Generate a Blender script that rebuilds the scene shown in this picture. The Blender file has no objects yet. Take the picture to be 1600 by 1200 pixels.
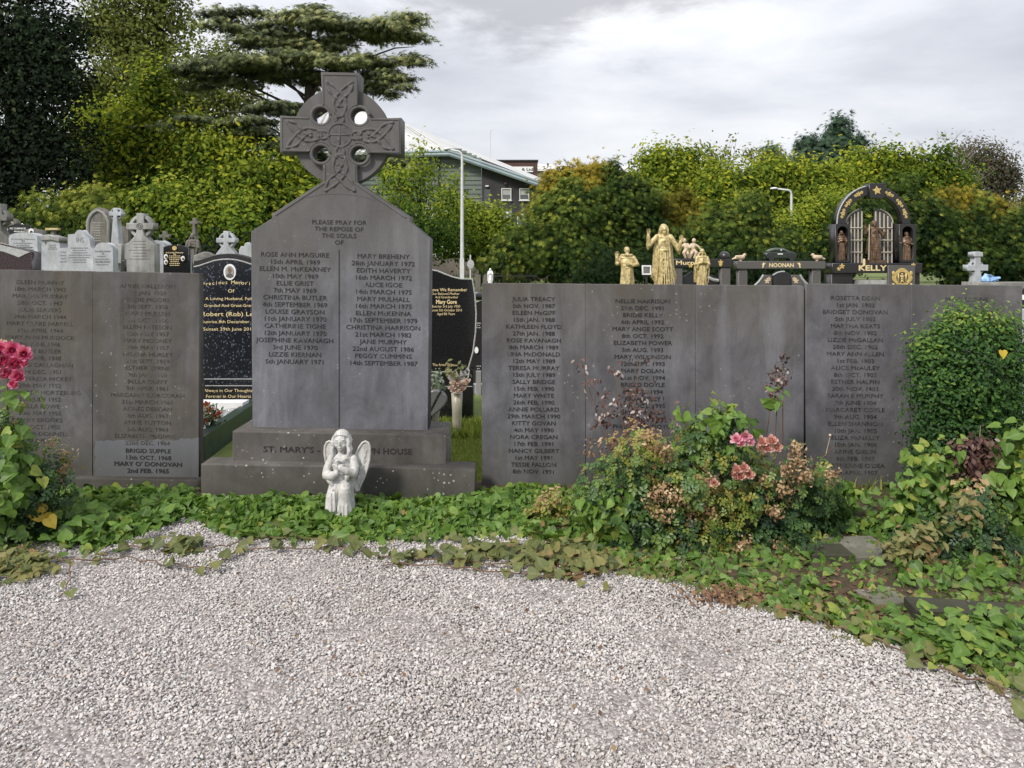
import bpy, bmesh, math, random
import numpy as np
from mathutils import Vector, Matrix, Euler

random.seed(7)
rng = np.random.default_rng(7)
SC = bpy.context.scene
COL = SC.collection

# ------------------------------------------------------------------ camera, world, sun, exposure
F, HZ, EYE = 1202.0, 405.0, 1.6          # focal length in photo pixels, horizon row, eye height
cam_d = bpy.data.cameras.new('camera')
cam = bpy.data.objects.new('camera', cam_d)
COL.objects.link(cam)
cam.location = (0, 0, EYE)
cam.rotation_euler = (math.radians(90), 0, 0)
cam_d.sensor_width = 36
cam_d.lens = 36 * F / 1600
cam_d.shift_y = -(600 - HZ) / 1600
cam_d.clip_start = 0.05
cam_d.clip_end = 1500
SC.camera = cam

SUN_EL, SUN_AZ = 42.0, 218.0             # azimuth from +Y towards +X: behind the camera, to the left
w = bpy.data.worlds.new('World')
SC.world = w
w.use_nodes = True
nt = w.node_tree
nt.nodes.clear()


def N(t, kind, **kw):
    n = t.nodes.new(kind)
    for k, v in kw.items():
        if k.startswith('i_'):
            key = k[2:]
            n.inputs[int(key) if key.isdigit() else key].default_value = v
        else:
            setattr(n, k, v)
    return n


def math_node(t, op, a, b=None, clamp=False):
    n = t.nodes.new('ShaderNodeMath')
    n.operation = op
    n.use_clamp = clamp
    for i, s in enumerate((a, b)):
        if s is None:
            continue
        if isinstance(s, (int, float)):
            n.inputs[i].default_value = s
        else:
            t.links.new(s, n.inputs[i])
    return n.outputs[0]


def ramp(t, fac, stops, interp='LINEAR'):
    n = t.nodes.new('ShaderNodeValToRGB')
    n.color_ramp.interpolation = interp
    e = n.color_ramp.elements
    while len(e) < len(stops):
        e.new(0.5)
    for el, (p, c) in zip(e, stops):
        el.position = p
        el.color = (c[0], c[1], c[2], 1) if not isinstance(c, (int, float)) else (c, c, c, 1)
    t.links.new(fac, n.inputs[0])
    return n.outputs[0]


def mixc(t, fac, a, b, blend='MIX'):
    n = t.nodes.new('ShaderNodeMix')
    n.data_type = 'RGBA'
    n.blend_type = blend
    for sock, v in ((n.inputs[0], fac), (n.inputs[6], a), (n.inputs[7], b)):
        if isinstance(v, (int, float)):
            sock.default_value = v
        elif isinstance(v, (tuple, list)):
            sock.default_value = (v[0], v[1], v[2], 1)
        else:
            t.links.new(v, sock)
    return n.outputs[2]


def noise(t, vec, scale, detail=5, rough=0.55, dist=0.0):
    n = N(t, 'ShaderNodeTexNoise')
    n.inputs['Scale'].default_value = scale
    n.inputs['Detail'].default_value = detail
    n.inputs['Roughness'].default_value = rough
    n.inputs['Distortion'].default_value = dist
    if vec is not None:
        t.links.new(vec, n.inputs['Vector'])
    return n.outputs['Fac']


def mapping(t, vec, loc=(0, 0, 0), scale=(1, 1, 1)):
    n = N(t, 'ShaderNodeMapping')
    n.inputs['Location'].default_value = loc
    n.inputs['Scale'].default_value = scale
    t.links.new(vec, n.inputs['Vector'])
    return n.outputs[0]


# sky: physical sky almost wholly covered by a bright broken layer of cloud
sky = N(nt, 'ShaderNodeTexSky', sky_type='NISHITA', sun_disc=False)
sky.sun_elevation = math.radians(SUN_EL)
sky.sun_rotation = math.radians(SUN_AZ)
tc = N(nt, 'ShaderNodeTexCoord')
sep = N(nt, 'ShaderNodeSeparateXYZ')
nt.links.new(tc.outputs['Generated'], sep.inputs[0])
n1 = noise(nt, mapping(nt, tc.outputs['Generated'], (3.15, 0.4, 0.2), (2.1, 2.1, 7.0)), 1.0, 7, 0.5, 0.25)
n2 = noise(nt, mapping(nt, tc.outputs['Generated'], (7.7, 1.4, 0), (6, 6, 17)), 1.0, 6, 0.6, 0.2)
nn = math_node(nt, 'ADD', math_node(nt, 'MULTIPLY', n1, 0.8), math_node(nt, 'MULTIPLY', n2, 0.2))
# one larger grey cloud above the monuments
mp = mapping(nt, tc.outputs['Generated'], (0, 0, 0), (1, 1, 1))
vs = N(nt, 'ShaderNodeVectorMath', operation='SUBTRACT')
nt.links.new(mp, vs.inputs[0])
vs.inputs[1].default_value = (0.02, 0.94, 0.345)
vm = N(nt, 'ShaderNodeVectorMath', operation='MULTIPLY')
nt.links.new(vs.outputs[0], vm.inputs[0])
vm.inputs[1].default_value = (3.6, 2.0, 9.0)
vl = N(nt, 'ShaderNodeVectorMath', operation='LENGTH')
nt.links.new(vm.outputs[0], vl.inputs[0])
cl = math_node(nt, 'ADD', vl.outputs['Value'], math_node(nt, 'MULTIPLY', math_node(nt, 'SUBTRACT', n2, 0.5), 2.2))
clm = ramp(nt, cl, [(0.35, 1.0), (0.98, 0.0)], 'EASE')
cloud = ramp(nt, nn, [(0.36, (4.1, 4.25, 4.7)), (0.46, (4.9, 5.05, 5.5)), (0.53, (5.7, 5.85, 6.2)), (0.62, (6.7, 6.8, 7.0))])
cloud = mixc(nt, math_node(nt, 'MULTIPLY', clm, 0.85), cloud, (3.3, 3.37, 3.6))
# an overcast sky brightens towards the zenith
up_ = math_node(nt, 'ADD', math_node(nt, 'MULTIPLY', math_node(nt, 'MAXIMUM', sep.outputs[2], 0.0), 0.9), 1.0)
cloud = mixc(nt, 1.0, cloud, up_, 'MULTIPLY')
cover = mixc(nt, 0.96, sky.outputs[0], cloud)
bg = N(nt, 'ShaderNodeBackground')
bg.inputs['Strength'].default_value = 0.1
nt.links.new(cover, bg.inputs['Color'])
wo = N(nt, 'ShaderNodeOutputWorld')
nt.links.new(bg.outputs[0], wo.inputs[0])

sun_d = bpy.data.lights.new('sun', 'SUN')
sun_d.energy = 2.9
sun_d.angle = math.radians(10)
sun_d.color = (1.0, 0.95, 0.86)
sun = bpy.data.objects.new('sun', sun_d)
COL.objects.link(sun)
_e, _a = math.radians(SUN_EL), math.radians(SUN_AZ)
_to = Vector((math.sin(_a) * math.cos(_e), math.cos(_a) * math.cos(_e), math.sin(_e)))
sun.rotation_euler = (-_to).to_track_quat('-Z', 'Y').to_euler()
sun.location = _to * 60

vs_ = SC.view_settings
SC.display_settings.display_device = 'sRGB'
vs_.view_transform = 'Standard'
vs_.look = 'None'
vs_.exposure = 0.36
vs_.gamma = 1.0
vs_.use_curve_mapping = False
SC.cycles.use_denoising = True
SC.cycles.max_bounces = 6
SC.cycles.diffuse_bounces = 3
SC.cycles.glossy_bounces = 2
SC.cycles.transmission_bounces = 3
SC.cycles.transparent_max_bounces = 4


# ------------------------------------------------------------------ helpers
def P(x, y, D):
    """photo pixel at depth D -> world"""
    return Vector(((x - 800) * D / F, D, EYE - (y - HZ) * D / F))


def X(x, D):
    return (x - 800) * D / F


def Z(y, D):
    return EYE - (y - HZ) * D / F


def GD(y):
    """depth at which flat ground (z = 0) shows at photo row y"""
    return F * EYE / (y - HZ)


def sst(a, b, t):
    t = np.clip((t - a) / (b - a), 0, 1)
    return t * t * (3 - 2 * t)


def gz(x, D):
    """ground height: level by the walls, rising gently into the old cemetery"""
    return float(0.5 * sst(8, 18, D) + 0.36 * sst(9, 16, D) * sst(-1.0, -3.5, x) - 0.15 * sst(30, 60, D))


class MB:
    def __init__(s):
        s.v, s.f = [], []

    def add(s, V, Fc):
        o = len(s.v)
        s.v.extend([tuple(p) for p in V])
        s.f.extend([tuple(i + o for i in q) for q in Fc])
        return s

    def box(s, x0, x1, y0, y1, z0, z1):
        V = [(x0, y0, z0), (x1, y0, z0), (x1, y1, z0), (x0, y1, z0), (x0, y0, z1), (x1, y0, z1), (x1, y1, z1), (x0, y1, z1)]
        return s.add(V, [(3, 2, 1, 0), (4, 5, 6, 7), (0, 1, 5, 4), (1, 2, 6, 5), (2, 3, 7, 6), (3, 0, 4, 7)])

    def prism(s, o, y0, y1):
        n = len(o)
        a = sum(o[i][0] * o[(i + 1) % n][1] - o[(i + 1) % n][0] * o[i][1] for i in range(n))
        if a < 0:
            o = o[::-1]
        V = [(x, y0, z) for x, z in o] + [(x, y1, z) for x, z in o]
        Fc = [tuple(range(n)), tuple(range(2 * n - 1, n - 1, -1))]
        Fc += [(i + n, (i + 1) % n + n, (i + 1) % n, i) for i in range(n)]
        return s.add(V, Fc)

    def tube(s, pts, rad, n=8, sy=1.0):
        pts = [Vector(p) for p in pts]
        if isinstance(rad, (int, float)):
            rad = [rad] * len(pts)
        V, Fc = [], []
        up = None
        for i, p in enumerate(pts):
            d = (pts[min(i + 1, len(pts) - 1)] - pts[max(i - 1, 0)])
            d = d.normalized() if d.length > 1e-9 else Vector((0, 0, 1))
            if up is None:
                up = Vector((0, 1, 0)) if abs(d.y) < 0.9 else Vector((1, 0, 0))
            u = (up - d * up.dot(d)).normalized()
            up = u
            q = d.cross(u)
            for k in range(n):
                a = 2 * math.pi * k / n
                V.append(p + (u * math.cos(a) * sy + q * math.sin(a)) * rad[i])
        m = len(pts)
        for i in range(m - 1):
            for k in range(n):
                k2 = (k + 1) % n
                Fc.append((i * n + k, i * n + k2, (i + 1) * n + k2, (i + 1) * n + k))
        Fc.append(tuple(range(n - 1, -1, -1)))
        Fc.append(tuple((m - 1) * n + k for k in range(n)))
        return s.add(V, Fc)

    def capsule(s, pts, rad, n=12, sy=1.0):
        s.tube(pts, rad, n, sy)
        if isinstance(rad, (int, float)):
            rad = [rad] * len(pts)
        for p, r in ((pts[0], rad[0]), (pts[-1], rad[-1])):
            s.ell(p, (r, r, r), None, n, 6)
        return s

    def ell(s, c, r, R=None, nu=14, nv=8):
        V, Fc = [], []
        c = Vector(c)
        for j in range(1, nv):
            t = math.pi * j / nv
            for i in range(nu):
                a = 2 * math.pi * i / nu
                p = Vector((r[0] * math.sin(t) * math.cos(a), r[1] * math.sin(t) * math.sin(a), r[2] * math.cos(t)))
                V.append(c + (R @ p if R else p))
        V.append(c + (R @ Vector((0, 0, r[2])) if R else Vector((0, 0, r[2]))))
        V.append(c - (R @ Vector((0, 0, r[2])) if R else Vector((0, 0, r[2]))))
        tp, bt = len(V) - 2, len(V) - 1
        for j in range(nv - 2):
            for i in range(nu):
                i2 = (i + 1) % nu
                Fc.append((j * nu + i, (j + 1) * nu + i, (j + 1) * nu + i2, j * nu + i2))
        for i in range(nu):
            i2 = (i + 1) % nu
            Fc.append((i, i2, tp))
            Fc.append(((nv - 2) * nu + i2, (nv - 2) * nu + i, bt))
        return s.add(V, Fc)

    def lathe(s, prof, c, n=16):
        V, Fc = [], []
        for r, z in prof:
            for k in range(n):
                a = 2 * math.pi * k / n
                V.append((c[0] + r * math.cos(a), c[1] + r * math.sin(a), c[2] + z))
        m = len(prof)
        for i in range(m - 1):
            for k in range(n):
                k2 = (k + 1) % n
                Fc.append((i * n + k, i * n + k2, (i + 1) * n + k2, (i + 1) * n + k))
        Fc.append(tuple(range(n - 1, -1, -1)))
        Fc.append(tuple((m - 1) * n + k for k in range(n)))
        return s.add(V, Fc)

    def mesh(s, name):
        me = bpy.data.meshes.new(name)
        me.from_pydata(s.v, [], s.f)
        me.update()
        return me


def wloc(o):
    l = Vector((0, 0, 0))
    while o is not None:
        l += o.location
        o = o.parent
    return l


def link(name, me, mat, parent=None, smooth=False, kind=None, label=None, loc=None, shear=0.0):
    """mesh given in world coordinates -> object (origin at its thing's base)"""
    o = bpy.data.objects.new(name, me)
    COL.objects.link(o)
    base = wloc(parent) if parent is not None else Vector(loc if loc is not None else (0, 0, 0))
    n = len(me.vertices)
    if n:
        co = np.empty(n * 3, 'f')
        me.vertices.foreach_get('co', co)
        co = co.reshape(-1, 3) - np.array(base, 'f')
        if shear:
            co[:, 2] -= shear * co[:, 0]
        me.vertices.foreach_set('co', co.ravel())
        me.update()
    if parent is not None:
        o.parent = parent
    else:
        o.location = base
    if mat is not None:
        me.materials.clear()
        me.materials.append(mat)
    if smooth:
        me.polygons.foreach_set('use_smooth', [True] * len(me.polygons))
    if kind:
        o['kind'] = kind
    if label:
        o['label'] = label
    return o


def tag(o, label, cat=None, group=None, kind=None):
    o['label'] = label
    if cat:
        o['category'] = cat
    if group:
        o['group'] = group
    if kind:
        o['kind'] = kind
    return o


def thing(name, label, cat, loc, group=None):
    o = bpy.data.objects.new(name, None)
    COL.objects.link(o)
    o.location = loc
    o.empty_display_size = 0.1
    return tag(o, label, cat, group)


def dup(root, loc, rz, label, scale=1.0):
    r = root.copy()
    COL.objects.link(r)
    r.location = loc
    r.rotation_euler = (0, 0, rz)
    r.scale = (scale,) * 3
    r['label'] = label
    for ch in list(root.children):
        c = ch.copy()
        COL.objects.link(c)
        c.parent = r
        for g in list(ch.children):
            d = g.copy()
            COL.objects.link(d)
            d.parent = c
    return r


def plate(outs, yc, t, bevel=0.0, res=1):
    """flat-faced slab from (x, z) outlines (first = outside, others = holes), front towards -Y"""
    cu = bpy.data.curves.new('tmp', 'CURVE')
    cu.dimensions = '2D'
    cu.fill_mode = 'BOTH'
    cu.extrude = max(t / 2 - bevel, 0.0001)
    if bevel:
        cu.bevel_depth = bevel
        cu.bevel_resolution = res
        cu.offset = -bevel
    for o in outs:
        sp = cu.splines.new('POLY')
        sp.points.add(len(o) - 1)
        for p, (x, z) in zip(sp.points, o):
            p.co = (x, z, 0, 1)
        sp.use_cyclic_u = True
    ob = bpy.data.objects.new('tmp', cu)
    me = bpy.data.meshes.new_from_object(ob)
    bpy.data.objects.remove(ob)
    bpy.data.curves.remove(cu)
    n = len(me.vertices)
    co = np.empty(n * 3, 'f')
    me.vertices.foreach_get('co', co)
    co = co.reshape(-1, 3)
    me.vertices.foreach_set('co', np.stack([co[:, 0], yc - co[:, 2], co[:, 1]], 1).ravel())
    me.update()
    return me


def join_meshes(name, mes):
    V, Fc = [], []
    for me in mes:
        o = len(V)
        V.extend([tuple(v.co) for v in me.vertices])
        Fc.extend([tuple(i + o for i in p.vertices) for p in me.polygons])
        bpy.data.meshes.remove(me)
    r = bpy.data.meshes.new(name)
    r.from_pydata(V, [], Fc)
    r.update()
    return r


def text_mesh(body, cx, cz, y, cap, pitch=None, xs=1.0, bold=0.0, align='CENTER', depth=0.0, width=None, shear=0.0, spacing=1.0):
    """lettering lying on a face at depth y; cz is the middle of the first line's capitals"""
    cu = bpy.data.curves.new('tmp', 'FONT')
    cu.body = body
    cu.align_x = align
    size = cap / 0.69
    cu.size = size
    cu.resolution_u = 2
    cu.extrude = depth
    cu.space_character = spacing
    if shear:
        cu.shear = shear
    if pitch:
        cu.space_line = pitch / size
    ob = bpy.data.objects.new('tmp', cu)
    me = bpy.data.meshes.new_from_object(ob)
    bpy.data.objects.remove(ob)
    bpy.data.curves.remove(cu)
    n = len(me.vertices)
    co = np.empty(n * 3, 'f')
    me.vertices.foreach_get('co', co)
    co = co.reshape(-1, 3)
    if width and n:
        xs = width / (co[:, 0].max() - co[:, 0].min())
    me.vertices.foreach_set('co', np.stack([co[:, 0] * xs + cx, y - co[:, 2], co[:, 1] + cz - cap / 2], 1).ravel())
    me.update()
    if bold and n:                             # heavier strokes: the same outlines set side by side, each a hair prouder
        dx = bold * size * 1.6
        V = [tuple(v.co) for v in me.vertices]
        F_ = [tuple(p.vertices) for p in me.polygons]
        VV, FF = [], []
        for i, (sx, sz) in enumerate(((-dx, 0), (dx, 0), (0, dx * .8), (0, -dx * .8))):
            VV += [(a + sx, b_ - i * .0003, c_ + sz) for a, b_, c_ in V]
            FF += [tuple(q + i * n for q in f_) for f_ in F_]
        bpy.data.meshes.remove(me)
        me = bpy.data.meshes.new('lettering')
        me.from_pydata(VV, [], FF)
        me.update()
    return me


def bake(mb, voxel, name, smooth_it=3, factor=0.5):
    """fuse overlapping closed shapes into one continuous sculpted surface"""
    me = mb.mesh(name)
    ob = bpy.data.objects.new('tmp', me)
    COL.objects.link(ob)
    m = ob.modifiers.new('r', 'REMESH')
    m.mode = 'VOXEL'
    m.voxel_size = voxel
    s = ob.modifiers.new('s', 'SMOOTH')
    s.iterations = smooth_it
    s.factor = factor
    dg = bpy.context.evaluated_depsgraph_get()
    r = bpy.data.meshes.new_from_object(ob.evaluated_get(dg))
    bpy.data.objects.remove(ob)
    bpy.data.meshes.remove(me)
    r.name = name
    return r


def place_mesh(me, loc, scale=1.0, rz=0.0, mirror=False):
    """local mesh -> world placement"""
    n = len(me.vertices)
    co = np.empty(n * 3, 'f')
    me.vertices.foreach_get('co', co)
    co = co.reshape(-1, 3) * scale
    c, s = math.cos(rz), math.sin(rz)
    co = np.stack([co[:, 0] * c - co[:, 1] * s, co[:, 0] * s + co[:, 1] * c, co[:, 2]], 1) + np.array(loc, 'f')
    me.vertices.foreach_set('co', co.ravel())
    me.update()
    return me


def scatter(name, tv, tf, pos, nrm, size, tint, mat, parent=None, kind=None, spin=None, droop=None, label=None, aspect=None):
    """many small leaves as one mesh: template tv/tf (length +Y, normal +Z) put at pos facing nrm"""
    pos = np.asarray(pos, 'f')
    n = len(pos)
    nrm = np.asarray(nrm, 'f')
    nrm = nrm / (np.linalg.norm(nrm, axis=1, keepdims=True) + 1e-9)
    if droop is None:
        d = rng.normal(size=(n, 3)).astype('f')
    else:
        d = np.asarray(droop, 'f') + 0.001
    yv = d - nrm * np.sum(d * nrm, 1, keepdims=True)
    yv /= (np.linalg.norm(yv, axis=1, keepdims=True) + 1e-9)
    xv = np.cross(yv, nrm)
    size = np.broadcast_to(np.asarray(size, 'f'), (n,))[:, None, None]
    tv = np.asarray(tv, 'f')
    k = len(tv)
    V = (tv[None, :, 0:1] * xv[:, None, :] + tv[None, :, 1:2] * yv[:, None, :] + tv[None, :, 2:3] * nrm[:, None, :]) * size + pos[:, None, :]
    tf = np.asarray(tf, 'i')
    m, q = tf.shape
    Fi = (tf[None] + (np.arange(n, dtype='i') * k)[:, None, None]).reshape(-1)
    me = bpy.data.meshes.new(name)
    me.vertices.add(n * k)
    me.vertices.foreach_set('co', V.reshape(-1).astype('f'))
    me.loops.add(len(Fi))
    me.loops.foreach_set('vertex_index', Fi)
    me.polygons.add(n * m)
    me.polygons.foreach_set('loop_start', np.arange(0, n * m * q, q, dtype='i'))
    me.update(calc_edges=True)
    a = me.attributes.new('tint', 'FLOAT', 'POINT')
    a.data.foreach_set('value', np.repeat(np.asarray(tint, 'f'), k))
    b = me.attributes.new('rib', 'FLOAT', 'POINT')
    b.data.foreach_set('value', np.tile(np.abs(tv[:, 0]), n).astype('f'))
    me.polygons.foreach_set('use_smooth', np.ones(n * m, dtype=bool))
    return link(name, me, mat, parent, False, kind, label)


def merge_scatter(objs):
    pass


# leaf templates ------------------------------------------------------------
_h = [(0, 0, 0), (-.22, -.12, .05), (-.46, -.02, .10), (-.50, .24, .12), (-.34, .55, .07), (-.13, .82, -.02), (0, 1.0, -.14),
      (.13, .82, -.02), (.34, .55, .07), (.50, .24, .12), (.46, -.02, .10), (.22, -.12, .05), (0, .36, -.01)]
HEART_V = [(x, y, z) for x, y, z in _h]
HEART_F = [(12, (i + 1) % 12, i) for i in range(12)]
LEAF_V = [(0, 0, 0), (-.24, .30, .07), (-.22, .62, .05), (0, 1, -.10), (.22, .62, .05), (.24, .30, .07), (0, .45, -.01)]
LEAF_F = [(6, 1, 0), (6, 2, 1), (6, 3, 2), (6, 4, 3), (6, 5, 4), (6, 0, 5)]
TINY_V = [(0, 0, 0), (-.33, .5, .10), (0, 1, -.06), (.33, .5, .10)]
TINY_F = [(0, 2, 1), (0, 3, 2)]


def _compound(parts):
    V, Fc = [], []
    for (x, y, a, s) in parts:
        o = len(V)
        c, sn = math.cos(a), math.sin(a)
        for (u, v, z) in TINY_V:
            V.append((x + (u * c - v * sn) * s, y + (u * sn + v * c) * s, z * s))
        Fc += [tuple(i + o for i in q) for q in TINY_F]
    return V, Fc


ROSE_V, ROSE_F = _compound([(0, .55, 0, .5), (0, .45, 1.1, .42), (0, .45, -1.1, .42), (0, .15, 1.2, .38), (0, .15, -1.2, .38)])
_n = []
for _i, _a in enumerate((-1.1, -.7, -.35, 0, .35, .7, 1.1)):
    _n.append((-.02 * math.cos(_a), 0.0, _a))
SPRAY_V, SPRAY_F = [], []
for _i, (_x, _y, _a) in enumerate(_n):
    _l = 1.0 - .25 * abs(_a)
    _o = len(SPRAY_V)
    _c, _s = math.cos(_a), math.sin(_a)
    _wd = 0.085
    SPRAY_V += [(-_wd * _c, -_wd * _s, 0), (_wd * _c, _wd * _s, 0), (-_s * _l, _c * _l, .10 if _i % 2 else -.10)]
    SPRAY_F.append((_o, _o + 1, _o + 2))


# ------------------------------------------------------------------ materials
def new_mat(name):
    m = bpy.data.materials.new(name)
    m.use_nodes = True
    t = m.node_tree
    b = t.nodes['Principled BSDF']
    return m, t, b


def plain(name, col, rough=0.6, metal=0.0, var=0.12, scale=9.0, bump=0.0, spec=0.5):
    m, t, b = new_mat(name)
    c = N(t, 'ShaderNodeTexCoord')
    f = noise(t, c.outputs['Object'], scale, 6, 0.6)
    lo = tuple(v * (1 - var * 1.6) for v in col)
    hi = tuple(min(v * (1 + var * 1.6), 0.95) for v in col)
    t.links.new(ramp(t, f, [(0.3, lo), (0.7, hi)]), b.inputs['Base Color'])
    b.inputs['Roughness'].default_value = rough
    b.inputs['Metallic'].default_value = metal
    b.inputs['Specular IOR Level'].default_value = spec
    if bump:
        bn = N(t, 'ShaderNodeBump')
        bn.inputs['Strength'].default_value = bump
        bn.inputs['Distance'].default_value = 0.004
        t.links.new(noise(t, c.outputs['Object'], scale * 8, 5, 0.7), bn.inputs['Height'])
        t.links.new(bn.outputs[0], b.inputs['Normal'])
    return m


def stone(name, base, brown=(0.10, 0.082, 0.06), brown_amt=0.5, streak=0.35, speck=0.5, rough=0.85, seed=0.0, light=None, patch=None, topz=None, sc=1.0, bump=0.35, gate=(0.53, 0.62), basez=None):
    """weathered stone: cloudy tone, brown algae, rain streaks, pale lichen dots; patch = cleaned rectangle (x0,x1,z0,z1)"""
    m, t, b = new_mat(name)
    c = N(t, 'ShaderNodeTexCoord').outputs['Object']
    v = mapping(t, c, (seed, seed * .7, seed * .3), (1, 1, 1))
    light = light or tuple(x * 1.6 for x in base)
    n_a = noise(t, v, 1.6 * sc, 8, 0.62, 0.4)
    col = ramp(t, n_a, [(0.30, tuple(x * 0.66 for x in base)), (0.5, base), (0.72, light)])
    blot = noise(t, mapping(t, v, (11, 5, 2), (1.6, 1.6, 1.0)), 4.0 * sc, 7, 0.7, 0.5)
    col = mixc(t, 1.0, col, ramp(t, blot, [(0.28, 0.62), (0.5, 0.95), (0.72, 1.3)]), 'MULTIPLY')
    # algae
    n_b = noise(t, mapping(t, v, (4, 2, 1), (1.7, 1, .6)), 1.3 * sc, 7, 0.65, 0.3)
    fb = ramp(t, n_b, [(0.40, 0.0), (0.66, 1.0)])
    if topz:                                  # algae grows mostly on the upper part, where rain runs
        sp0 = N(t, 'ShaderNodeSeparateXYZ')
        t.links.new(c, sp0.inputs[0])
        g_ = N(t, 'ShaderNodeMapRange')
        g_.inputs['From Min'].default_value, g_.inputs['From Max'].default_value = topz
        t.links.new(math_node(t, 'ADD', sp0.outputs[2], math_node(t, 'MULTIPLY', math_node(t, 'SUBTRACT', n_b, .5), 1.2)), g_.inputs['Value'])
        fb = math_node(t, 'MAXIMUM', math_node(t, 'MULTIPLY', fb, .35), math_node(t, 'MULTIPLY', g_.outputs[0], .9))
    col = mixc(t, math_node(t, 'MULTIPLY', fb, brown_amt), col, brown)
    # rain streaks
    n_s = noise(t, mapping(t, v, (0, 0, 9), (6.0, 6.0, 0.6)), 1.0 * sc, 5, 0.6, 0.25)
    fs = ramp(t, n_s, [(0.48, 0.0), (0.66, 1.0)])
    fs = math_node(t, 'MULTIPLY', fs, ramp(t, noise(t, v, 1.1 * sc, 3, .5), [(.35, 0.15), (.65, 1.0)]))
    col = mixc(t, math_node(t, 'MULTIPLY', fs, streak), col, tuple(x * 2.1 + .012 for x in base))
    n_d = noise(t, mapping(t, v, (5, 3, 2), (6, 6, 0.8)), 1.0 * sc, 5, 0.6, 0.2)
    col = mixc(t, math_node(t, 'MULTIPLY', ramp(t, n_d, [(0.54, 0.0), (0.72, 1.0)]), streak * 0.9), col, tuple(x * 0.5 for x in base))
    if patch:
        sp = N(t, 'ShaderNodeSeparateXYZ')
        t.links.new(c, sp.inputs[0])
        w_ = math_node(t, 'MULTIPLY', math_node(t, 'SUBTRACT', noise(t, c, 9, 4), .5), .10)
        xx = math_node(t, 'ADD', sp.outputs[0], w_)
        zz_ = math_node(t, 'ADD', sp.outputs[2], w_)
        f = math_node(t, 'MULTIPLY', math_node(t, 'GREATER_THAN', xx, patch[0]), math_node(t, 'LESS_THAN', xx, patch[1]))
        f = math_node(t, 'MULTIPLY', f, math_node(t, 'MULTIPLY', math_node(t, 'GREATER_THAN', zz_, patch[2]), math_node(t, 'LESS_THAN', zz_, patch[3])))
        col = mixc(t, math_node(t, 'MULTIPLY', f, 0.8), col, patch[4])
    if basez:                                 # green algae and soil splash creeping up from the ground
        sp1 = N(t, 'ShaderNodeSeparateXYZ')
        t.links.new(c, sp1.inputs[0])
        e_ = N(t, 'ShaderNodeMapRange')
        e_.inputs['From Min'].default_value, e_.inputs['From Max'].default_value = basez, 0.02
        t.links.new(math_node(t, 'ADD', sp1.outputs[2], math_node(t, 'MULTIPLY', math_node(t, 'SUBTRACT', n_b, .5), .7)), e_.inputs['Value'])
        col = mixc(t, math_node(t, 'MULTIPLY', e_.outputs[0], .55), col, (.052, .054, .036))
    # lichen dots
    vo = N(t, 'ShaderNodeTexVoronoi')
    vo.inputs['Scale'].default_value = 30 * sc
    t.links.new(v, vo.inputs['Vector'])
    dots = math_node(t, 'LESS_THAN', vo.outputs['Distance'], math_node(t, 'MULTIPLY', noise(t, v, 42 * sc, 2), 0.36))
    gate = ramp(t, noise(t, mapping(t, v, (2, 8, 3), (1, 1, 1)), 2.3 * sc, 4, .6), [(gate[0], 0.0), (gate[1], 1.0)])
    sepc = N(t, 'ShaderNodeSeparateColor')
    t.links.new(vo.outputs['Color'], sepc.inputs[0])
    dots = math_node(t, 'MULTIPLY', math_node(t, 'MULTIPLY', dots, gate), math_node(t, 'GREATER_THAN', sepc.outputs[0], .55))
    col = mixc(t, math_node(t, 'MULTIPLY', dots, speck), col, (0.36, 0.35, 0.32))
    fine = noise(t, v, 140 * sc, 4, 0.7)
    col = mixc(t, 0.35, col, ramp(t, fine, [(0.3, .55), (0.7, 1.0)]), 'MULTIPLY')
    t.links.new(col, b.inputs['Base Color'])
    b.inputs['Roughness'].default_value = rough
    b.inputs['Specular IOR Level'].default_value = 0.25
    bn = N(t, 'ShaderNodeBump')
    bn.inputs['Strength'].default_value = bump
    bn.inputs['Distance'].default_value = 0.004
    t.links.new(math_node(t, 'ADD', fine, math_node(t, 'MULTIPLY', noise(t, v, 22 * sc, 5), 0.8)), bn.inputs['Height'])
    t.links.new(bn.outputs[0], b.inputs['Normal'])
    return m


def letter(name, col, fade=None, fade_lo=0.45, fade_hi=0.62, rough=0.7, metal=0.0, seed=0.0, amount=1.0):
    m, t, b = new_mat(name)
    c = N(t, 'ShaderNodeTexCoord').outputs['Object']
    if fade:
        f = noise(t, mapping(t, c, (seed, 0, seed), (1, 1, 1)), 9.0, 5, 0.7)
        f2 = noise(t, mapping(t, c, (seed, 3, seed), (1, 1, 1)), 60.0, 3, 0.7)
        g = math_node(t, 'ADD', math_node(t, 'MULTIPLY', f, .6), math_node(t, 'MULTIPLY', f2, .4))
        fac = math_node(t, 'MULTIPLY', ramp(t, g, [(fade_lo, 0.0), (fade_hi, 1.0)]), amount)
        t.links.new(mixc(t, fac, col, fade), b.inputs['Base Color'])
    else:
        b.inputs['Base Color'].default_value = (*col, 1)
    b.inputs['Roughness'].default_value = rough
    b.inputs['Metallic'].default_value = metal
    return m


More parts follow.
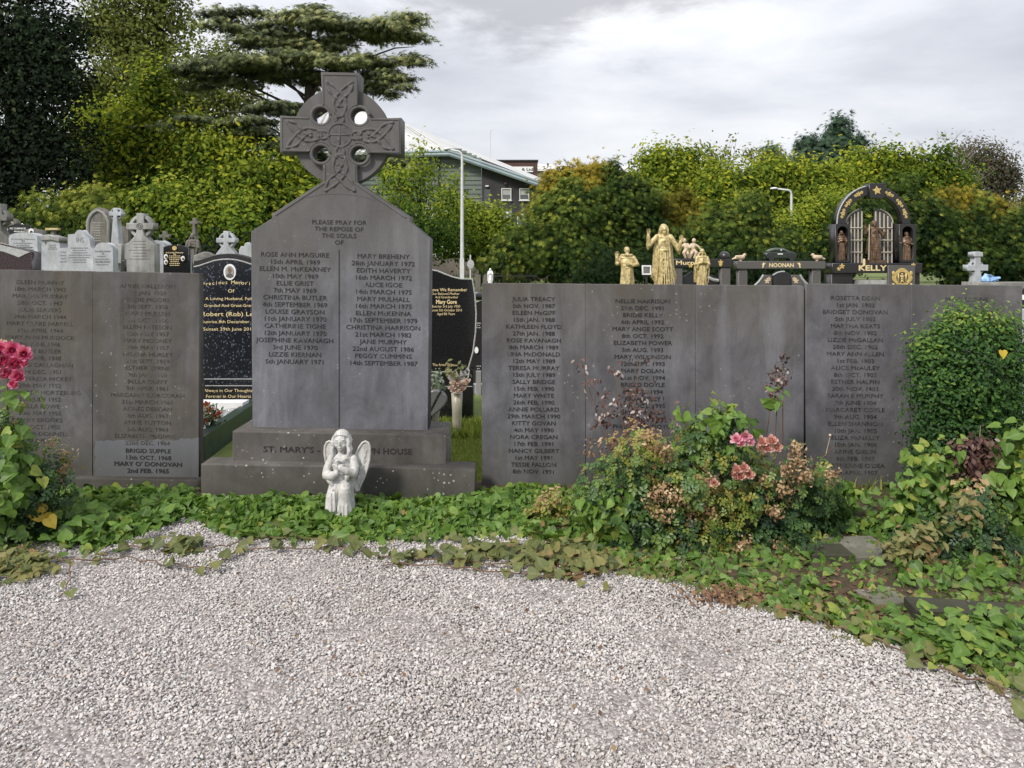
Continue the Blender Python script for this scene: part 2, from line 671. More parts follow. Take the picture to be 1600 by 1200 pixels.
def leafmat(name, stops, trans=0.3, rough=0.5, rib=None, spec=0.35):
    m, t, b = new_mat(name)
    a = N(t, 'ShaderNodeAttribute', attribute_name='tint')
    col = ramp(t, a.outputs['Fac'], stops)
    if rib:
        r_ = N(t, 'ShaderNodeAttribute', attribute_name='rib')
        f = ramp(t, r_.outputs['Fac'], [(0.0, 1.0), (0.12, 0.0)])
        col = mixc(t, math_node(t, 'MULTIPLY', f, 0.6), col, rib)
        c = N(t, 'ShaderNodeTexCoord').outputs['Object']
        col = mixc(t, 0.45, col, ramp(t, noise(t, c, 38, 4, .6), [(.3, .5), (.7, 1.15)]), 'MULTIPLY')
    t.links.new(col, b.inputs['Base Color'])
    b.inputs['Roughness'].default_value = rough
    b.inputs['Specular IOR Level'].default_value = spec
    tr = N(t, 'ShaderNodeBsdfTranslucent')
    t.links.new(mixc(t, 1.0, col, (1.0, 1.05, 0.55), 'MULTIPLY'), tr.inputs['Color'])
    mx = N(t, 'ShaderNodeMixShader')
    mx.inputs[0].default_value = trans
    t.links.new(b.outputs[0], mx.inputs[1])
    t.links.new(tr.outputs[0], mx.inputs[2])
    t.links.new(mx.outputs[0], t.nodes['Material Output'].inputs['Surface'])
    return m


def bark(name, c0, c1):
    m, t, b = new_mat(name)
    c = N(t, 'ShaderNodeTexCoord').outputs['Object']
    n = noise(t, mapping(t, c, (0, 0, 0), (6, 6, 1.2)), 2.0, 6, .65)
    t.links.new(ramp(t, n, [(.3, c0), (.7, c1)]), b.inputs['Base Color'])
    b.inputs['Roughness'].default_value = 0.95
    bn = N(t, 'ShaderNodeBump')
    bn.inputs['Strength'].default_value = 0.6
    bn.inputs['Distance'].default_value = 0.02
    t.links.new(n, bn.inputs['Height'])
    t.links.new(bn.outputs[0], b.inputs['Normal'])
    return m


M = {}
M['mem'] = stone('memorial limestone', (0.140, 0.142, 0.163), (0.110, 0.102, 0.090), .75, .38, .35, seed=1.3, topz=(1.0, 1.75))
M['base'] = stone('memorial base limestone', (0.098, 0.091, 0.088), (0.08, 0.069, 0.053), .6, .3, 1.0, seed=5.1, gate=(0.45, 0.55), basez=.30)
M['wallr'] = stone('right wall limestone', (0.110, 0.109, 0.121), (0.104, 0.091, 0.074), .85, .48, .4, seed=9.4, topz=(.75, 1.5), basez=.42)
M['wallr2'] = stone('far right wall limestone', (0.112, 0.110, 0.122), (0.102, 0.092, 0.078), .7, .42, .4, seed=17.4, topz=(.9, 1.6), basez=.42)
M['ink'] = letter('worn black lettering', (0.009, 0.009, 0.010), (0.13, 0.128, 0.135), .54, .70)
M['ink2'] = letter('faint black lettering', (0.014, 0.013, 0.013), (0.105, 0.10, 0.10), .47, .66, seed=4)
M['ink3'] = letter('black lettering', (0.012, 0.012, 0.013))
M['gold_ink'] = letter('gilt lettering', (0.68, 0.54, 0.30), rough=.5)
M['grey_ink'] = letter('grey lettering', (0.16, 0.17, 0.19))
M['white_ink'] = letter('white lettering', (0.6, 0.6, 0.6))
M['white_stone'] = stone('white marble', (0.40, 0.42, 0.46), (0.28, 0.28, 0.27), .45, .25, .3, .6, 2.0, light=(0.50, 0.52, 0.56), bump=.1)
M['pale_stone'] = stone('pale limestone', (0.30, 0.30, 0.30), (0.2, 0.19, 0.165), .5, .4, .4, .8, 3.0, light=(.42, .42, .42))
M['grey_stone'] = stone('grey limestone', (0.21, 0.205, 0.195), (0.13, 0.12, 0.10), .55, .5, .6, .85, 6.0)
M['old_stone'] = stone('old lichened stone', (0.155, 0.145, 0.13), (0.10, 0.09, 0.065), .6, .6, .7, .9, 7.0)
M['black_granite'] = plain('black granite', (0.012, 0.012, 0.013), 0.12, 0, .3, 60)
M['grey_granite'] = plain('grey granite', (0.085, 0.078, 0.078), 0.45, 0, .35, 90)
M['dark_granite'] = plain('dark grey granite', (0.02, 0.018, 0.019), 0.3, 0, .4, 90)
M['red_granite'] = plain('dark red granite', (0.034, 0.020, 0.022), 0.2, 0, .5, 50)
M['edge'] = plain('pale sawn granite edge', (0.34, 0.34, 0.35), 0.6, 0, .15, 50)
M['green_kerb'] = plain('dark green kerb', (0.018, 0.035, 0.026), 0.45, 0, .3, 10)
M['white_paint'] = plain('white paint', (0.72, 0.72, 0.73), 0.5, 0, .04, 8)
M['gold_paint'] = plain('gold paint', (0.46, 0.365, 0.18), 0.45, .2, .36, 24, .3)
M['gilt'] = plain('gilt ornament', (0.55, 0.40, 0.15), 0.4, .3, .15, 30)
M['bronze'] = plain('bronze', (0.15, 0.095, 0.062), 0.38, .6, .3, 14)
M['flesh_stone'] = plain('cream cast stone', (0.52, 0.40, 0.29), 0.6, 0, .15, 14)
M['angel'] = stone('white cast stone', (0.54, 0.535, 0.525), (0.42, 0.39, 0.34), .4, .2, .15, .6, 8.0, light=(.60, .595, .585), sc=5, bump=.15)
M['iron'] = plain('black iron', (0.02, 0.02, 0.02), 0.5, 0, .2, 10)
M['steel'] = plain('pale gate bars', (0.55, 0.50, 0.42), 0.4, .2, .1, 30)
M['lamp_grey'] = plain('galvanised post', (0.52, 0.53, 0.54), 0.5, .1, .08, 4)
M['bark'] = bark('dark bark', (0.03, 0.024, 0.018), (0.085, 0.07, 0.052))
M['twig'] = bark('brown twig', (0.07, 0.04, 0.025), (0.18, 0.11, 0.07))
M['dead'] = bark('dry stem', (0.10, 0.065, 0.045), (0.24, 0.17, 0.12))
M['stem'] = bark('green stem', (0.05, 0.06, 0.02), (0.11, 0.12, 0.045))

# blue pearl granite with feldspar flakes
m, t, b = new_mat('blue pearl granite')
c = N(t, 'ShaderNodeTexCoord').outputs['Object']
vo = N(t, 'ShaderNodeTexVoronoi')
vo.inputs['Scale'].default_value = 62
t.links.new(mapping(t, c, (0, 0, 0), (1, 1, .75)), vo.inputs['Vector'])
s3 = N(t, 'ShaderNodeSeparateColor')
t.links.new(vo.outputs['Color'], s3.inputs[0])
fl = math_node(t, 'MULTIPLY', math_node(t, 'GREATER_THAN', s3.outputs[0], .62), math_node(t, 'LESS_THAN', vo.outputs['Distance'], .42))
t.links.new(mixc(t, fl, (0.012, 0.013, 0.018), ramp(t, s3.outputs[1], [(0, (.03, .034, .048)), (.8, (.10, .115, .15))])), b.inputs['Base Color'])
b.inputs['Roughness'].default_value = 0.18
M['pearl'] = m

# gravel chips, each stone its own tone
m, t, b = new_mat('granite chippings')
oi = N(t, 'ShaderNodeObjectInfo')
c = N(t, 'ShaderNodeTexCoord').outputs['Object']
col = ramp(t, oi.outputs['Random'], [(0.0, (.27, .244, .234)), (0.15, (.40, .37, .358)), (0.45, (.48, .45, .438)), (0.75, (.545, .515, .503)), (0.92, (.63, .605, .592)), (1.0, (.48, .39, .33))])
col = mixc(t, .5, col, ramp(t, noise(t, c, 2.2, 4, .7), [(.3, .8), (.7, 1.0)]), 'MULTIPLY')
t.links.new(col, b.inputs['Base Color'])
big = noise(t, oi.outputs['Location'], 0.9, 5, .6)
col = mixc(t, .55, col, ramp(t, big, [(.32, (.74, .71, .68)), (.55, (1, 1, 1)), (.7, (1.08, 1.07, 1.06))]), 'MULTIPLY')
t.links.new(col, b.inputs['Base Color'])
b.inputs['Roughness'].default_value = 0.8
M['chips'] = m

m, t, b = new_mat('gravel bed')
c = N(t, 'ShaderNodeTexCoord').outputs['Object']
vo = N(t, 'ShaderNodeTexVoronoi')
vo.inputs['Scale'].default_value = 70
t.links.new(c, vo.inputs['Vector'])
s3 = N(t, 'ShaderNodeSeparateColor')
t.links.new(vo.outputs['Color'], s3.inputs[0])
col = ramp(t, s3.outputs[0], [(0, (.15, .132, .125)), (.5, (.26, .236, .226)), (1, (.38, .35, .337))])
t.links.new(col, b.inputs['Base Color'])
b.inputs['Roughness'].default_value = .9
bn = N(t, 'ShaderNodeBump')
bn.inputs['Strength'].default_value = 1.0
bn.inputs['Distance'].default_value = .01
bn.invert = True
t.links.new(vo.outputs['Distance'], bn.inputs['Height'])
t.links.new(bn.outputs[0], b.inputs['Normal'])
M['gravel_bed'] = m

m, t, b = new_mat('turf')
c = N(t, 'ShaderNodeTexCoord').outputs['Object']
col = ramp(t, noise(t, c, 1.2, 8, .65), [(.3, (.06, .09, .02)), (.5, (.12, .16, .03)), (.7, (.19, .21, .05))])
col = mixc(t, .5, col, ramp(t, noise(t, c, 40, 5, .7), [(.3, .45), (.7, 1.1)]), 'MULTIPLY')
t.links.new(col, b.inputs['Base Color'])
b.inputs['Roughness'].default_value = .95
M['turf'] = m

m, t, b = new_mat('soil')
c = N(t, 'ShaderNodeTexCoord').outputs['Object']
col = ramp(t, noise(t, c, 8, 8, .7), [(.3, (.022, .016, .009)), (.55, (.065, .044, .024)), (.75, (.13, .088, .048))])
t.links.new(col, b.inputs['Base Color'])
b.inputs['Roughness'].default_value = .95
bn = N(t, 'ShaderNodeBump')
bn.inputs['Strength'].default_value = .8
bn.inputs['Distance'].default_value = .02
t.links.new(noise(t, c, 30, 6, .7), bn.inputs['Height'])
t.links.new(bn.outputs[0], b.inputs['Normal'])
M['soil'] = m

# foliage (leaf colours, tint 0..1 picks along the ramp)
M['bindweed'] = leafmat('bindweed leaf', [(0, (.045, .095, .018)), (.45, (.10, .195, .03)), (.8, (.17, .28, .045)), (1, (.30, .34, .06))], .32, .5, (.20, .28, .10))
M['dulled'] = leafmat('dulled bindweed leaf', [(0, (.06, .085, .03)), (.5, (.15, .17, .05)), (.85, (.25, .22, .075)), (1, (.24, .14, .06))], .25, .6, (.2, .2, .1))
M['rose'] = leafmat('rose leaf', [(0, (.02, .048, .02)), (.35, (.06, .125, .034)), (.65, (.14, .21, .04)), (.85, (.26, .27, .05)), (1, (.32, .21, .08))], .28, .4)
M['dry'] = leafmat('dry bloom', [(0, (.12, .065, .035)), (.4, (.28, .17, .09)), (.75, (.46, .33, .19)), (1, (.58, .45, .29))], .2, .8)
M['maroon'] = leafmat('withered maroon leaf', [(0, (.03, .015, .013)), (.5, (.09, .04, .032)), (.8, (.16, .09, .07)), (1, (.42, .36, .34))], .15, .6)
M['box'] = leafmat('box leaf', [(0, (.012, .034, .012)), (.45, (.038, .095, .02)), (.78, (.10, .19, .03)), (1, (.25, .30, .055))], .28, .5, spec=.2)
M['pink'] = leafmat('pink petal', [(0, (.42, .035, .14)), (.5, (.64, .085, .25)), (1, (.80, .30, .46))], .3, .5)
M['pink_light'] = leafmat('light pink petal', [(0, (.55, .18, .28)), (.5, (.74, .30, .44)), (1, (.84, .52, .62))], .3, .5)
M['pink_old'] = leafmat('faded pink petal', [(0, (.42, .16, .15)), (.5, (.60, .29, .27)), (1, (.70, .47, .40))], .3, .6)
M['pink_pale'] = leafmat('pale pink petal', [(0, (.60, .40, .40)), (.5, (.72, .55, .55)), (1, (.80, .68, .66))], .3, .6)
M['red_pet'] = leafmat('faded red petal', [(0, (.30, .07, .05)), (.6, (.45, .14, .10)), (1, (.5, .25, .18))], .3, .6)
M['grassblade'] = leafmat('grass blade', [(0, (.08, .13, .02)), (.5, (.19, .25, .04)), (1, (.34, .34, .09))], .3, .6)
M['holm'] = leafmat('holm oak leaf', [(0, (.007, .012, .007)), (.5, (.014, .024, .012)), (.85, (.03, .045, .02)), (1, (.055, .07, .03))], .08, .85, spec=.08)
M['poplar'] = leafmat('poplar leaf', [(0, (.05, .065, .02)), (.5, (.14, .165, .04)), (1, (.27, .29, .075))], .45, .8, spec=.08)
M['maple'] = leafmat('yellow green leaf', [(0, (.035, .065, .010)), (.35, (.11, .168, .02)), (.7, (.225, .28, .034)), (1, (.42, .43, .04))], .48, .75, spec=.08)
M['maple2'] = leafmat('mid green leaf', [(0, (.03, .06, .012)), (.4, (.12, .19, .022)), (.75, (.22, .28, .03)), (1, (.34, .36, .045))], .42, .75, spec=.1)
M['cedar'] = leafmat('cedar needles', [(0, (.025, .034, .02)), (.4, (.11, .14, .065)), (.75, (.25, .28, .12)), (1, (.38, .38, .16))], .3, .7)
M['yew'] = leafmat('yew sprig', [(0, (.014, .03, .010)), (.45, (.055, .092, .018)), (.78, (.14, .185, .032)), (1, (.28, .30, .05))], .32, .75, spec=.1)
M['goldyew'] = leafmat('golden yew sprig', [(0, (.07, .07, .012)), (.5, (.19, .17, .022)), (.8, (.30, .24, .03)), (1, (.38, .29, .04))], .35, .75, spec=.1)
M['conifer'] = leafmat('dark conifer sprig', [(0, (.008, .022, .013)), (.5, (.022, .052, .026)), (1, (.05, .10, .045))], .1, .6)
M['brownleaf'] = leafmat('brownish leaf', [(0, (.03, .032, .018)), (.5, (.06, .055, .03)), (1, (.11, .085, .045))], .2, .7)
M['litter'] = leafmat('leaf litter', [(0, (.06, .035, .022)), (.5, (.16, .085, .05)), (1, (.28, .18, .10))], .1, .9)

# ------------------------------------------------------------------ ground
def ground_grid(x0, x1, y0, y1, nx, ny, off=0.0):
    xs = np.linspace(x0, x1, nx)
    u = np.linspace(0, 1, ny)
    ys = y0 + (y1 - y0) * u ** 2.2
    V = [(x, y, gz(x * (1 if y < 60 else 1), y) + off) for y in ys for x in xs]
    Fc = [(j * nx + i, j * nx + i + 1, (j + 1) * nx + i + 1, (j + 1) * nx + i) for j in range(ny - 1) for i in range(nx - 1)]
    return MB().add(V, Fc)


g = link('ground', ground_grid(-260, 260, -8, 700, 261, 90).mesh('ground'), M['turf'], None, True, 'structure')

# front edge of the planted bed, photo pixels on the ground
EDGE = [(-260, 850), (-100, 850), (20, 850), (75, 850), (130, 864), (185, 852), (212, 806), (300, 806), (370, 838), (480, 842), (560, 850), (620, 845),
        (700, 838), (800, 836), (880, 856), (960, 890), (1050, 908), (1130, 928), (1220, 952), (1300, 980), (1400, 1008), (1450, 1035), (1550, 1062), (1600, 1085), (1700, 1125), (1840, 1180)]
EX = np.array([X(x, GD(y)) for x, y in EDGE])
EY = np.array([GD(y) for x, y in EDGE])
_o = np.argsort(EX)
EX, EY = EX[_o], EY[_o]


def edge(x):
    return np.interp(x, EX, EY)


BACK = 5.14
# gravel sheet and soil sheet
xs = np.linspace(-4.2, 4.4, 87)
V, Fc = [], []
for x in xs:
    V += [(x, -1.2, .004), (x, 2.4, .004), (x, float(edge(x)) + .25, .004)]
for i in range(len(xs) - 1):
    for k in range(2):
        a = i * 3 + k
        Fc.append((a, a + 3, a + 4, a + 1))
link('gravel_path', MB().add(V, Fc).mesh('gravel_path'), M['gravel_bed'], None, False, 'structure')
V, Fc = [], []
for x in xs:
    e = float(edge(x))
    for k in range(7):
        q = k / 6
        V.append((x, e + (5.34 - e) * q, .010 + .05 * math.sin(min(q * 2, 1) * math.pi / 2) if k else .008))
for i in range(len(xs) - 1):
    for k in range(6):
        a = i * 7 + k
        Fc.append((a, a + 7, a + 8, a + 1))
link('planting_soil', MB().add(V, Fc).mesh('planting_soil'), M['soil'], None, True, 'structure')

# gravel chips: instanced stones over the visible gravel
chipcol = bpy.data.collections.new('chip_shapes')
for k in range(7):
    bm = bmesh.new()
    pts = rng.normal(size=(11, 3))
    pts /= np.linalg.norm(pts, axis=1, keepdims=True)
    pts *= np.array([1.0, rng.uniform(.62, .95), rng.uniform(.45, .75)]) * rng.uniform(.8, 1.05, (11, 1))
    for p in pts:
        bm.verts.new(p)
    bmesh.ops.convex_hull(bm, input=bm.verts)
    me = bpy.data.meshes.new('chip')
    bm.to_mesh(me)
    bm.free()
    me.materials.append(M['chips'])
    chipcol.objects.link(bpy.data.objects.new('chip', me))

pos = []
for layer, (pitch, z0) in enumerate(((.0108, .005), (.0138, .012))):
    ys = np.arange(1.95, 5.0, pitch)
    for y in ys:
        hw = 0.72 * y + 0.45
        xr = np.arange(-hw, hw, pitch * (1.0 + .0 * y))
        n = len(xr)
        px_ = xr + rng.uniform(-.6, .6, n) * pitch
        py_ = y + rng.uniform(-.6, .6, n) * pitch
        e = edge(px_) + rng.normal(0, .035, n)
        k = py_ < e
        if layer:
            k &= rng.random(n) < .8
        pos.append(np.stack([px_[k], py_[k], z0 + rng.uniform(-.003, .004, k.sum()) + .008 * np.sin(px_[k] * 5.1 + 1.3 * np.sin(py_[k] * 2.2)) * np.sin(py_[k] * 6.3 + px_[k]) + .004 * np.sin(px_[k] * 13.7 + 2 * np.sin(py_[k] * 5)) * np.sin(py_[k] * 15.1)], 1))
pos = np.concatenate(pos)
me = bpy.data.meshes.new('gravel')
me.vertices.add(len(pos))
me.vertices.foreach_set('co', pos.astype('f').ravel())
sz = rng.lognormal(math.log(.0076), .26, len(pos)).clip(.004, .015)
a = me.attributes.new('size', 'FLOAT', 'POINT')
a.data.foreach_set('value', sz.astype('f'))
me.update()
gravel = link('gravel', me, None, None, False, 'stuff', 'pale pinkish grey granite chippings covering the path')
gravel['category'] = 'gravel'
ng = bpy.data.node_groups.new('chip scatter', 'GeometryNodeTree')
ng.interface.new_socket('Geometry', in_out='INPUT', socket_type='NodeSocketGeometry')
ng.interface.new_socket('Geometry', in_out='OUTPUT', socket_type='NodeSocketGeometry')
gi, go = ng.nodes.new('NodeGroupInput'), ng.nodes.new('NodeGroupOutput')
ci = ng.nodes.new('GeometryNodeCollectionInfo')
ci.inputs['Collection'].default_value = chipcol
ci.inputs['Separate Children'].default_value = True
ci.inputs['Reset Children'].default_value = True
ip = ng.nodes.new('GeometryNodeInstanceOnPoints')
ip.inputs['Pick Instance'].default_value = True
rv = ng.nodes.new('FunctionNodeRandomValue')
rv.data_type = 'FLOAT_VECTOR'
rv.inputs[0].default_value = (-.7, -.7, 0)
rv.inputs[1].default_value = (.7, .7, 6.283)
na = ng.nodes.new('GeometryNodeInputNamedAttribute')
na.data_type = 'FLOAT'
na.inputs['Name'].default_value = 'size'
L = ng.links.new
L(gi.outputs[0], ip.inputs['Points'])
L(ci.outputs[0], ip.inputs['Instance'])
L(rv.outputs[0], ip.inputs['Rotation'])
L(na.outputs[0], ip.inputs['Scale'])
L(ip.outputs[0], go.inputs[0])
gravel.modifiers.new('chips', 'NODES').node_group = ng


# ------------------------------------------------------------------ the celtic cross memorial
DM = 5.2
SH = 0.018                                # the stone has settled a little to the right
mem = thing('celtic_cross_memorial', 'tall grey celtic cross memorial stone with two columns of names on a stepped base', 'memorial', (X(531, DM), DM, 0))


def mp_(pts, D=DM):
    return [(X(x, D), Z(y, D)) for x, y in pts]


def rect(x0, y0, x1, y1):
    return [(x0, y1), (x1, y1), (x1, y0), (x0, y0)]


def MP(name, me, mat, **kw):
    return link(name, me, mat, mem, shear=SH, **kw)


cx0, cz0 = X(531, DM), Z(211, DM)
u = DM / F                                 # metres per photo pixel at the stone


def arc(cx, cy, r, a0, a1, n=8):
    return [(cx + r * math.cos(math.radians(a0 + (a1 - a0) * i / n)), cy - r * math.sin(math.radians(a0 + (a1 - a0) * i / n))) for i in range(n + 1)]


# steps (photo rows are given as seen at the middle; the settling is added by the shear)
D1, D2 = 4.95, 5.06
MP('footing_step', plate([mp_(rect(314, 729, 742, 800), D1)], D1 + .095, .19, .006), M['base'])
MP('plinth_step', plate([mp_(rect(363, 677, 697, 800), D2)], D2 + .21, .42, .007), M['base'])
# shaft with gable and cross in one slab
hr = 13.5
body = [(394, 676), (392, 364), (425, 343), (425, 336), (504, 284), (504, 262)]
body += arc(501, 241, 17, -80, 170, 10)                 # lower-left eye
body += [(437, 240), (437, 182)]
body += arc(501, 181, 17, 190, 440, 10)                 # upper-left eye
body += [(501, 113), (561, 113)]
body += arc(561, 181, 17, 100, 350, 10)                 # upper-right
body += [(627, 182), (627, 240)]
body += arc(561, 241, 17, 10, 260, 10)                  # lower-right
body += [(558, 262), (558, 284), (640, 336), (640, 344), (672, 370), (669, 676)]


MP('headstone', plate([mp_(body)], DM + .09, .18, .006), M['mem'])
ring = [(531 + 77 * math.cos(a), 211 + 77 * math.sin(a)) for a in np.linspace(0, 2 * math.pi, 64, endpoint=False)]
holes = []
for sx in (-1, 1):
    for sy in (-1, 1):
        holes.append([(531 + 30 * sx + hr * math.cos(a), 211 + 30 * sy + hr * math.sin(a)) for a in np.linspace(0, 2 * math.pi, 20, endpoint=False)])
MP('wheel', plate([mp_(ring)] + [mp_(h) for h in holes], DM + .09, .10, .004), M['mem'])
for sx in (-1, 1):
    for sy in (-1, 1):
        c_ = mp_([(531 + 30 * sx, 211 + 30 * sy)])[0]
        pts = [(c_[0] + 15.2 * u * math.cos(a), DM + .012, c_[1] + 15.2 * u * math.sin(a)) for a in np.linspace(0, 2 * math.pi, 24)]
        MP('eye_rim', MB().tube(pts, 2.9 * u, 8).mesh('eye_rim'), M['mem'], smooth=True)


def strand(pts, r=2.1, lift=0.0, n=26):
    """carved band following a smooth curve through photo pixels"""
    P_ = [Vector((a, b, 0)) for a, b in pts]
    out = []
    m = len(P_)
    for i in range(m - 1):
        p0, p1, p2, p3 = P_[max(i - 1, 0)], P_[i], P_[i + 1], P_[min(i + 2, m - 1)]
        k = max(3, n // (m - 1))
        for j in range(k + (i == m - 2)):
            s = j / k
            q = 0.5 * ((2 * p1) + (p2 - p0) * s + (2 * p0 - 5 * p1 + 4 * p2 - p3) * s * s + (3 * p1 - p0 - 3 * p2 + p3) * s ** 3)
            out.append((X(q.x, DM), DM + .001 - .004 * math.sin(s * math.pi * 2 + lift), Z(q.y, DM)))
    return MB().tube(out, r * u, 6, 0.6)


def knot(cx, cy, ang, L, W):
    """four-strand knot: two long points outside, an eye, a small knot towards the centre; returns strands"""
    ca, sa = math.cos(math.radians(ang)), math.sin(math.radians(ang))
    res = []
    for s in (1, -1):
        base = [(.20, .0), (.26, .22 * s), (.40, .20 * s), (.34, -.10 * s), (.45, -.34 * s), (.62, -.40 * s), (.76, -.14 * s), (.90, .34 * s), (1.0, .86 * s)]
        back = [(1.0, .86 * s), (.82, .70 * s), (.70, .28 * s), (.62, .02 * s), (.52, -.12 * s)]
        for b_ in (base, back):
            res.append([(cx + (p * L) * ca - (q * W) * sa, cy - ((p * L) * sa + (q * W) * ca)) for p, q in b_])
    return res


for ang, L_, W_, dy in ((180, 84, 25, 0), (0, 84, 25, 0), (90, 84, 24, 0), (270, 88, 27, 0)):
    kn = MB()
    for i, s in enumerate(knot(531, 211, ang, L_, W_)):
        m_ = strand(s, 2.6, i)
        kn.add(m_.v, m_.f)
    MP('knotwork', kn.mesh('knotwork'), M['mem'], smooth=True)
bd = MB()
ins = 3.2
for seg in ([(440.5, 236), (440.5, 185.5), (483, 185.5)], [(440.5, 236.5), (483, 236.5)], [(505, 164), (505, 117), (557, 117), (557, 164)],
            [(579, 185.5), (623.5, 185.5), (623.5, 236.5), (579, 236.5)], [(507.5, 258), (507.5, 286), (430, 338)], [(554.5, 258), (554.5, 286), (634, 338)]):
    MP('raised_border', MB().tube([(X(x, DM), DM - .001, Z(y, DM)) for x, y in seg], 1.7 * u, 6, .6).mesh('raised_border'), M['mem'])
ar = MB()
ar.tube([(X(x, DM), DM, Z(y, DM)) for x, y in [(478, 310), (490, 306.5), (505, 304), (531, 302.5), (557, 304.5), (574, 308), (588, 313)]], .8 * u, 5, .6)
MP('panel_edge', ar.mesh('panel_edge'), M['mem'])
md = MB()
for r_ in (18.5,):
    md.tube([(cx0 + r_ * u * math.cos(a), DM, cz0 + r_ * u * math.sin(a)) for a in np.linspace(0, 2 * math.pi, 36)], 1.7 * u, 6, .7)
md.tube([(cx0 - 17 * u, DM, cz0), (cx0 + 17 * u, DM, cz0)], 1.3 * u, 6, .7)
md.tube([(cx0, DM, cz0 - 17 * u), (cx0, DM, cz0 + 17 * u)], 1.3 * u, 6, .7)
for sx in (-1, 1):
    for sy in (-1, 1):
        md.tube([(cx0 + sx * u * (7.2 + (5 - 4 * k / 14) * math.cos(k * .62 + .8)), DM + .001, cz0 + sy * u * (7.2 + (5 - 4 * k / 14) * math.sin(k * .62 + .8))) for k in range(15)], .95 * u, 5, .7)
MP('medallion', md.mesh('medallion'), M['mem'], smooth=True)
# groove between the columns: a thin dark-sided channel cut line
MP('divider_groove', MB().box(X(529.2, DM), X(530.8, DM), DM - .0012, DM + .02, Z(668, DM), Z(390, DM)).mesh('divider_groove'), M['ink3'])
UC = DM / F
col_a = 'ROSE ANN MAGUIRE\n15th APRIL 1969\nELLEN M. McKEARNEY\n10th MAY 1969\nELLIE GRIST\n7th MAY 1969\nCHRISTINA BUTLER\n4th SEPTEMBER 1969\nLOUISE GRAYSON\n11th JANUARY 1970\nCATHERINE TIGHE\n12th JANUARY 1970\nJOSEPHINE KAVANAGH\n3rd JUNE 1970\nLIZZIE KIERNAN\n5th JANUARY 1971'
col_b = 'MARY BREHENY\n28th JANUARY 1972\nEDITH HAVERTY\n16th MARCH 1972\nALICE IGOE\n14th MARCH 1975\nMARY MULHALL\n16th MARCH 1975\nELLEN McKENNA\n17th SEPTEMBER 1979\nCHRISTINA HARRISON\n21st MARCH 1982\nJANE MURPHY\n22nd AUGUST 1986\nPEGGY CUMMINS\n14th SEPTEMBER 1987'
TF = DM - .0015
MP('inscription', text_mesh('PLEASE PRAY FOR\nTHE REPOSE OF\nTHE SOULS\nOF', X(530, DM), Z(347.5, DM), TF, 6.6 * UC, 10.4 * UC, 1.13, .006), M['ink'])
MP('inscription', text_mesh(col_a, X(461, DM), Z(399.3, DM), TF, 6.9 * UC, 11.13 * UC, 1.14, .006), M['ink'])
MP('inscription', text_mesh(col_b, X(599, DM), Z(399.3, DM), TF, 6.9 * UC, 11.13 * UC, 1.14, .006), M['ink'])
MP('inscription', text_mesh("ST. MARY'S -", X(456, D2), Z(703.5, D2), D2 - .0015, 8.6 * UC, None, 1.25, .012, width=86 * UC), M['ink3'])
MP('inscription', text_mesh('WN HOUSE', X(606, D2), Z(703.5, D2), D2 - .0015, 8.6 * UC, None, 1.25, .012, width=74 * UC), M['ink3'])


# ------------------------------------------------------------------ the name walls
def worn(a, b_, z, step=.035, amp=.0012, chip=.007):
    """upper edge of an old slab from a to b_: slightly uneven, with a few small chips"""
    n = max(2, int(abs(b_ - a) / step))
    out = []
    for i in range(n + 1):
        dz = -abs(rng.normal(0, amp)) - (rng.uniform(.4, 1) * chip if rng.random() < .06 and 0 < i < n else 0)
        out.append((a + (b_ - a) * i / n + (rng.normal(0, step * .15) if 0 < i < n else 0), z + dz))
    return out


def name_wall(name, label, x0, x1, ytop, ybot, D, joints, mats, sh, thick=.085, plinth=None, xref=None, roughjoint=None):
    xm = (x0 + x1) / 2 if xref is None else xref
    w_ = thing(name, label, 'memorial wall', (X(xm, D), D, 0))
    zt = Z(ytop, D)
    zb = Z(ybot, D)
    link('core_slab', MB().box(X(x0, D) + .004, X(x1, D) - .004, D + .012, D + thick, -.04, zt - .004).mesh('core_slab'), M['base'], w_, shear=sh)
    es = [x0] + joints + [x1]
    for i in range(len(es) - 1):
        a_, b_ = X(es[i], D) + (.001 if i else 0), X(es[i + 1], D) - (.001 if i < len(es) - 2 else 0)
        link('panel', plate([[(a_, -.04), (b_, -.04)] + worn(b_, a_, zt)], D + .012, .03, .003), mats[i % len(mats)], w_, shear=sh)
    return w_


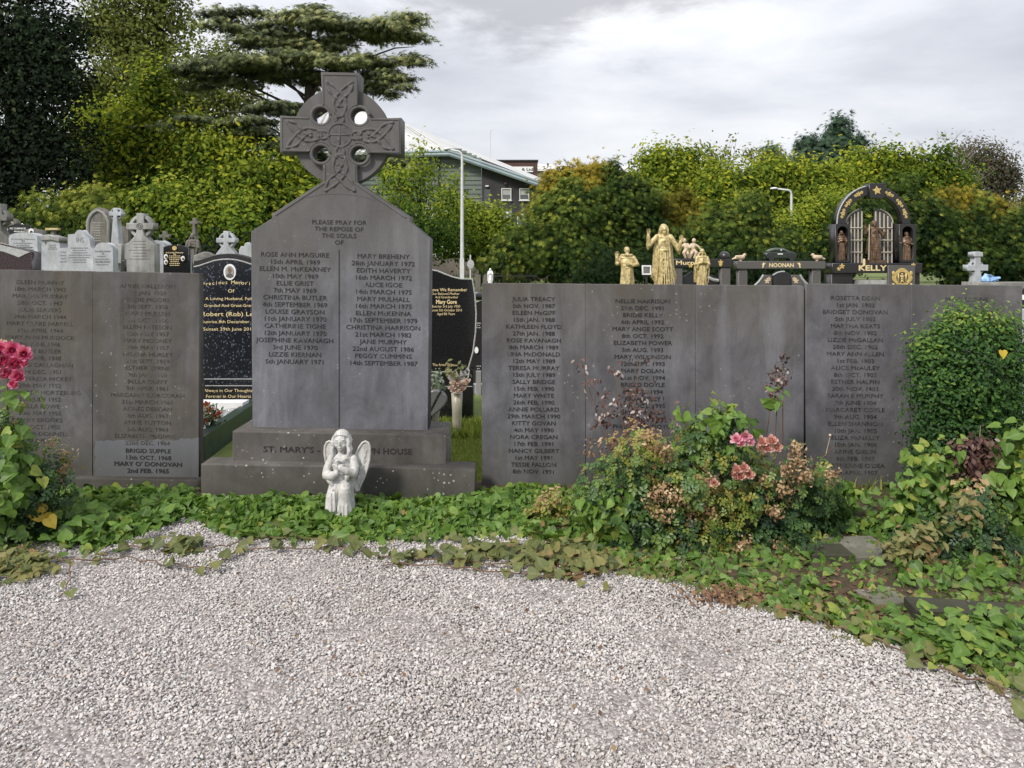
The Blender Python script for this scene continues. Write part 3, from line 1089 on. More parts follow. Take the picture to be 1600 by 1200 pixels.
DW = 5.22
SL = .019
PATCH = None
wl_x = (X(-190, DW) + X(311, DW)) / 2
lx = X(60, DW)
M['walll'] = stone('left wall limestone', (0.092, 0.089, 0.09), (0.09, 0.074, 0.056), .8, .38, .45, seed=3.7, basez=.42,
                   patch=(X(150, DW) - lx, 5, -1, Z(690, DW) + .012, (0.15, 0.155, 0.175)))
wl = name_wall('memorial_wall', 'grey name wall left of the cross with a paler cleaned patch at its lower right', -190, 311, 422, 748, DW, [145], [M['walll']], SL, .085, xref=60)
link('wall_plinth', plate([[(X(-190, DW - .06), -.04), (X(309, DW - .06), -.04), (X(309, DW - .06), Z(746, DW - .06)), (X(-190, DW - .06), Z(746, DW - .06))]], DW + .02, .16, .008), M['base'], wl, shear=.015)
UW = DW / F
lt_a = 'EILEEN MURPHY\n18th MARCH 1942\nMARTHA MURRAY\n28th OCT. 1943\nJULIA SEAVERS\n24th MARCH 1944\nMARY CLARE FARRELL\n11th APRIL 1944\nMARY ANN MURDOCK\n9th JUNE 1946\nMARY BUTLER\n11th APR. 1948\nMARY O CALLAGHAN\n23rd DEC. 1951\nANN TERESA HICKEY\n29th MAY 1952\nMARIA MARY MORTZBURG\n21st JULY 1952\nBELLA ROWE\n30th MAY 1955\nMARY BROOKS\n1st OCT. 1955\nMARY McDONNELL\n4th JUNE 1956'
lt_b = 'ANNIE HALLERON\n1st JAN. 1956\nBRIDIE MOORE\n8th SEPT. 1956\nMARY MULLEN\n1st OCT. 1956\nELLEN FATESON\n12th MAY 1957\nMARY MOONEY\n30th MAY 1957\nHELENA HURLEY\n21st SEPT. 1959\nESTHER BYRNE\n9th JAN. 1960\nBELLA DUFFY\n9th APRIL 1961\nMARGARET CORCORAN\n21st MARCH 1961\nAGNES DEEGAN\n8th AUG. 1963\nANNE TUTTON\n5th AUG. 1964\nELIZABETH McGIVNEY\n22nd DEC. 1964'
link('inscription', text_mesh(lt_a, X(63, DW), Z(441, DW), DW - .0045, 6.2 * UW, 10.75 * UW, 1.16, .0), M['ink2'], wl, shear=SL)
link('inscription', text_mesh(lt_b, X(231, DW), Z(443.9, DW), DW - .0045, 6.2 * UW, 10.65 * UW, 1.16, .0), M['ink2'], wl, shear=SL)
link('inscription', text_mesh("BRIGID SUPPLE\n13th OCT. 1968", X(232, DW), Z(700.9, DW), DW - .0045, 6.4 * UW, 10.7 * UW, 1.16, .010), M['ink'], wl, shear=SL)
link('inscription', text_mesh("MARY O' DONOVAN\n2nd FEB. 1965", X(232, DW), Z(721.5, DW), DW - .0045, 6.6 * UW, 10.6 * UW, 1.18, .022), M['ink3'], wl, shear=SL)

DR = 5.26
UR = DR / F
wr = name_wall('memorial_wall', 'long grey streaked name wall right of the cross, behind the rose bush', 753, 1256, 444, 776, DR, [915, 1087], [M['wallr']], .0085, .09)
rt_a = 'JULIA TREACY\n5th NOV. 1987\nEILEEN McGIFF\n15th JAN. 1988\nKATHLEEN FLOYD\n27th JAN. 1988\nROSE KAVANAGH\n8th MARCH 1989\nUNA McDONALD\n12th MAY 1989\nTERESA MURRAY\n15th JULY 1989\nSALLY BRIDGE\n15th FEB. 1990\nMARY WHITE\n26th FEB. 1990\nANNIE POLLARD\n29th MARCH 1990\nKITTY GOVAN\n4th MAY 1990\nNORA CREGAN\n17th FEB. 1991\nNANCY GILBERT\n1st MAY 1991\nTESSIE FALLON\n8th NOV. 1991'
rt_b = 'NELLIE HARRISON\n29th DEC. 1991\nBRIDIE KELLY\n6th APRIL 1992\nMARY ANGE SCOTT\n8th OCT. 1992\nELIZABETH POWER\n5th AUG. 1993\nMARY WILKINSON\n12th SEPT. 1993\nMARY DOLAN\n21st NOV. 1994\nBRIGID DOYLE\n8th DEC. 1994\nJULIA KELLY\n11th OCT. 1995\nBRIDIE WALSH\n25th MAY 1997\nPHILOMENA DOYLE'
link('inscription', text_mesh(rt_a, X(834, DR), Z(468.6, DR), DR - .0045, 6.3 * UR, 10.77 * UR, 1.15, .010), M['ink'], wr, shear=.0085)
link('inscription', text_mesh(rt_b, X(1004, DR), Z(470.5, DR), DR - .0045, 6.3 * UR, 10.87 * UR, 1.15, .010), M['ink'], wr, shear=.0085)
wr2 = name_wall('memorial_wall', 'grey name wall at the far right, half hidden by the rounded box bush', 1259, 1597, 444.5, 776, DR, [1423], [M['wallr2']], .0088, .09)
link('wall_plinth', plate([[(X(1262, DR - .06), -.04), (X(1600, DR - .06), -.04), (X(1600, DR - .06), Z(778, DR - .06)), (X(1262, DR - .06), Z(778, DR - .06))]], DR + .02, .16, .008), M['base'], wr2, shear=.0)
ft_a = "ROSETTA DEAN\n1st JAN. 1902\nBRIDGET DONOVAN\n5th JULY 1902\nMARTHA KEATS\n8th NOV. 1902\nLIZZIE McGALLAN\n28th DEC. 1902\nMARY ANN ALLEN\n1st FEB. 1903\nALICE McAULEY\n8th OCT. 1903\nESTHER HALPIN\n30th NOV. 1903\nSARAH E MURPHY\n7th JUNE 1904\nMARGARET COYLE\n9th AUG. 1904\nELLEN SHANNON\n10th JAN. 1905\nELIZA McNALLY\n18th JAN. 1906\nANNE GIBLIN\n6th FEB. 1907\nCATHERINE O'DEA\n6th APRIL 1907"
link('inscription', text_mesh(ft_a, X(1336, DR), Z(466.4, DR), DR - .0045, 6.3 * UR, 10.9 * UR, 1.18, .003), M['ink2'], wr2, shear=.0088)
link('inscription', text_mesh('MARY DUNNE\n4th JUNE 1962', X(1510, DR), Z(467, DR), DR - .0045, 6.3 * UR, 10.9 * UR, 1.15, .0), M['ink2'], wr2, shear=.0088)

# ------------------------------------------------------------------ headstones beyond the walls
def arch_top(x0, x1, ys, yt, n=12, p=1.0):
    """curved top from (x0, ys) over yt to (x1, ys)"""
    c = (x0 + x1) / 2
    return [(c - (x1 - x0) / 2 * math.cos(math.pi * i / n), ys - (ys - yt) * math.sin(math.pi * i / n) ** p) for i in range(n + 1)]


def px_plate(pts, D, t, gx, bevel=.012):
    """headstone slab: photo outline of the visible top, carried down into the ground"""
    o = [(X(x, D), Z(y, D)) for x, y in pts]
    zb = gz(X(gx, D), D) - .08
    o = o + [(o[-1][0], zb), (o[0][0], zb)]
    return plate([o], D + t / 2, t, bevel)


GRP = 'headstones beyond the left memorial wall'


def headstone(name, label, pts, D, t, mat, group=None, bevel=.012, cat='headstone'):
    gx = (pts[0][0] + pts[-1][0]) / 2
    h = thing(name, label, cat, (X(gx, D), D, gz(X(gx, D), D)), group)
    link('slab', px_plate(pts, D, t, gx, bevel), mat, h)
    return h


def lines(body, cx, cy, D, cap, pitch, mat, parent, width=None, bold=.005, xs=1.0, name='inscription'):
    k = D / F
    return link(name, text_mesh(body, X(cx, D), Z(cy, D), D - .003, cap * k, pitch * k if pitch else None, xs, bold, width=width * k if width else None), mat, parent)


def scribble(n, cx, cy, D, w, pitch, mat, parent, seed=0, name='inscription', cap=1.6):
    """rows of lettering too small and far to read: broken dashes of letter height"""
    r = random.Random(seed)
    mb = MB()
    k = D / F
    for i in range(n):
        ww = w * r.uniform(.55, 1.0)
        x = cx - ww / 2
        while x < cx + ww / 2:
            l = r.uniform(1.0, 2.6)
            a, b_ = X(x, D), X(min(x + l, cx + ww / 2), D)
            z = Z(cy + i * pitch, D)
            mb.box(a, b_, D - .003, D + .002, z - cap * k / 2, z + cap * k / 2)
            x += l + r.uniform(.5, 1.1)
    return link(name, mb.mesh(name), mat, parent)


def oval(cx, cy, rx, ry, D, mat, parent, name='photo_plaque', t=.012):
    mb = MB()
    k = D / F
    mb.prism([(X(cx, D) + rx * k * math.cos(a), Z(cy, D) + ry * k * math.sin(a)) for a in np.linspace(0, 2 * math.pi, 20, endpoint=False)], D - t, D + .004)
    return link(name, mb.mesh(name), mat, parent)


def cross_stone(name, label, c, arm, up, bar, R, D, t, mat, lower, group=None, hole=None, base_ext=None, cat='headstone', cap=None):
    """wheel cross in photo pixels: c centre, arm reach, up reach, bar half width, R wheel radius; lower = outline below the wheel, left side top to bottom (mirrored)"""
    x0, y0 = c
    gx = x0
    h = thing(name, label, cat, (X(x0, D), D, gz(X(x0, D), D)), group)
    left = [(x0 - bar, y0 + bar)] + [(x0 + a, y0 + b_) for a, b_ in lower]
    pts = left[::-1] + [(x0 - bar, y0 + bar), (x0 - arm, y0 + bar * 1.05), (x0 - arm, y0 - bar * 1.05), (x0 - bar, y0 - bar), (x0 - bar * 1.05, y0 - up), (x0 + bar * 1.05, y0 - up), (x0 + bar, y0 - bar),
                        (x0 + arm, y0 - bar * 1.05), (x0 + arm, y0 + bar * 1.05)] + [(2 * x0 - x, y) for x, y in left]
    dd = []
    for p in pts:
        if not dd or abs(p[0] - dd[-1][0]) + abs(p[1] - dd[-1][1]) > .01:
            dd.append(p)
    link('slab', px_plate(dd, D, t, gx, min(.012, t * .2)), mat, h)
    if R:
        outer = [(X(x0 + R * math.cos(a), D), Z(y0 + R * math.sin(a), D)) for a in np.linspace(0, 2 * math.pi, 40, endpoint=False)]
        r2 = R * .74 if hole is None else None
        outs = [outer]
        if hole is None:
            outs.append([(X(x0 + r2 * math.cos(a), D), Z(y0 + r2 * math.sin(a), D)) for a in np.linspace(0, 2 * math.pi, 40, endpoint=False)])
        else:
            for sx in (-1, 1):
                for sy in (-1, 1):
                    outs.append([(X(x0 + sx * (bar + hole * .8) + hole * math.cos(a), D), Z(y0 + sy * (bar + hole * .8) + hole * math.sin(a), D)) for a in np.linspace(0, 2 * math.pi, 14, endpoint=False)])
        link('wheel', plate(outs, D + t / 2, t * .62, .006), mat, h)
    if cap:
        link('cap', plate([[(X(x0 + a, D), Z(y0 + b_, D)) for a, b_ in cap]], D + t / 2, t * 1.25, .008), mat, h)
    return h


# -- left group
h = cross_stone('celtic_cross', 'weathered grey celtic cross cut off by the left edge of the photo', (-4, 340), 15, 22, 5, 14, 15, .2, M['grey_stone'], [(-5, 20), (-16, 30), (-17, 50)], GRP)
h = headstone('rounded_headstone', 'old pale rounded stone with a carved ring behind the black headstone', [(4, 390)] + arch_top(5, 27, 352, 341) + [(28, 390)], 17.5, .16, M['old_stone'], GRP)
lp = MB()
lp.tube([(X(16 + 6.5 * math.cos(a), 17.5), 17.48, Z(353 + 7 * math.sin(a), 17.5)) for a in np.linspace(0, 2 * math.pi, 20)], .028, 6)
link('carved_ring', lp.mesh('carved_ring'), M['pale_stone'], h)
h = headstone('black_headstone', 'black granite headstone with a low gable top and white lettering', [(13.5, 380), (13.5, 354), (27, 349.5), (44.5, 353), (45, 380)], 16.6, .1, M['black_granite'], GRP)
lines('MC CORMACK', 28, 357, 16.6, 2.6, None, M['white_ink'], h, 25, .03)
scribble(1, 31, 361.5, 16.6, 18, 3, M['white_ink'], h, 2)
h = headstone('grey_headstone', 'dark grey flat headstone with a white oval picture near its top', [(39, 385), (39, 360), (48, 357.5), (66, 360.5), (66, 385)], 16.0, .12, M['grey_stone'], GRP)
oval(49, 361.5, 4.2, 4.4, 15.99, M['white_paint'], h)
o_ = oval(49, 362.6, 1.9, 2.2, 15.975, M['iron'], h, 'portrait')
h = headstone('white_headstone', 'pale arched headstone with grey lettering behind the dark red granite stone', [(14.5, 400), (14.5, 372)] + arch_top(14.6, 57, 371, 364)[1:] + [(58, 400)], 13.6, .24, M['white_stone'], GRP)
lines('In Loving Memory\nOf', 36, 373.5, 13.6, 2.3, 3.2, M['grey_ink'], h, 36)
scribble(4, 36, 380, 13.6, 34, 3.4, M['grey_ink'], h, 5)
lines('EMILY DEMPSEY', 36, 386.5, 13.598, 2.2, None, M['grey_ink'], h, 28, .03)
scribble(5, 40, 394, 13.6, 30, 3.5, M['grey_ink'], h, 8)
# polished red granite, sloping top
h = thing('red_granite_headstone', 'dark red granite stone with a pale polished sloping top at the left edge', 'headstone', (X(10, 9.4), 9.4, gz(X(10, 9.4), 9.4)), GRP)
link('slab', px_plate([(-46, 430), (-46, 372), (0, 383.5), (48, 394.5), (48, 430)], 9.4, .2, 0, .004), M['red_granite'], h)
mb = MB()
mb.prism([(X(-46, 9.4), Z(371, 9.4)), (X(48, 9.4), Z(394, 9.4)), (X(40, 9.4), Z(397, 9.4)), (X(30, 9.4), Z(402, 9.4)), (X(6, 9.4), Z(393, 9.4)), (X(-46, 9.4), Z(386, 9.4))], 9.39, 9.402)
link('polished_bevel', mb.mesh('polished_bevel'), M['edge'], h)
# white pillar with pediment
h = headstone('white_headstone', 'white painted pillar headstone with a small pediment, left of the IHS stone', [(66, 410), (66, 374.5), (92, 376.5), (92.5, 410)], 13.0, .3, M['white_stone'], GRP)
link('pediment', plate([[(X(x, 13), Z(y, 13)) for x, y in [(65, 376), (65, 368), (76, 366.5), (84, 369.5), (93.5, 371.5), (94, 378), (80, 375)]]], 13.14, .34, .01), M['pale_stone'], h)
mb = MB()
for a_, b_, c_, d_ in ((70.5, 71.6, 377, 381.5), (69.3, 72.8, 378, 379)):
    mb.box(X(a_, 13), X(b_, 13), 12.99, 13.002, Z(d_, 13), Z(c_, 13))
link('incised_cross', mb.mesh('incised_cross'), M['grey_ink'], h)
scribble(3, 82, 383, 13, 16, 3, M['grey_ink'], h, 4)
# gilded board on a stone post
h = thing('memorial_board', 'small gilded board on a stone post rising behind the white pillar headstone', 'memorial', (X(82, 15.2), 15.2, gz(X(82, 15.2), 15.2)), GRP)
link('post', MB().box(X(79, 15.2), X(84.5, 15.2), 15.2, 15.28, gz(X(82, 15.2), 15.2) - .05, Z(360, 15.2)).mesh('post'), M['old_stone'], h)
link('board', MB().box(X(72.5, 15.2), X(93, 15.2), 15.16, 15.24, Z(359.6, 15.2), Z(356.2, 15.2)).mesh('board'), M['gilt'], h)
scribble(1, 83, 358, 15.155, 16, 3, M['white_ink'], h, 44, cap=1.4)
h = headstone('stone_post', 'small dark brown stone post standing in the gap left of the IHS stone', [(97, 400), (97, 377)] + arch_top(97, 106, 377, 375)[1:] + [(106.5, 400)], 16, .14, M['old_stone'], GRP, cat='post')
# IHS stone
IH = [(92, 410), (92, 389), (106, 388), (108, 384), (107, 381), (107, 367.5), (117, 366.5), (121, 361), (124.5, 360), (128, 361), (132, 366.5), (138, 372), (139, 376), (140, 384), (141, 388), (146, 389.5), (146, 410)]
h = headstone('white_headstone', 'white stepped headstone lettered IHS under its pointed top', IH, 12.4, .14, M['white_stone'], GRP)
link('monogram', join_meshes('monogram', [text_mesh('IHS', X(125, 12.4), Z(374.8, 12.4), 12.397, 7.6 * 12.4 / F, None, 1, .0, width=11.5 * 12.4 / F)]), M['grey_ink'], h)
scribble(7, 124, 387.5, 12.4, 36, 3.7, M['grey_ink'], h, 11)
scribble(4, 99, 394, 12.4, 11, 5, M['grey_ink'], h, 12)
# big gothic stone
G1 = [(136, 410), (134, 350), (134.5, 343), (138, 335), (144, 328), (150, 325), (153.5, 324), (157, 325), (163, 328), (169, 335), (172.5, 343), (173, 350), (171, 410)]
h = headstone('gothic_headstone', 'tall weathered pointed arch headstone with a raised moulding behind the white stones', G1, 15.4, .22, M['old_stone'], GRP)
lp = MB()
lp.tube([(X(153.5 + (x - 153.5) * .84, 15.4), 15.395, Z(410 + (y - 410) * .94, 15.4)) for x, y in G1], .03, 6)
link('moulding', lp.mesh('moulding'), M['pale_stone'], h)
scribble(8, 153, 348, 15.4, 20, 4, M['pale_stone'], h, 77, cap=1.2)
h = headstone('white_headstone', 'pale round topped headstone just right of the IHS stone', [(146.5, 412), (146.5, 389), (149, 388.5)] + arch_top(150, 173, 387, 380)[1:-1] + [(175, 389), (175.5, 412)], 12.2, .16, M['white_stone'], GRP)
lines('IN LOVING MEMORY\nOF', 161, 392.8, 12.2, 2.0, 3.6, M['grey_ink'], h, 24, .03)
scribble(1, 158, 400.5, 12.2, 20, 4, M['grey_ink'], h, 21)
lines('DANIEL BYRNE', 161, 409, 12.2, 2.2, None, M['grey_ink'], h, 22, .03)
scribble(2, 160, 405, 12.2, 22, 8.5, M['grey_ink'], h, 22)
# slim white celtic cross
h = cross_stone('celtic_cross', 'slim white celtic cross on a tall shaft right of the pointed arch stone', (179.6, 334), 10, 8.6, 3.2, 9.6, 14.6, .16, M['white_stone'], [(-4.6, 20), (-6.4, 46), (-6.8, 47)], GRP, hole=1.7)
link('pedestal', plate([[(X(x, 14.5), Z(y, 14.5)) for x, y in [(171.5, 382), (172.5, 380.5), (190.5, 381), (192, 383), (191, 412), (173, 412)]]], 14.62, .3, .015), M['pale_stone'], h)
h = headstone('rounded_headstone', 'brown grey rounded headstone tucked behind the slim white cross', [(184, 412), (184, 362)] + arch_top(184, 199, 362, 354)[1:] + [(200, 385), (200, 412)], 16.4, .14, M['old_stone'], GRP)
h = headstone('broken_slab', 'dark broken slab leaning at the foot of the slim white cross', [(188, 420), (189, 408), (195, 405), (195.5, 420)], 12.0, .06, M['dark_granite'], GRP, cat='stone slab')
# large grey celtic cross
h = cross_stone('celtic_cross', 'broad grey celtic cross headstone, largest of the left group', (218, 353.5), 21.2, 20.5, 5.0, 18.2, 12.8, .2, M['pale_stone'], [(-7, 14), (-18, 26), (-23.5, 27.5), (-24, 60)], GRP)
lp = MB()
for r_ in (4.4, 1.8):
    lp.tube([(X(218 + r_ * math.cos(a), 12.8), 12.8, Z(353.5 + r_ * math.sin(a), 12.8)) for a in np.linspace(0, 2 * math.pi, 20)], .009, 5)
link('boss', lp.mesh('boss'), M['grey_stone'], h)
scribble(7, 218, 377, 12.8, 34, 4.6, M['grey_stone'], h, 31, cap=1.3)
h = headstone('grey_headstone', 'pale headstone with a curved cornice half hidden by the broad celtic cross', [(238, 412), (238, 377.5), (246, 376), (253, 379.5), (256, 383), (256, 412)], 13.6, .3, M['white_stone'], GRP)
h = cross_stone('stone_cross', 'small dark stone cross peeping over the black portrait headstone', (256, 369), 8, 8, 2.4, 0, 16.5, .12, M['old_stone'], [(-3, 16), (-3.5, 20)], GRP)
# black headstone with portraits
h = headstone('black_headstone', 'black headstone with gold text, a gold emblem and three oval portraits', [(256.5, 415), (256.5, 387), (264, 384.5), (274, 383.5), (284, 385), (292, 388), (292, 415)], 12.0, .1, M['black_granite'], GRP)
oval(273, 387.8, 3.6, 3.4, 11.99, M['gilt'], h, 'emblem')
lines('In Loving Memory\nOf', 273, 394.6, 12.0, 2.2, 3.2, M['gold_ink'], h, 27, .02)
scribble(6, 273, 400, 12.0, 22, 2.9, M['gold_ink'], h, 34, cap=1.1)
for (x, y) in ((259.5, 401), (259.6, 409.5), (286, 404)):
    oval(x, y, 2.9, 4.0, 11.99, M['white_paint'], h, 'photo_plaque')
    oval(x, y + .4, 1.3, 2.0, 11.972, M['bronze'], h, 'portrait')
h = headstone('white_marker', 'narrow white marker plaque right of the black portrait headstone', [(292.6, 415), (292.6, 398), (297, 398), (297, 415)], 12.1, .05, M['white_stone'], GRP, cat='grave marker')
scribble(4, 294.8, 401, 12.1, 3, 3.5, M['grey_ink'], h, 40, cap=1.4)
h = headstone('grey_headstone', 'small grey headstone with a shallow arched top just above the blue pearl granite stone', [(301, 425), (302, 399), (310, 396.5), (316, 393.8), (320, 393.2), (324, 394), (330, 397), (335, 399), (336, 425)], 10.6, .12, M['grey_stone'], GRP)
lines('CARROLL', 318.5, 402, 10.6, 2.6, None, M['grey_ink'], h, 20, .02)
lines('+', 319, 396.8, 10.6, 2.6, None, M['grey_ink'], h, None, .02)
h = cross_stone('celtic_cross', 'white marble celtic cross rising behind the blue pearl granite stone', (352.5, 375.5), 15, 14.6, 3.6, 13, 10.8, .14, M['white_stone'], [(-5, 8), (-15.5, 21), (-16.5, 28)], GRP)
h = headstone('white_headstone', 'white trefoil topped stone partly hidden by the left edge of the memorial', [(372, 420), (373, 390), (376, 385), (381, 385), (382, 381), (386, 378.5), (390, 380), (392, 386), (398, 390), (400, 420)], 10.8, .12, M['white_stone'], GRP)


# ------------------------------------------------------------------ statue shapes (unit height, front towards -Y)
def robe(mb, prof, n=12, seed=0, amp=.012, sy=.8):
    """draped skirt: lathe with fold ridges"""
    r = random.Random(seed)
    ph = [r.uniform(0, 6.28) for _ in range(4)]
    V, Fc = [], []
    nn_ = 48
    for (rx, z, cy) in prof:
        for k in range(nn_):
            a = 2 * math.pi * k / nn_
            f = 1 + (amp / .1) * (.5 * math.sin(9 * a + ph[0] + z * 3) + .35 * math.sin(14 * a + ph[1] - z * 4) + .25 * math.sin(5 * a + ph[2])) * min(1, max(0, (prof[-1][1] - z) * 4 + .25))
            V.append((rx * f * math.cos(a), cy + rx * sy * f * math.sin(a), z))
    m_ = len(prof)
    for i in range(m_ - 1):
        for k in range(nn_):
            k2 = (k + 1) % nn_
            Fc.append((i * nn_ + k, i * nn_ + k2, (i + 1) * nn_ + k2, (i + 1) * nn_ + k))
    Fc.append(tuple(range(nn_ - 1, -1, -1)))
    Fc.append(tuple((m_ - 1) * nn_ + k for k in range(nn_)))
    mb.add(V, Fc)


def hand(mb, wrist, d, pal, s=1.0, curl=0.0):
    """open hand: palm, four fingers of different length, thumb from the side"""
    d = Vector(d).normalized()
    pal = Vector(pal).normalized()
    side = d.cross(pal).normalized()
    w_ = Vector(wrist)
    c_ = w_ + d * .022 * s
    for k in range(5):
        mb.capsule([w_ + side * (k - 2) * .006 * s, w_ + d * .042 * s + side * (k - 2) * .0085 * s], .0085 * s, 6)
    for k, l in enumerate((.034, .042, .045, .037)):
        b0 = w_ + d * .044 * s + side * (k - 1.5) * .0125 * s
        b1 = b0 + d * l * .55 * s + pal * curl * .01 * s + side * (k - 1.5) * .003 * s
        b2 = b1 + d * l * .45 * s * (1 - curl * .5) + pal * curl * .02 * s + side * (k - 1.5) * .002 * s
        mb.capsule([b0, b1, b2], [.0062 * s, .0058 * s, .005 * s], 6)
    t0 = w_ + d * .012 * s + side * .018 * s
    mb.capsule([t0, t0 + d * .018 * s + side * .014 * s, t0 + d * .036 * s + side * .02 * s + pal * .006 * s], [.008 * s, .0068 * s, .0056 * s], 6)


def head(mb, c, s=1.0, beard=False, hair='long', tilt=0.0):
    """head with brow, eyes, nose, mouth, ears and hair; s = 1 is a head .13 high"""
    R = Matrix.Rotation(tilt, 3, 'X')
    c = Vector(c)

    def e(p, r):
        mb.ell(c + R @ (Vector(p) * s), tuple(q * s for q in r), R, 12, 8)
    e((0, 0, .008), (.044, .050, .056))
    e((0, -.010, -.022), (.035, .040, .040))
    e((0, -.046, -.044), (.014, .012, .012))          # chin
    e((0, -.051, -.002), (.0065, .011, .017))          # nose
    e((0, -.055, -.011), (.0085, .009, .007))
    for sx in (-1, 1):
        e((.016 * sx, -.044, .017), (.014, .009, .0045))   # brows
        e((.016 * sx, -.0445, .006), (.0085, .006, .005))  # eyes
        e((.024 * sx, -.034, -.014), (.013, .014, .013))   # cheeks
        e((.045 * sx, .004, .0), (.006, .011, .016))
    e((0, -.049, -.0245), (.0125, .006, .0036))
    e((0, -.048, -.031), (.010, .006, .0036))
    if hair == 'long':
        e((0, .016, .026), (.053, .052, .050))
        for sx in (-1, 1):
            for j in range(3):
                mb.capsule([c + R @ (Vector((.044 * sx, .012 * j - .012, .03)) * s), c + R @ (Vector((.054 * sx, .012 * j - .010, -.02)) * s), c + R @ (Vector(((.05 + .01 * j) * sx, .01 * j - .008, -.075)) * s)], [.014 * s, .017 * s, .012 * s], 8)
    elif hair == 'short':
        e((0, .012, .024), (.049, .050, .044))
    elif hair == 'veil':
        e((0, .014, .018), (.056, .056, .060))
    if beard:
        e((0, -.034, -.048), (.028, .022, .030))
        e((0, -.03, -.066), (.018, .016, .024))


def christ():
    mb = MB()
    robe(mb, [(.135, 0, 0), (.13, .08, 0), (.113, .25, 0), (.098, .45, 0), (.088, .58, .0), (.095, .64, .0)], seed=1, amp=.022)
    mb.ell((0, .0, .70), (.108, .075, .12))
    mb.ell((0, .005, .79), (.115, .062, .055))
    # open mantle falling from the shoulders, wider on one side
    for sx in (-1, 1):
        for j in range(5):
            x_ = .095 + .014 * j
            mb.capsule([(sx * (.06 + .006 * j), -.03 + .02 * j, .80), (sx * (x_ - .012), -.045 + .024 * j, .62), (sx * (x_ + .006), -.06 + .026 * j, .35), (sx * (x_ + (.062 if sx > 0 else .03)), -.06 + .03 * j, .07 + .025 * j)], [.016, .015, .016, .009], 8)
    for j in range(4):
        mb.capsule([(-.04 + .028 * j, -.075, .60), (-.04 + .03 * j, -.108, .32), (-.05 + .038 * j, -.138, .02)], [.007, .010, .011], 8)
    mb.ell((0, -.075, .745), (.014, .012, .014))        # heart
    mb.tube([(-.10, -.03, .60), (0, -.092, .595), (.10, -.03, .60)], .012, 8)
    # arms with wide sleeves
    for sx, el, wr_, hd, pl in ((-1, (-.235, -.03, .675), (-.25, -.06, .82), (-.05, -.1, 1), (.25, -1, 0)), (1, (.225, -.03, .61), (.245, -.08, .72), (.08, -.15, 1), (-.15, -1, 0))):
        sh_ = (.105 * sx, 0, .805)
        mb.capsule([sh_, ((sh_[0] + el[0]) / 2, -.01, (sh_[2] + el[2]) / 2), el], [.042, .042, .040], 12)
        mb.capsule([el, wr_], [.042, .028], 12)
        mb.capsule([(el[0] * 1.0, el[1], el[2]), (el[0] * 1.06, el[1] + .01, el[2] - .07)], [.046, .014], 10)
        mb.capsule([wr_, Vector(wr_) + Vector(hd).normalized() * .02], .017, 8)
        hand(mb, Vector(wr_) + Vector(hd).normalized() * .018, hd, pl, 1.15, .3 if sx > 0 else .8)
    mb.capsule([(0, 0, .82), (0, -.005, .88)], .034, 10)
    head(mb, (0, -.012, .925), 1.12, True)
    return bake(mb, .0075, 'figure', 2, .4)


def friar():
    mb = MB()
    robe(mb, [(.165, 0, 0), (.16, .1, 0), (.145, .3, 0), (.14, .48, 0), (.15, .56, 0)], seed=3, amp=.018)
    mb.ell((0, 0, .62), (.17, .115, .15))
    mb.ell((0, .01, .73), (.165, .10, .08))
    mb.tube([(-.145, -.02, .50), (0, -.125, .495), (.145, -.02, .50)], .016, 8)
    mb.capsule([(.05, -.12, .49), (.055, -.14, .3), (.05, -.145, .14)], .010, 6)
    for a in np.linspace(0, 2 * math.pi, 14):
        mb.ell((.115 * math.cos(a), .01 + .09 * math.sin(a), .80), (.04, .035, .032), None, 8, 6)
    mb.capsule([(-.16, 0, .73), (-.235, -.02, .585), (-.235, -.08, .60)], [.06, .062, .05], 10)
    mb.capsule([(-.235, -.05, .60), (-.255, -.09, .74)], [.055, .03], 10)
    hand(mb, (-.257, -.092, .75), (-.05, -.1, 1), (.2, -1, 0), 1.7, .5)
    mb.capsule([(.16, 0, .73), (.24, -.02, .57), (.12, -.13, .56), (.04, -.15, .60)], [.06, .064, .046, .022], 10)
    hand(mb, (.06, -.15, .59), (-1, -.1, .35), (0, 1, 0), 1.5, .4)
    mb.capsule([(0, 0, .78), (0, 0, .86)], .05, 10)
    head(mb, (0, -.015, .905), 1.42, True, 'short')
    return bake(mb, .0085, 'figure', 2, .4)


def lady():
    mb = MB()
    robe(mb, [(.135, 0, 0), (.13, .1, 0), (.12, .3, 0), (.115, .5, 0), (.11, .6, 0)], seed=5, amp=.022)
    mb.ell((0, 0, .68), (.125, .085, .13))
    mb.ell((0, .005, .78), (.125, .075, .06))
    for sx in (-1, 1):
        for j in range(5):
            mb.capsule([(sx * .06, .03 * j - .03, .89), (sx * (.125 + .004 * j), -.02 + .022 * j, .74), (sx * (.165 + .002 * j), -.03 + .026 * j, .48), (sx * (.15 + .008 * j), -.03 + .028 * j, .16)], [.018, .02, .02, .010], 8)
        mb.capsule([(sx * .125, 0, .77), (sx * .155, -.04, .60), (sx * .03, -.125, .655)], [.046, .052, .028], 10)
        mb.capsule([(sx * .12, -.06, .60), (sx * .125, -.07, .50)], [.045, .016], 8)
        hand(mb, (sx * .014, -.128, .655), (-sx * .05, -.06, 1), (-sx, -.1, 0), 1.15, .1)
    for j in range(4):
        mb.capsule([(-.045 + .03 * j, -.075, .58), (-.05 + .034 * j, -.098, .32), (-.06 + .04 * j, -.112, .03)], [.010, .013, .012], 8)
    mb.capsule([(0, 0, .8), (0, -.005, .87)], .036, 10)
    head(mb, (0, -.012, .915), 1.15, False, 'veil')
    return bake(mb, .0075, 'figure', 2, .4)


FIG = {'christ': christ(), 'friar': friar(), 'lady': lady()}


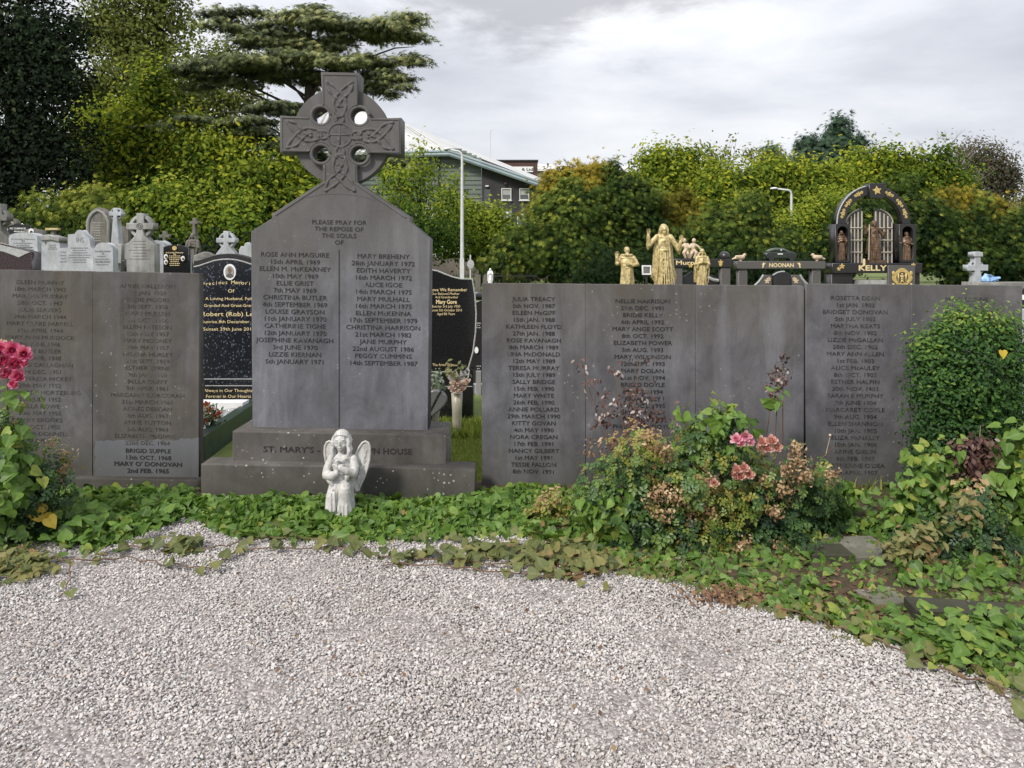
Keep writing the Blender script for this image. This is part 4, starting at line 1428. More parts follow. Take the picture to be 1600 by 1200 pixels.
def statue(name, label, kind, cx, ytop, D, height, mat, loc_z=None, rz=0.0, cat='statue', group=None, mirror=False):
    z0 = Z(ytop, D) - height if loc_z is None else loc_z
    me = FIG[kind].copy()
    me = place_mesh(me, (X(cx, D), D, z0), height, rz)
    o = link(name, me, mat, None, True, loc=(X(cx, D), D, z0))
    return tag(o, label, cat, group)


# gold statues stand on a grave plinth hidden behind the wall
DG = 11.5
hj = 94 * DG / F * 1.07
zj = Z(350.5, DG) - hj
pl = thing('statue_plinth', 'grey granite grave plinth behind the wall carrying the three gold statues', 'grave plinth', (X(1035, DG), DG, gz(X(1035, DG), DG)))
link('block', plate([[(X(955, DG), gz(X(955, DG), DG) - .1), (X(1118, DG), gz(X(1118, DG), DG) - .1), (X(1118, DG), zj), (X(955, DG), zj)]], DG + .05, .5, .01), M['grey_granite'], pl)
GG = 'gold statues above the right memorial wall'
statue('gold_statue', 'largest gold statue, a long haired bearded man in robes with both hands raised', 'christ', 1037, 350.5, DG, hj, M['gold_paint'], group=GG)
statue('gold_statue', 'gold statue of a bald friar in a hooded habit raising one hand', 'friar', 979.5, 385.5, DG, Z(385.5, DG) - zj, M['gold_paint'], group=GG)
statue('gold_statue', 'gold statue of a veiled woman with her hands joined in prayer', 'lady', 1097, 388.5, DG, Z(388.5, DG) - zj, M['gold_paint'], group=GG)
# framed plaque on a little post
h = thing('framed_plaque', 'small grey plaque in a white frame beside the largest gold statue', 'plaque', (X(1010, 12.6), 12.6, gz(X(1010, 12.6), 12.6)))
link('post', MB().box(X(1009, 12.6), X(1012, 12.6), 12.61, 12.64, gz(X(1010, 12.6), 12.6) - .05, Z(416, 12.6)).mesh('post'), M['iron'], h)
link('frame', plate([[(X(x, 12.6), Z(y, 12.6)) for x, y in rect(1003, 414.5, 1017.5, 429.5)], [(X(x, 12.6), Z(y, 12.6)) for x, y in rect(1005.2, 416.8, 1015.3, 427.2)]], 12.6, .03, .003), M['white_paint'], h)
link('plaque_face', MB().box(X(1005, 12.6), X(1015.5, 12.6), 12.595, 12.605, Z(427.4, 12.6), Z(416.6, 12.6)).mesh('plaque_face'), M['grey_stone'], h)

sc_ = cross_stone('stone_cross', 'mossy stone cross with a mourning draped figure standing before it', (302.5, 348), 7.2, 7.2, 2.1, 0, 13.4, .12, M['old_stone'], [(-2.8, 14), (-3.6, 40), (-7, 42), (-7, 75)], GRP)
statue('stone_statue', 'weathered stone figure in a long dress leaning on the mossy cross', 'lady', 301.5, 363.5, 13.25, (424 - 363.5) * 13.25 / F, M['old_stone'])

# ------------------------------------------------------------------ lettered granite monuments on the right
def florets(cx, cz, y, s, mat, parent, n=5, name='gilt_rose'):
    mb = MB()
    mb.ell((cx, y, cz), (s * .34, .006, s * .34), None, 8, 5)
    for k in range(n):
        a = 2 * math.pi * k / n + .3
        mb.ell((cx + s * .62 * math.cos(a), y, cz + s * .62 * math.sin(a)), (s * .36, .005, s * .3), Matrix.Rotation(-a, 3, 'Y'), 8, 5)
    return link(name, mb.mesh(name), mat, parent)


# beam monument with a stone ball
DMU = 14.2
k_ = DMU / F
h = thing('beam_monument', 'dark granite lintel monument with gold lettering and a grey ball on its right post', 'grave monument', (X(1095, DMU), DMU, gz(X(1095, DMU), DMU)))
zb = gz(X(1095, DMU), DMU) - .1
link('lintel', plate([[(X(x, DMU), Z(y, DMU)) for x, y in rect(1050, 404.5, 1144, 417.5)]], DMU + .12, .24, .01), M['dark_granite'], h)
for a_, b_ in ((1127, 1142), (1052, 1067)):
    link('post', plate([[(X(a_, DMU), zb), (X(b_, DMU), zb), (X(b_, DMU), Z(417.6, DMU)), (X(a_, DMU), Z(417.6, DMU))]], DMU + .13, .2, .01), M['grey_granite'], h)
mb = MB()
mb.ell((X(1135, DMU), DMU + .12, Z(401, DMU)), (8.6 * k_, 8.6 * k_, 8.6 * k_), None, 28, 16)
link('stone_ball', mb.mesh('stone_ball'), M['dark_granite'], h, smooth=True)
mb = MB().lathe([(.07, 0), (.055, .02), (.05, .035)], (X(1135, DMU), DMU + .12, Z(410.5, DMU)), 16)
mb.lathe([(.07, 0), (.07, .02)], (X(1135, DMU), DMU + .12, Z(410.5, DMU) - .06), 16)
link('ball_seat', mb.mesh('ball_seat'), M['dark_granite'], h)
lines('Murphy', 1077, 410.3, DMU, 6.2, None, M['gold_ink'], h, 42, .02)
florets(X(1079, DMU), Z(415, DMU), DMU - .004, .045, M['gilt'], h)
florets(X(1126, DMU), Z(410, DMU), DMU - .004, .05, M['gilt'], h)
florets(X(1126, DMU), Z(414, DMU), DMU - .004, .035, M['gilt'], h)
link('headstone', plate([[(X(1066, DMU), zb), (X(1126, DMU), zb), (X(1126, DMU), Z(434, DMU)), (X(1112, DMU), Z(429, DMU)), (X(1098, DMU), Z(424, DMU)), (X(1084, DMU), Z(424, DMU)), (X(1066, DMU), Z(436, DMU))]], DMU + .2, .12, .01), M['black_granite'], h)
mb = MB()
mb.tube([(X(x, DMU), DMU + .15, Z(y, DMU)) for x, y in [(1062, 428), (1068, 424.5), (1076, 423)]], .02, 6)
link('pale_edge', mb.mesh('pale_edge'), M['edge'], h)
mb = MB()
mb.tube([(X(x, DMU), DMU + .1, Z(y, DMU)) for x, y in [(1108, 433), (1116, 437), (1125, 438.5)]], .03, 6)
link('pale_edge', mb.mesh('pale_edge'), M['edge'], h)
# two clambering cherubs on the lintel
mb = MB()
for sx, ox in ((-1, -.065), (1, .07)):
    mb.ell((ox, 0, .24), (.055, .05, .085), Matrix.Rotation(.45 * sx, 3, 'Y'))
    mb.ell((ox * 1.1 + .03 * sx * (1 if sx < 0 else .4), -.01, .365), (.042, .042, .048))
    mb.capsule([(ox, 0, .19), (ox + .06 * sx, -.05, .12), (ox + .02 * sx, -.04, .02)], [.042, .036, .024], 8)
    mb.capsule([(ox, .02, .18), (ox - .03 * sx, -.03, .10), (ox - .05 * sx, .0, .02)], [.04, .034, .022], 8)
    mb.capsule([(ox + .03 * sx, 0, .29), (ox + .11 * sx, -.02, .24), (ox + .16 * sx, -.03, .17 if sx > 0 else .12)], [.028, .024, .017], 8)
    mb.capsule([(ox - .03 * sx, 0, .29), (ox - .07 * sx, -.05, .22)], [.026, .018], 8)
o = link('cherub_statue', place_mesh(bake(mb, .009, 'cherub_statue', 2, .4), (X(1079.5, DMU), DMU + .12, Z(404.4, DMU)), .93), M['flesh_stone'], None, True, loc=(X(1079.5, DMU), DMU + .12, Z(404.4, DMU)))
tag(o, 'cream statue of two small crouching figures on the dark granite lintel', 'statue')

# table-like monument with doves and a model car
DN = 15.0
k_ = DN / F
h = thing('lintel_monument', 'brown grey granite lintel on two posts with a gold surname and winged emblems', 'grave monument', (X(1220, DN), DN, gz(X(1220, DN), DN)))
zb = gz(X(1220, DN), DN) - .1
link('lintel', plate([[(X(x, DN), Z(y, DN)) for x, y in rect(1151, 408, 1290, 420)]], DN + .13, .26, .008), M['grey_granite'], h)
for a_, b_ in ((1155, 1169), (1270, 1284)):
    link('post', plate([[(X(a_, DN), zb), (X(b_, DN), zb), (X(b_, DN), Z(420.1, DN)), (X(a_, DN), Z(420.1, DN))]], DN + .13, .18, .01), M['grey_granite'], h)
lines('NOONAN', 1221, 414.2, DN, 6.0, None, M['gold_ink'], h, 38, .018)
for sx in (-1, 1):
    c_ = 1221 + sx * 28
    mb = MB()
    mb.capsule([(X(c_ + sx * 1, DN), DN, Z(418, DN)), (X(c_, DN), DN, Z(413.5, DN))], [.014, .018], 6)
    mb.ell((X(c_ - sx * .2, DN), DN, Z(411.6, DN)), (.014, .01, .016), None, 8, 6)
    mb.capsule([(X(c_, DN), DN, Z(413.5, DN)), (X(c_ - sx * 3.2, DN), DN, Z(411, DN))], [.014, .004], 6)
    mb.capsule([(X(c_, DN), DN, Z(413.8, DN)), (X(c_ + sx * 2.6, DN), DN, Z(412.5, DN))], [.012, .004], 6)
    link('winged_emblem', mb.mesh('winged_emblem'), M['gold_ink'], h)
wing = [(1180, 455), (1185, 441), (1190, 435), (1193, 429.5), (1206, 429.5), (1206, 455)]
link('side_wing', plate([[(X(x, DN), Z(y, DN)) for x, y in wing]], DN + .05, .12, .008), M['grey_granite'], h)
link('side_wing', plate([[(X(2442 - x, DN), Z(y, DN)) for x, y in wing]], DN + .05, .12, .008), M['grey_granite'], h)
mb = MB()
for sx in (-1, 1):
    mb = MB().tube([(X(1221 + sx * (x - 1221), DN), DN - .012, Z(y, DN)) for x, y in [(1179, 446), (1185, 440.5), (1189.5, 434.5), (1192.5, 429.5)]], .022, 6)
    link('pale_edge', mb.mesh('pale_edge'), M['edge'], h)
mb = MB()
mb.tube([(X(x, DN), DN - .07, Z(y, DN)) for x, y in [(1205.5, 430), (1212, 426), (1220, 424), (1224, 424.4)]], .016, 6)
link('pale_edge', mb.mesh('pale_edge'), M['edge'], h)
link('headstone', plate([[(X(x, DN), Z(y, DN)) for x, y in [(1206.5, 470), (1205.5, 430)] + arch_top(1205.5, 1234, 430, 424)[1:] + [(1233.5, 470)]]], DN - .02, .1, .008), M['black_granite'], h)
link('inner_panel', plate([[(X(x, DN), Z(y, DN)) for x, y in rect(1209, 433, 1231, 470)]], DN - .072, .006, .001), M['dark_granite'], h)
for sx in (-1, 1):
    florets(X(1221 + sx * 22.5, DN), Z(439, DN), DN - .014, .055, M['flesh_stone'], h, name='pale_rose')
    florets(X(1221 + sx * 19.5, DN), Z(436, DN), DN - .014, .045, M['flesh_stone'], h, name='pale_rose')
# model car on top
car = thing('model_car', 'small polished dark green stone car on the middle of the granite lintel', 'model car', (X(1221, DN), DN + .13, Z(408, DN)))
M['car'] = plain('polished dark green stone', (0.02, 0.026, 0.022), .18, 0, .2, 20)
M['car_roof'] = plain('pale green polished stone', (0.07, 0.085, 0.07), .25, 0, .25, 20)
bodyp = [(1198, 404.5), (1197, 400), (1197, 396.5), (1199, 394), (1206, 393), (1238, 393), (1243, 394), (1246, 398), (1246.5, 404.5)]
link('car_body', plate([[(X(x, DN), Z(y, DN)) for x, y in bodyp]], DN + .13, .20, .025, 3), M['car'], car, True)
cab = [(1198.5, 393.6), (1203, 390.5), (1210, 388), (1217, 387), (1225, 387.6), (1232, 390.5), (1238, 393.6)]
link('car_roof', plate([[(X(x, DN), Z(y, DN)) for x, y in cab]], DN + .13, .17, .03, 3), M['car_roof'], car, True)
for x in (1206, 1238):
    for sy in (-1, 1):
        mb = MB().tube([(X(x, DN), DN + .13 + sy * .075, Z(403.4, DN)), (X(x, DN), DN + .13 + sy * .115, Z(403.4, DN))], 4.4 * k_, 18)
        link('wheel', mb.mesh('wheel'), M['iron'], car)
link('number_plate', MB().box(X(1216, DN), X(1224, DN), DN + .028, DN + .04, Z(397.6, DN), Z(396, DN)).mesh('number_plate'), M['white_paint'], car)
link('lamp', MB().box(X(1197.5, DN), X(1201, DN), DN + .03, DN + .06, Z(397.3, DN), Z(395.8, DN)).mesh('lamp'), M['edge'], car)
mb = MB()
mb.ell((X(1222, DN), DN + .045, Z(390.8, DN)), (.014, .006, .014), None, 10, 6)
link('badge', mb.mesh('badge'), M['white_paint'], car)


def dove(label, cx, D, z, sx, mat):
    mb = MB()
    mb.ell((0, 0, .075), (.095, .055, .055), Matrix.Rotation(-.12 * sx, 3, 'Y'))
    mb.ell((.085 * sx, 0, .135), (.034, .032, .034))
    mb.capsule([(.05 * sx, 0, .09), (.085 * sx, 0, .13)], [.045, .028], 8)
    mb.capsule([(.11 * sx, 0, .132), (.135 * sx, 0, .126)], [.010, .004], 6)
    mb.capsule([(-.06 * sx, 0, .08), (-.17 * sx, 0, .045)], [.04, .016], 8)
    for sy in (-1, 1):
        mb.ell((-.03 * sx, .045 * sy, .09), (.085, .016, .036), Matrix.Rotation(.15 * sx, 3, 'Y'))
    mb.tube([(0, 0, 0), (0, 0, .03)], .03, 8)
    o = link('stone_bird', place_mesh(bake(mb, .006, 'stone_bird', 2), (X(cx, D), D + .12, z), .92), mat, None, True, loc=(X(cx, D), D + .12, z))
    return tag(o, label, 'bird figure', 'stone birds on the granite lintel')


dove('pale stone bird on the left end of the granite lintel beside the ball', 1160, DN, Z(408, DN), 1, M['flesh_stone'])
dove('pale stone bird on the right end of the granite lintel below the gated arch', 1280, DN, Z(408, DN), -1, M['flesh_stone'])

# arched monument with gates
DK = 16.5
k_ = DK / F
KX = lambda pts: [(X(x, DK), Z(y, DK)) for x, y in pts]
h = thing('arched_monument', 'black granite arch monument with pale gates, gold surname and gold roses', 'grave monument', (X(1364, DK), DK, gz(X(1364, DK), DK)))
zb = gz(X(1364, DK), DK) - .1
ao = [(1366 - 57.5 * math.cos(math.pi * i / 28), 350 - 60 * math.sin(math.pi * i / 28)) for i in range(29)]
ai = [(1366 + 44 * math.cos(math.pi * i / 28), 350 - 46 * math.sin(math.pi * i / 28)) for i in range(29)]
link('arch', plate([KX(ao + ai)], DK + .12, .22, .01), M['dark_granite'], h)
mb = MB()
mb.tube([(X(x - .6, DK), DK + .005, Z(y - .3, DK)) for x, y in ao[:13]], .016, 6)
link('pale_edge', mb.mesh('pale_edge'), M['edge'], h)
link('keystone', plate([KX([(1357.5, 310), (1356.5, 286.5), (1382, 286.5), (1380, 310)])], DK + .1, .3, .01), M['dark_granite'], h)
# gold star leaf on the keystone
star = []
for i in range(10):
    r_ = 7.6 if i % 2 == 0 else 3.6
    a = math.radians(90 + 36 * i + 8)
    star.append((1368.5 + r_ * math.cos(a), 298 - r_ * math.sin(a)))
link('gilt_leaf', plate([KX(star)], DK - .055, .014, .003), M['gilt'], h)
for a in (18, 38, 62, 118, 142, 162):
    x_, y_ = 1366 - 51 * math.cos(math.radians(a)), 350 - 53 * math.sin(math.radians(a))
    mb = MB()
    tx, tz = math.sin(math.radians(a)), math.cos(math.radians(a))
    for j, s_ in ((-1, .035), (0, .05), (1, .035)):
        cx_, cz_ = X(x_, DK) + j * .075 * tx, Z(y_, DK) + j * .075 * tz
        for q in range(5):
            aa = q * 1.2566 + a
            mb.ell((cx_ + s_ * .6 * math.cos(aa), DK + .008, cz_ + s_ * .6 * math.sin(aa)), (s_ * .5, .006, s_ * .34), Matrix.Rotation(-aa, 3, 'Y'), 7, 4)
    link('gilt_roses', mb.mesh('gilt_roses'), M['gilt'], h)
for x0_, x1_ in ((1303, 1326.5), (1402.5, 1429)):
    xc_ = (x0_ + x1_) / 2
    out = rect(x0_, 350.2, x1_, 411)
    nic = [(xc_ - 8, 407), (xc_ - 8, 362)] + arch_top(xc_ - 8, xc_ + 8, 362, 354)[1:-1] + [(xc_ + 8, 362), (xc_ + 8, 407)]
    link('niche_pillar', plate([KX(out), KX(nic)], DK + .10, .34, .008), M['dark_granite'], h)
    link('niche_back', MB().box(X(x0_ + 1, DK), X(x1_ - 1, DK), DK + .272, DK + .3, Z(410, DK), Z(351, DK)).mesh('niche_back'), M['black_granite'], h)
    link('niche_floor', MB().box(X(x0_ + 2, DK), X(x1_ - 2, DK), DK - .10, DK - .072, Z(409.5, DK), Z(407, DK)).mesh('niche_floor'), M['dark_granite'], h)
link('gate_backing', plate([KX([(1329, 411), (1329, 346)] + [(1366 - 37 * math.cos(math.pi * i / 20), 348 - 25 * math.sin(math.pi * i / 20)) for i in range(21)][:8] + [(1354, 325), (1354, 411)])], DK + .24, .03, .004), M['grey_granite'], h)
link('gate_backing', plate([KX([(1374, 411), (1374, 324.5)] + [(1366 - 37 * math.cos(math.pi * i / 20), 348 - 25 * math.sin(math.pi * i / 20)) for i in range(21)][13:] + [(1403, 346), (1403, 411)])], DK + .24, .03, .004), M['grey_granite'], h)
for bars, tops in (((1330.5, 1336, 1341.5, 1347, 1353), (346, 337, 333, 330.5, 329.5)), ((1375, 1381.5, 1388, 1394, 1400.5), (329.5, 330.5, 333, 337, 347))):
    for x_, t_ in zip(bars, tops):
        link('gate_bar', MB().tube([(X(x_, DK), DK + .19, Z(410.8, DK)), (X(x_, DK), DK + .19, Z(t_, DK))], .0135, 6).mesh('gate_bar'), M['steel'], h)
    for y_ in (355.5, 375, 394):
        link('gate_rail', MB().tube([(X(bars[0], DK), DK + .172, Z(y_, DK)), (X(bars[-1], DK), DK + .172, Z(y_, DK))], .012, 6).mesh('gate_rail'), M['steel'], h)
mb = MB()
gt = [(1366 - 37 * math.cos(math.pi * i / 20), 348 - 25 * math.sin(math.pi * i / 20)) for i in range(21)]
for seg in (gt[:8], gt[13:]):
    link('gate_arch', MB().tube([(X(x, DK), DK + .215, Z(y, DK)) for x, y in seg], .013, 6).mesh('gate_arch'), M['steel'], h)
link('base_beam', plate([KX(rect(1294, 411.2, 1433, 426.5))], DK + .02, .46, .01), M['dark_granite'], h)
for a_, b_, mt in ((1295, 1328, M['dark_granite']), (1400, 1432, M['dark_granite'])):
    link('pedestal', plate([[(X(a_, DK), zb), (X(b_, DK), zb), (X(b_, DK), Z(426.6, DK)), (X(a_, DK), Z(426.6, DK))]], DK + .06, .4, .01), mt, h)
link('ledge', MB().box(X(1334, DK), X(1388, DK), DK - .22, DK + .2, zb, Z(437, DK)).mesh('ledge'), M['pale_stone'], h)
lines('KELLY', 1363, 418.6, DK - .21, 8.0, None, M['gold_ink'], h, 43, .025)
lines('J', 1350, 409, DK - .215, 9.0, None, M['gold_ink'], h, 7, .02)
florets(X(1309, DK), Z(416, DK), DK - .218, .06, M['gilt'], h)
florets(X(1304, DK), Z(420, DK), DK - .218, .045, M['gilt'], h)
florets(X(1419, DK), Z(414, DK), DK - .218, .05, M['gilt'], h)
# crest plaque: gilt cartouche with scrolls
DC = DK - .30
link('crest_plaque', plate([[(X(1388, DC), zb), (X(1430, DC), zb), (X(1430, DC), Z(414.5, DC)), (X(1388, DC), Z(414.5, DC))]], DC + .03, .06, .006), M['grey_granite'], h)
CX_ = lambda pts: [(X(x, DC), Z(y, DC)) for x, y in pts]
ccx, ccy = 1409.5, 434
ring_o = [(ccx + (14.8 + 1.2 * math.cos(4 * a)) * math.cos(a), ccy + (14.2 + .9 * math.cos(4 * a)) * math.sin(a)) for a in np.linspace(0, 2 * math.pi, 40, endpoint=False)]
ring_i = [(ccx + 9.4 * math.cos(a), ccy + 8.8 * math.sin(a)) for a in np.linspace(0, 2 * math.pi, 32, endpoint=False)]
link('crest_border', plate([CX_(ring_o), CX_(ring_i)], DC - .006, .014, .003), M['gilt'], h)
mb = MB()
for sx in (-1, 1):
    mb.tube([(X(ccx + sx * 6, DC), DC - .004, Z(426.5, DC)), (X(ccx + sx * 6, DC), DC - .004, Z(442, DC))], .016, 6)
    for yy in (424, 443):
        mb.ell((X(ccx + sx * 13.8, DC), DC - .012, Z(yy + 3, DC)), (.035, .012, .05), None, 8, 6)
mb.ell((X(ccx, DC), DC - .004, Z(435, DC)), (.03, .012, .075), None, 10, 6)
mb.ell((X(ccx, DC), DC - .004, Z(428.5, DC)), (.022, .012, .022), None, 10, 6)
for sx in (-1, 1):
    mb.capsule([(X(ccx, DC), DC - .004, Z(434, DC)), (X(ccx + sx * 3, DC), DC - .006, Z(430.5, DC))], [.014, .008], 6)
    mb.capsule([(X(ccx, DC), DC - .004, Z(438, DC)), (X(ccx + sx * 2.5, DC), DC - .006, Z(442, DC))], [.016, .01], 6)
link('crest_figure', mb.mesh('crest_figure'), M['gilt'], h, smooth=True)
statue('bronze_statue', 'bronze robed figure with a staff between the pale gates of the black arch', 'christ', 1365.5, 344.5, DK - .02, Z(344.5, DK) - Z(406.5, DK), M['bronze'], group='bronze statues in the black arch')
st_ = thing('statue_pedestal', 'low dark step under the bronze figure between the gates', 'pedestal', (X(1366, DK), DK - .02, Z(411, DK)))
link('step', MB().box(X(1353, DK), X(1379, DK), DK - .16, DK + .12, Z(411.1, DK), Z(406.5, DK)).mesh('step'), M['bronze'], st_)
mb = MB().tube([(X(1353.5, DK), DK - .12, Z(406.4, DK)), (X(1355, DK), DK - .1, Z(351, DK))], .009, 8)
o = link('staff', mb.mesh('staff'), M['steel'], None, loc=(X(1353.5, DK), DK - .12, Z(406.4, DK)))
tag(o, 'slim pale staff standing beside the bronze figure in the black arch', 'staff')
statue('bronze_statue', 'small bronze praying woman in the left niche of the black arch', 'lady', 1314.5, 360, DK - .0, Z(360, DK) - Z(407, DK), M['bronze'], loc_z=Z(407, DK), group='bronze statues in the black arch')
statue('bronze_statue', 'small bronze robed man in the right niche of the black arch', 'friar', 1416, 362, DK - .0, Z(362, DK) - Z(407, DK), M['bronze'], loc_z=Z(407, DK), group='bronze statues in the black arch')

# far right cross, blue bouquet
h = cross_stone('celtic_cross', 'pale celtic cross with a small pitched cap above the far right wall', (1528, 418.5), 16.5, 19, 4.6, 11.4, 14.5, .16, M['white_stone'], [(-6.2, 14), (-8.5, 30), (-9, 34)], None, hole=1.8, cap=[(-7.4, -17.5), (-7, -24.5), (0, -25.5), (7, -24.5), (7.4, -17.5)])
DB = 13.6
bq = thing('wrapped_bouquet', 'pale blue paper wrapped bouquet lying beside the far right celtic cross', 'bouquet', (X(1545, DB), DB, Z(441, DB)))
M['blue_paper'] = plain('pale blue wrapping', (.26, .42, .68), .55, 0, .25, 12)
mb = MB()
for i in range(9):
    a = i / 8 * 1.9 - .95
    mb.add([(X(1533, DB) + .0, DB + .05 * math.sin(i), Z(441, DB) + .02), (X(1536 + 8 * math.cos(a * .6), DB), DB - .08 * math.sin(i * 2.1), Z(434 - 7 * math.sin(a + .35), DB)), (X(1546 + 14 * math.cos(a) * (.6 + .4 * math.sin(i * 1.7) ** 2), DB), DB + .06 * math.cos(i * 1.3), Z(437 - 6 * math.sin(a), DB))], [(0, 1, 2)])
mb.ell((X(1540, DB), DB, Z(437, DB)), (.09, .08, .07), None, 9, 5)
mb.capsule([(X(1544, DB), DB, Z(437, DB)), (X(1559, DB), DB - .05, Z(434, DB))], [.06, .02], 7)
link('wrapping', mb.mesh('wrapping'), M['blue_paper'], bq)
# its stand: the flat grave it lies on
gk = thing('grave_slab', 'low grey curved grave surround under the blue bouquet', 'grave slab', (X(1560, 13.4), 13.4, gz(X(1560, 13.4), 13.4)))
link('slab', plate([[(X(1528, 13.4), .2), (X(1640, 13.4), .2), (X(1640, 13.4), Z(441.3, 13.4)), (X(1556, 13.4), Z(441.3, 13.4)), (X(1528, 13.4), Z(441.3, 13.4))]], 13.65, .5, .012), M['grey_stone'], gk)
h = headstone('black_headstone', 'black headstone with a white oval just past the right end of the far right wall', [(1588, 520), (1588, 457), (1604, 452), (1640, 452), (1640, 520)], 9.0, .12, M['black_granite'])
oval(1598, 464.5, 3.4, 4, 8.99, M['white_paint'], h)
h = headstone('white_headstone', 'low white marble stone at the right edge behind the box bush', [(1586, 600), (1586, 489), (1597, 486), (1640, 484), (1640, 600)], 7.6, .12, M['white_stone'])
# small white figure standing on the left end of the right wall
statue('white_figurine', 'tiny white praying figurine on the left corner of the right name wall', 'lady', 766, 419.5, DR + .05, Z(419.5, DR + .05) - Z(443.7, DR), M['white_paint'], loc_z=Z(443.7, DR) + .0015, cat='figurine')

# ------------------------------------------------------------------ graves seen in the gap left of the memorial
DP = 8.0
kp = DP / F
h = thing('pearl_headstone', 'blue pearl granite headstone with gold text and an oval portrait, left of the cross', 'headstone', (X(358, DP), DP, 0))
top = [(301, 416), (303, 408), (312, 406), (322, 402.5), (334, 398.5), (345, 396.5), (356, 396), (368, 396.8), (380, 399.5), (392, 403.5), (404, 407), (414, 408.5), (416, 416)]
link('slab', plate([[(X(x, DP), Z(y, DP)) for x, y in [(303, 601)] + top + [(414, 601)]]], DP + .05, .1, .008), M['pearl'], h)
mb = MB()
mb.tube([(X(x, DP), DP - .002, Z(y + 9, DP)) for x, y in top[1:-1]], .009, 6)
link('pale_edge', mb.mesh('pale_edge'), M['edge'], h)
link('coping', plate([[(X(x, DP), Z(y, DP)) for x, y in top[1:-1]] + [(X(x, DP), Z(y + 8, DP)) for x, y in top[1:-1]][::-1]], DP + .05, .118, .004), M['dark_granite'], h)
oval(359.5, 425, 9.6, 12.6, DP, M['white_paint'], h)
mb = MB()
mb.prism([(X(359.5, DP) + 7 * kp * math.cos(a), Z(425, DP) + 9.6 * kp * math.sin(a)) for a in np.linspace(0, 2 * math.pi, 24, endpoint=False)], DP - .0145, DP - .004)
link('portrait_ground', mb.mesh('portrait_ground'), M['pale_stone'], h)
M['port_skin'] = plain('sepia portrait face', (.19, .10, .075), .5, 0, .2, 60)
M['port_cloth'] = plain('sepia portrait jacket', (.10, .085, .085), .5, 0, .2, 60)
mb = MB()
mb.prism([(X(359.5, DP) + 2.9 * kp * math.cos(a), Z(422, DP) + 4.2 * kp * math.sin(a)) for a in np.linspace(0, 2 * math.pi, 16, endpoint=False)], DP - .0175, DP - .012)
link('portrait_face', mb.mesh('portrait_face'), M['port_skin'], h)
mb = MB()
mb.prism([(X(x, DP), Z(y, DP)) for x, y in [(353.6, 432), (355, 428.8), (358, 427), (361, 427), (364, 428.8), (365.4, 432), (362, 433.6), (357, 433.6)]], DP - .0165, DP - .012)
link('portrait_jacket', mb.mesh('portrait_jacket'), M['port_cloth'], h)
# arched first line, then straight lines
word = 'Precious Memories'
mes = []
for i, ch in enumerate(word):
    if ch == ' ':
        continue
    x_ = 318 + i * 5.15
    y_ = 442.5 + ((x_ - 359) / 42) ** 2 * 3.2 - 1.6
    mes.append(text_mesh(ch, X(x_, DP), Z(y_, DP), DP - .004, 5.6 * kp, None, 1.1, .003))
link('inscription', join_meshes('inscription', mes), M['gold_ink'], h)
lines('Of', 361, 454.5, DP, 5.2, None, M['gold_ink'], h, 10, .003)
lines('A Loving Husband, Father', 362, 466.5, DP, 4.4, None, M['gold_ink'], h, 82, .003)
lines('Grandad And Great-Grandad', 362, 477.2, DP, 4.4, None, M['gold_ink'], h, 86, .003)
lines('Robert (Rob) Lee', 358, 490.5, DP, 6.6, None, M['gold_ink'], h, 86, .006)
lines('Sunrise 8th December 19', 358, 502.5, DP, 4.6, None, M['gold_ink'], h, 84, .003)
lines('Sunset 29th June 2013', 358, 514, DP, 4.8, None, M['gold_ink'], h, 80, .003)
link('plinth', MB().box(X(300, DP), X(418, DP), DP - .10, DP + .18, -.05, Z(602, DP)).mesh('plinth'), M['black_granite'], h)
D8 = DP - .1
lines('Always in Our Thoughts', 357, 610, D8, 4.6, None, M['gold_ink'], h, 76, .003)
lines('Forever in Our Hearts', 357, 619, D8, 4.6, None, M['gold_ink'], h, 70, .003)
mb = MB()
for y_ in (592, 602.5, 625):
    mb = MB()
    mb.box(X(300, DP - .1), X(418, DP - .1), DP - .106, DP - .098, Z(y_ + .7, DP - .1), Z(y_ - .5, DP - .1))
    link('pale_edge', mb.mesh('pale_edge'), M['edge'], h)
mb = MB()
mb.tube([(X(318, 7.8), 7.8, Z(628, 7.8)), (X(319.5, 7.8), 7.8, Z(604, 7.8)), (X(318.5, 7.8), 7.8, Z(594, 7.8)), (X(316, 7.8), 7.8, Z(590, 7.8)), (X(313, 7.8), 7.8, Z(592, 7.8))], .008, 6)
mb.tube([(X(318, 7.8), 7.8, 0.0), (X(318, 7.8), 7.8, Z(628, 7.8))], .008, 6)
hook = link('shepherd_hook', mb.mesh('shepherd_hook'), M['iron'], None, loc=(X(318, 7.8), 7.8, 0))
tag(hook, 'thin metal hook standing in front of the blue pearl granite stone', 'hook')
# grave: dark green kerb, white chippings
ks = thing('grave_kerb', 'dark green grave kerb running back to the blue pearl granite headstone', 'grave kerb', (X(360, 6.9), 6.9, 0))
a0, a1 = Vector((X(308, 6.05), 6.05, 0)), Vector((X(410, 7.9), 7.9, 0))
for (p, q, hgt) in ((a0, Vector((X(402, 7.75), 7.75, 0)), .20), (Vector((X(308, 6.05), 6.05, 0)), Vector((X(180, 6.05), 6.05, 0)), .20)):
    d_ = (q - p).normalized()
    n_ = Vector((-d_.y, d_.x, 0)) * .05
    V = [p + n_, p - n_, q - n_, q + n_]
    link('kerb_stone', MB().add([tuple(v_ + Vector((0, 0, -.04))) for v_ in V] + [tuple(v_ + Vector((0, 0, hgt))) for v_ in V], [(3, 2, 1, 0), (4, 5, 6, 7), (0, 1, 5, 4), (1, 2, 6, 5), (2, 3, 7, 6), (3, 0, 4, 7)]).mesh('kerb_stone'), M['green_kerb'], ks)
m, t, b = new_mat('white marble chippings')
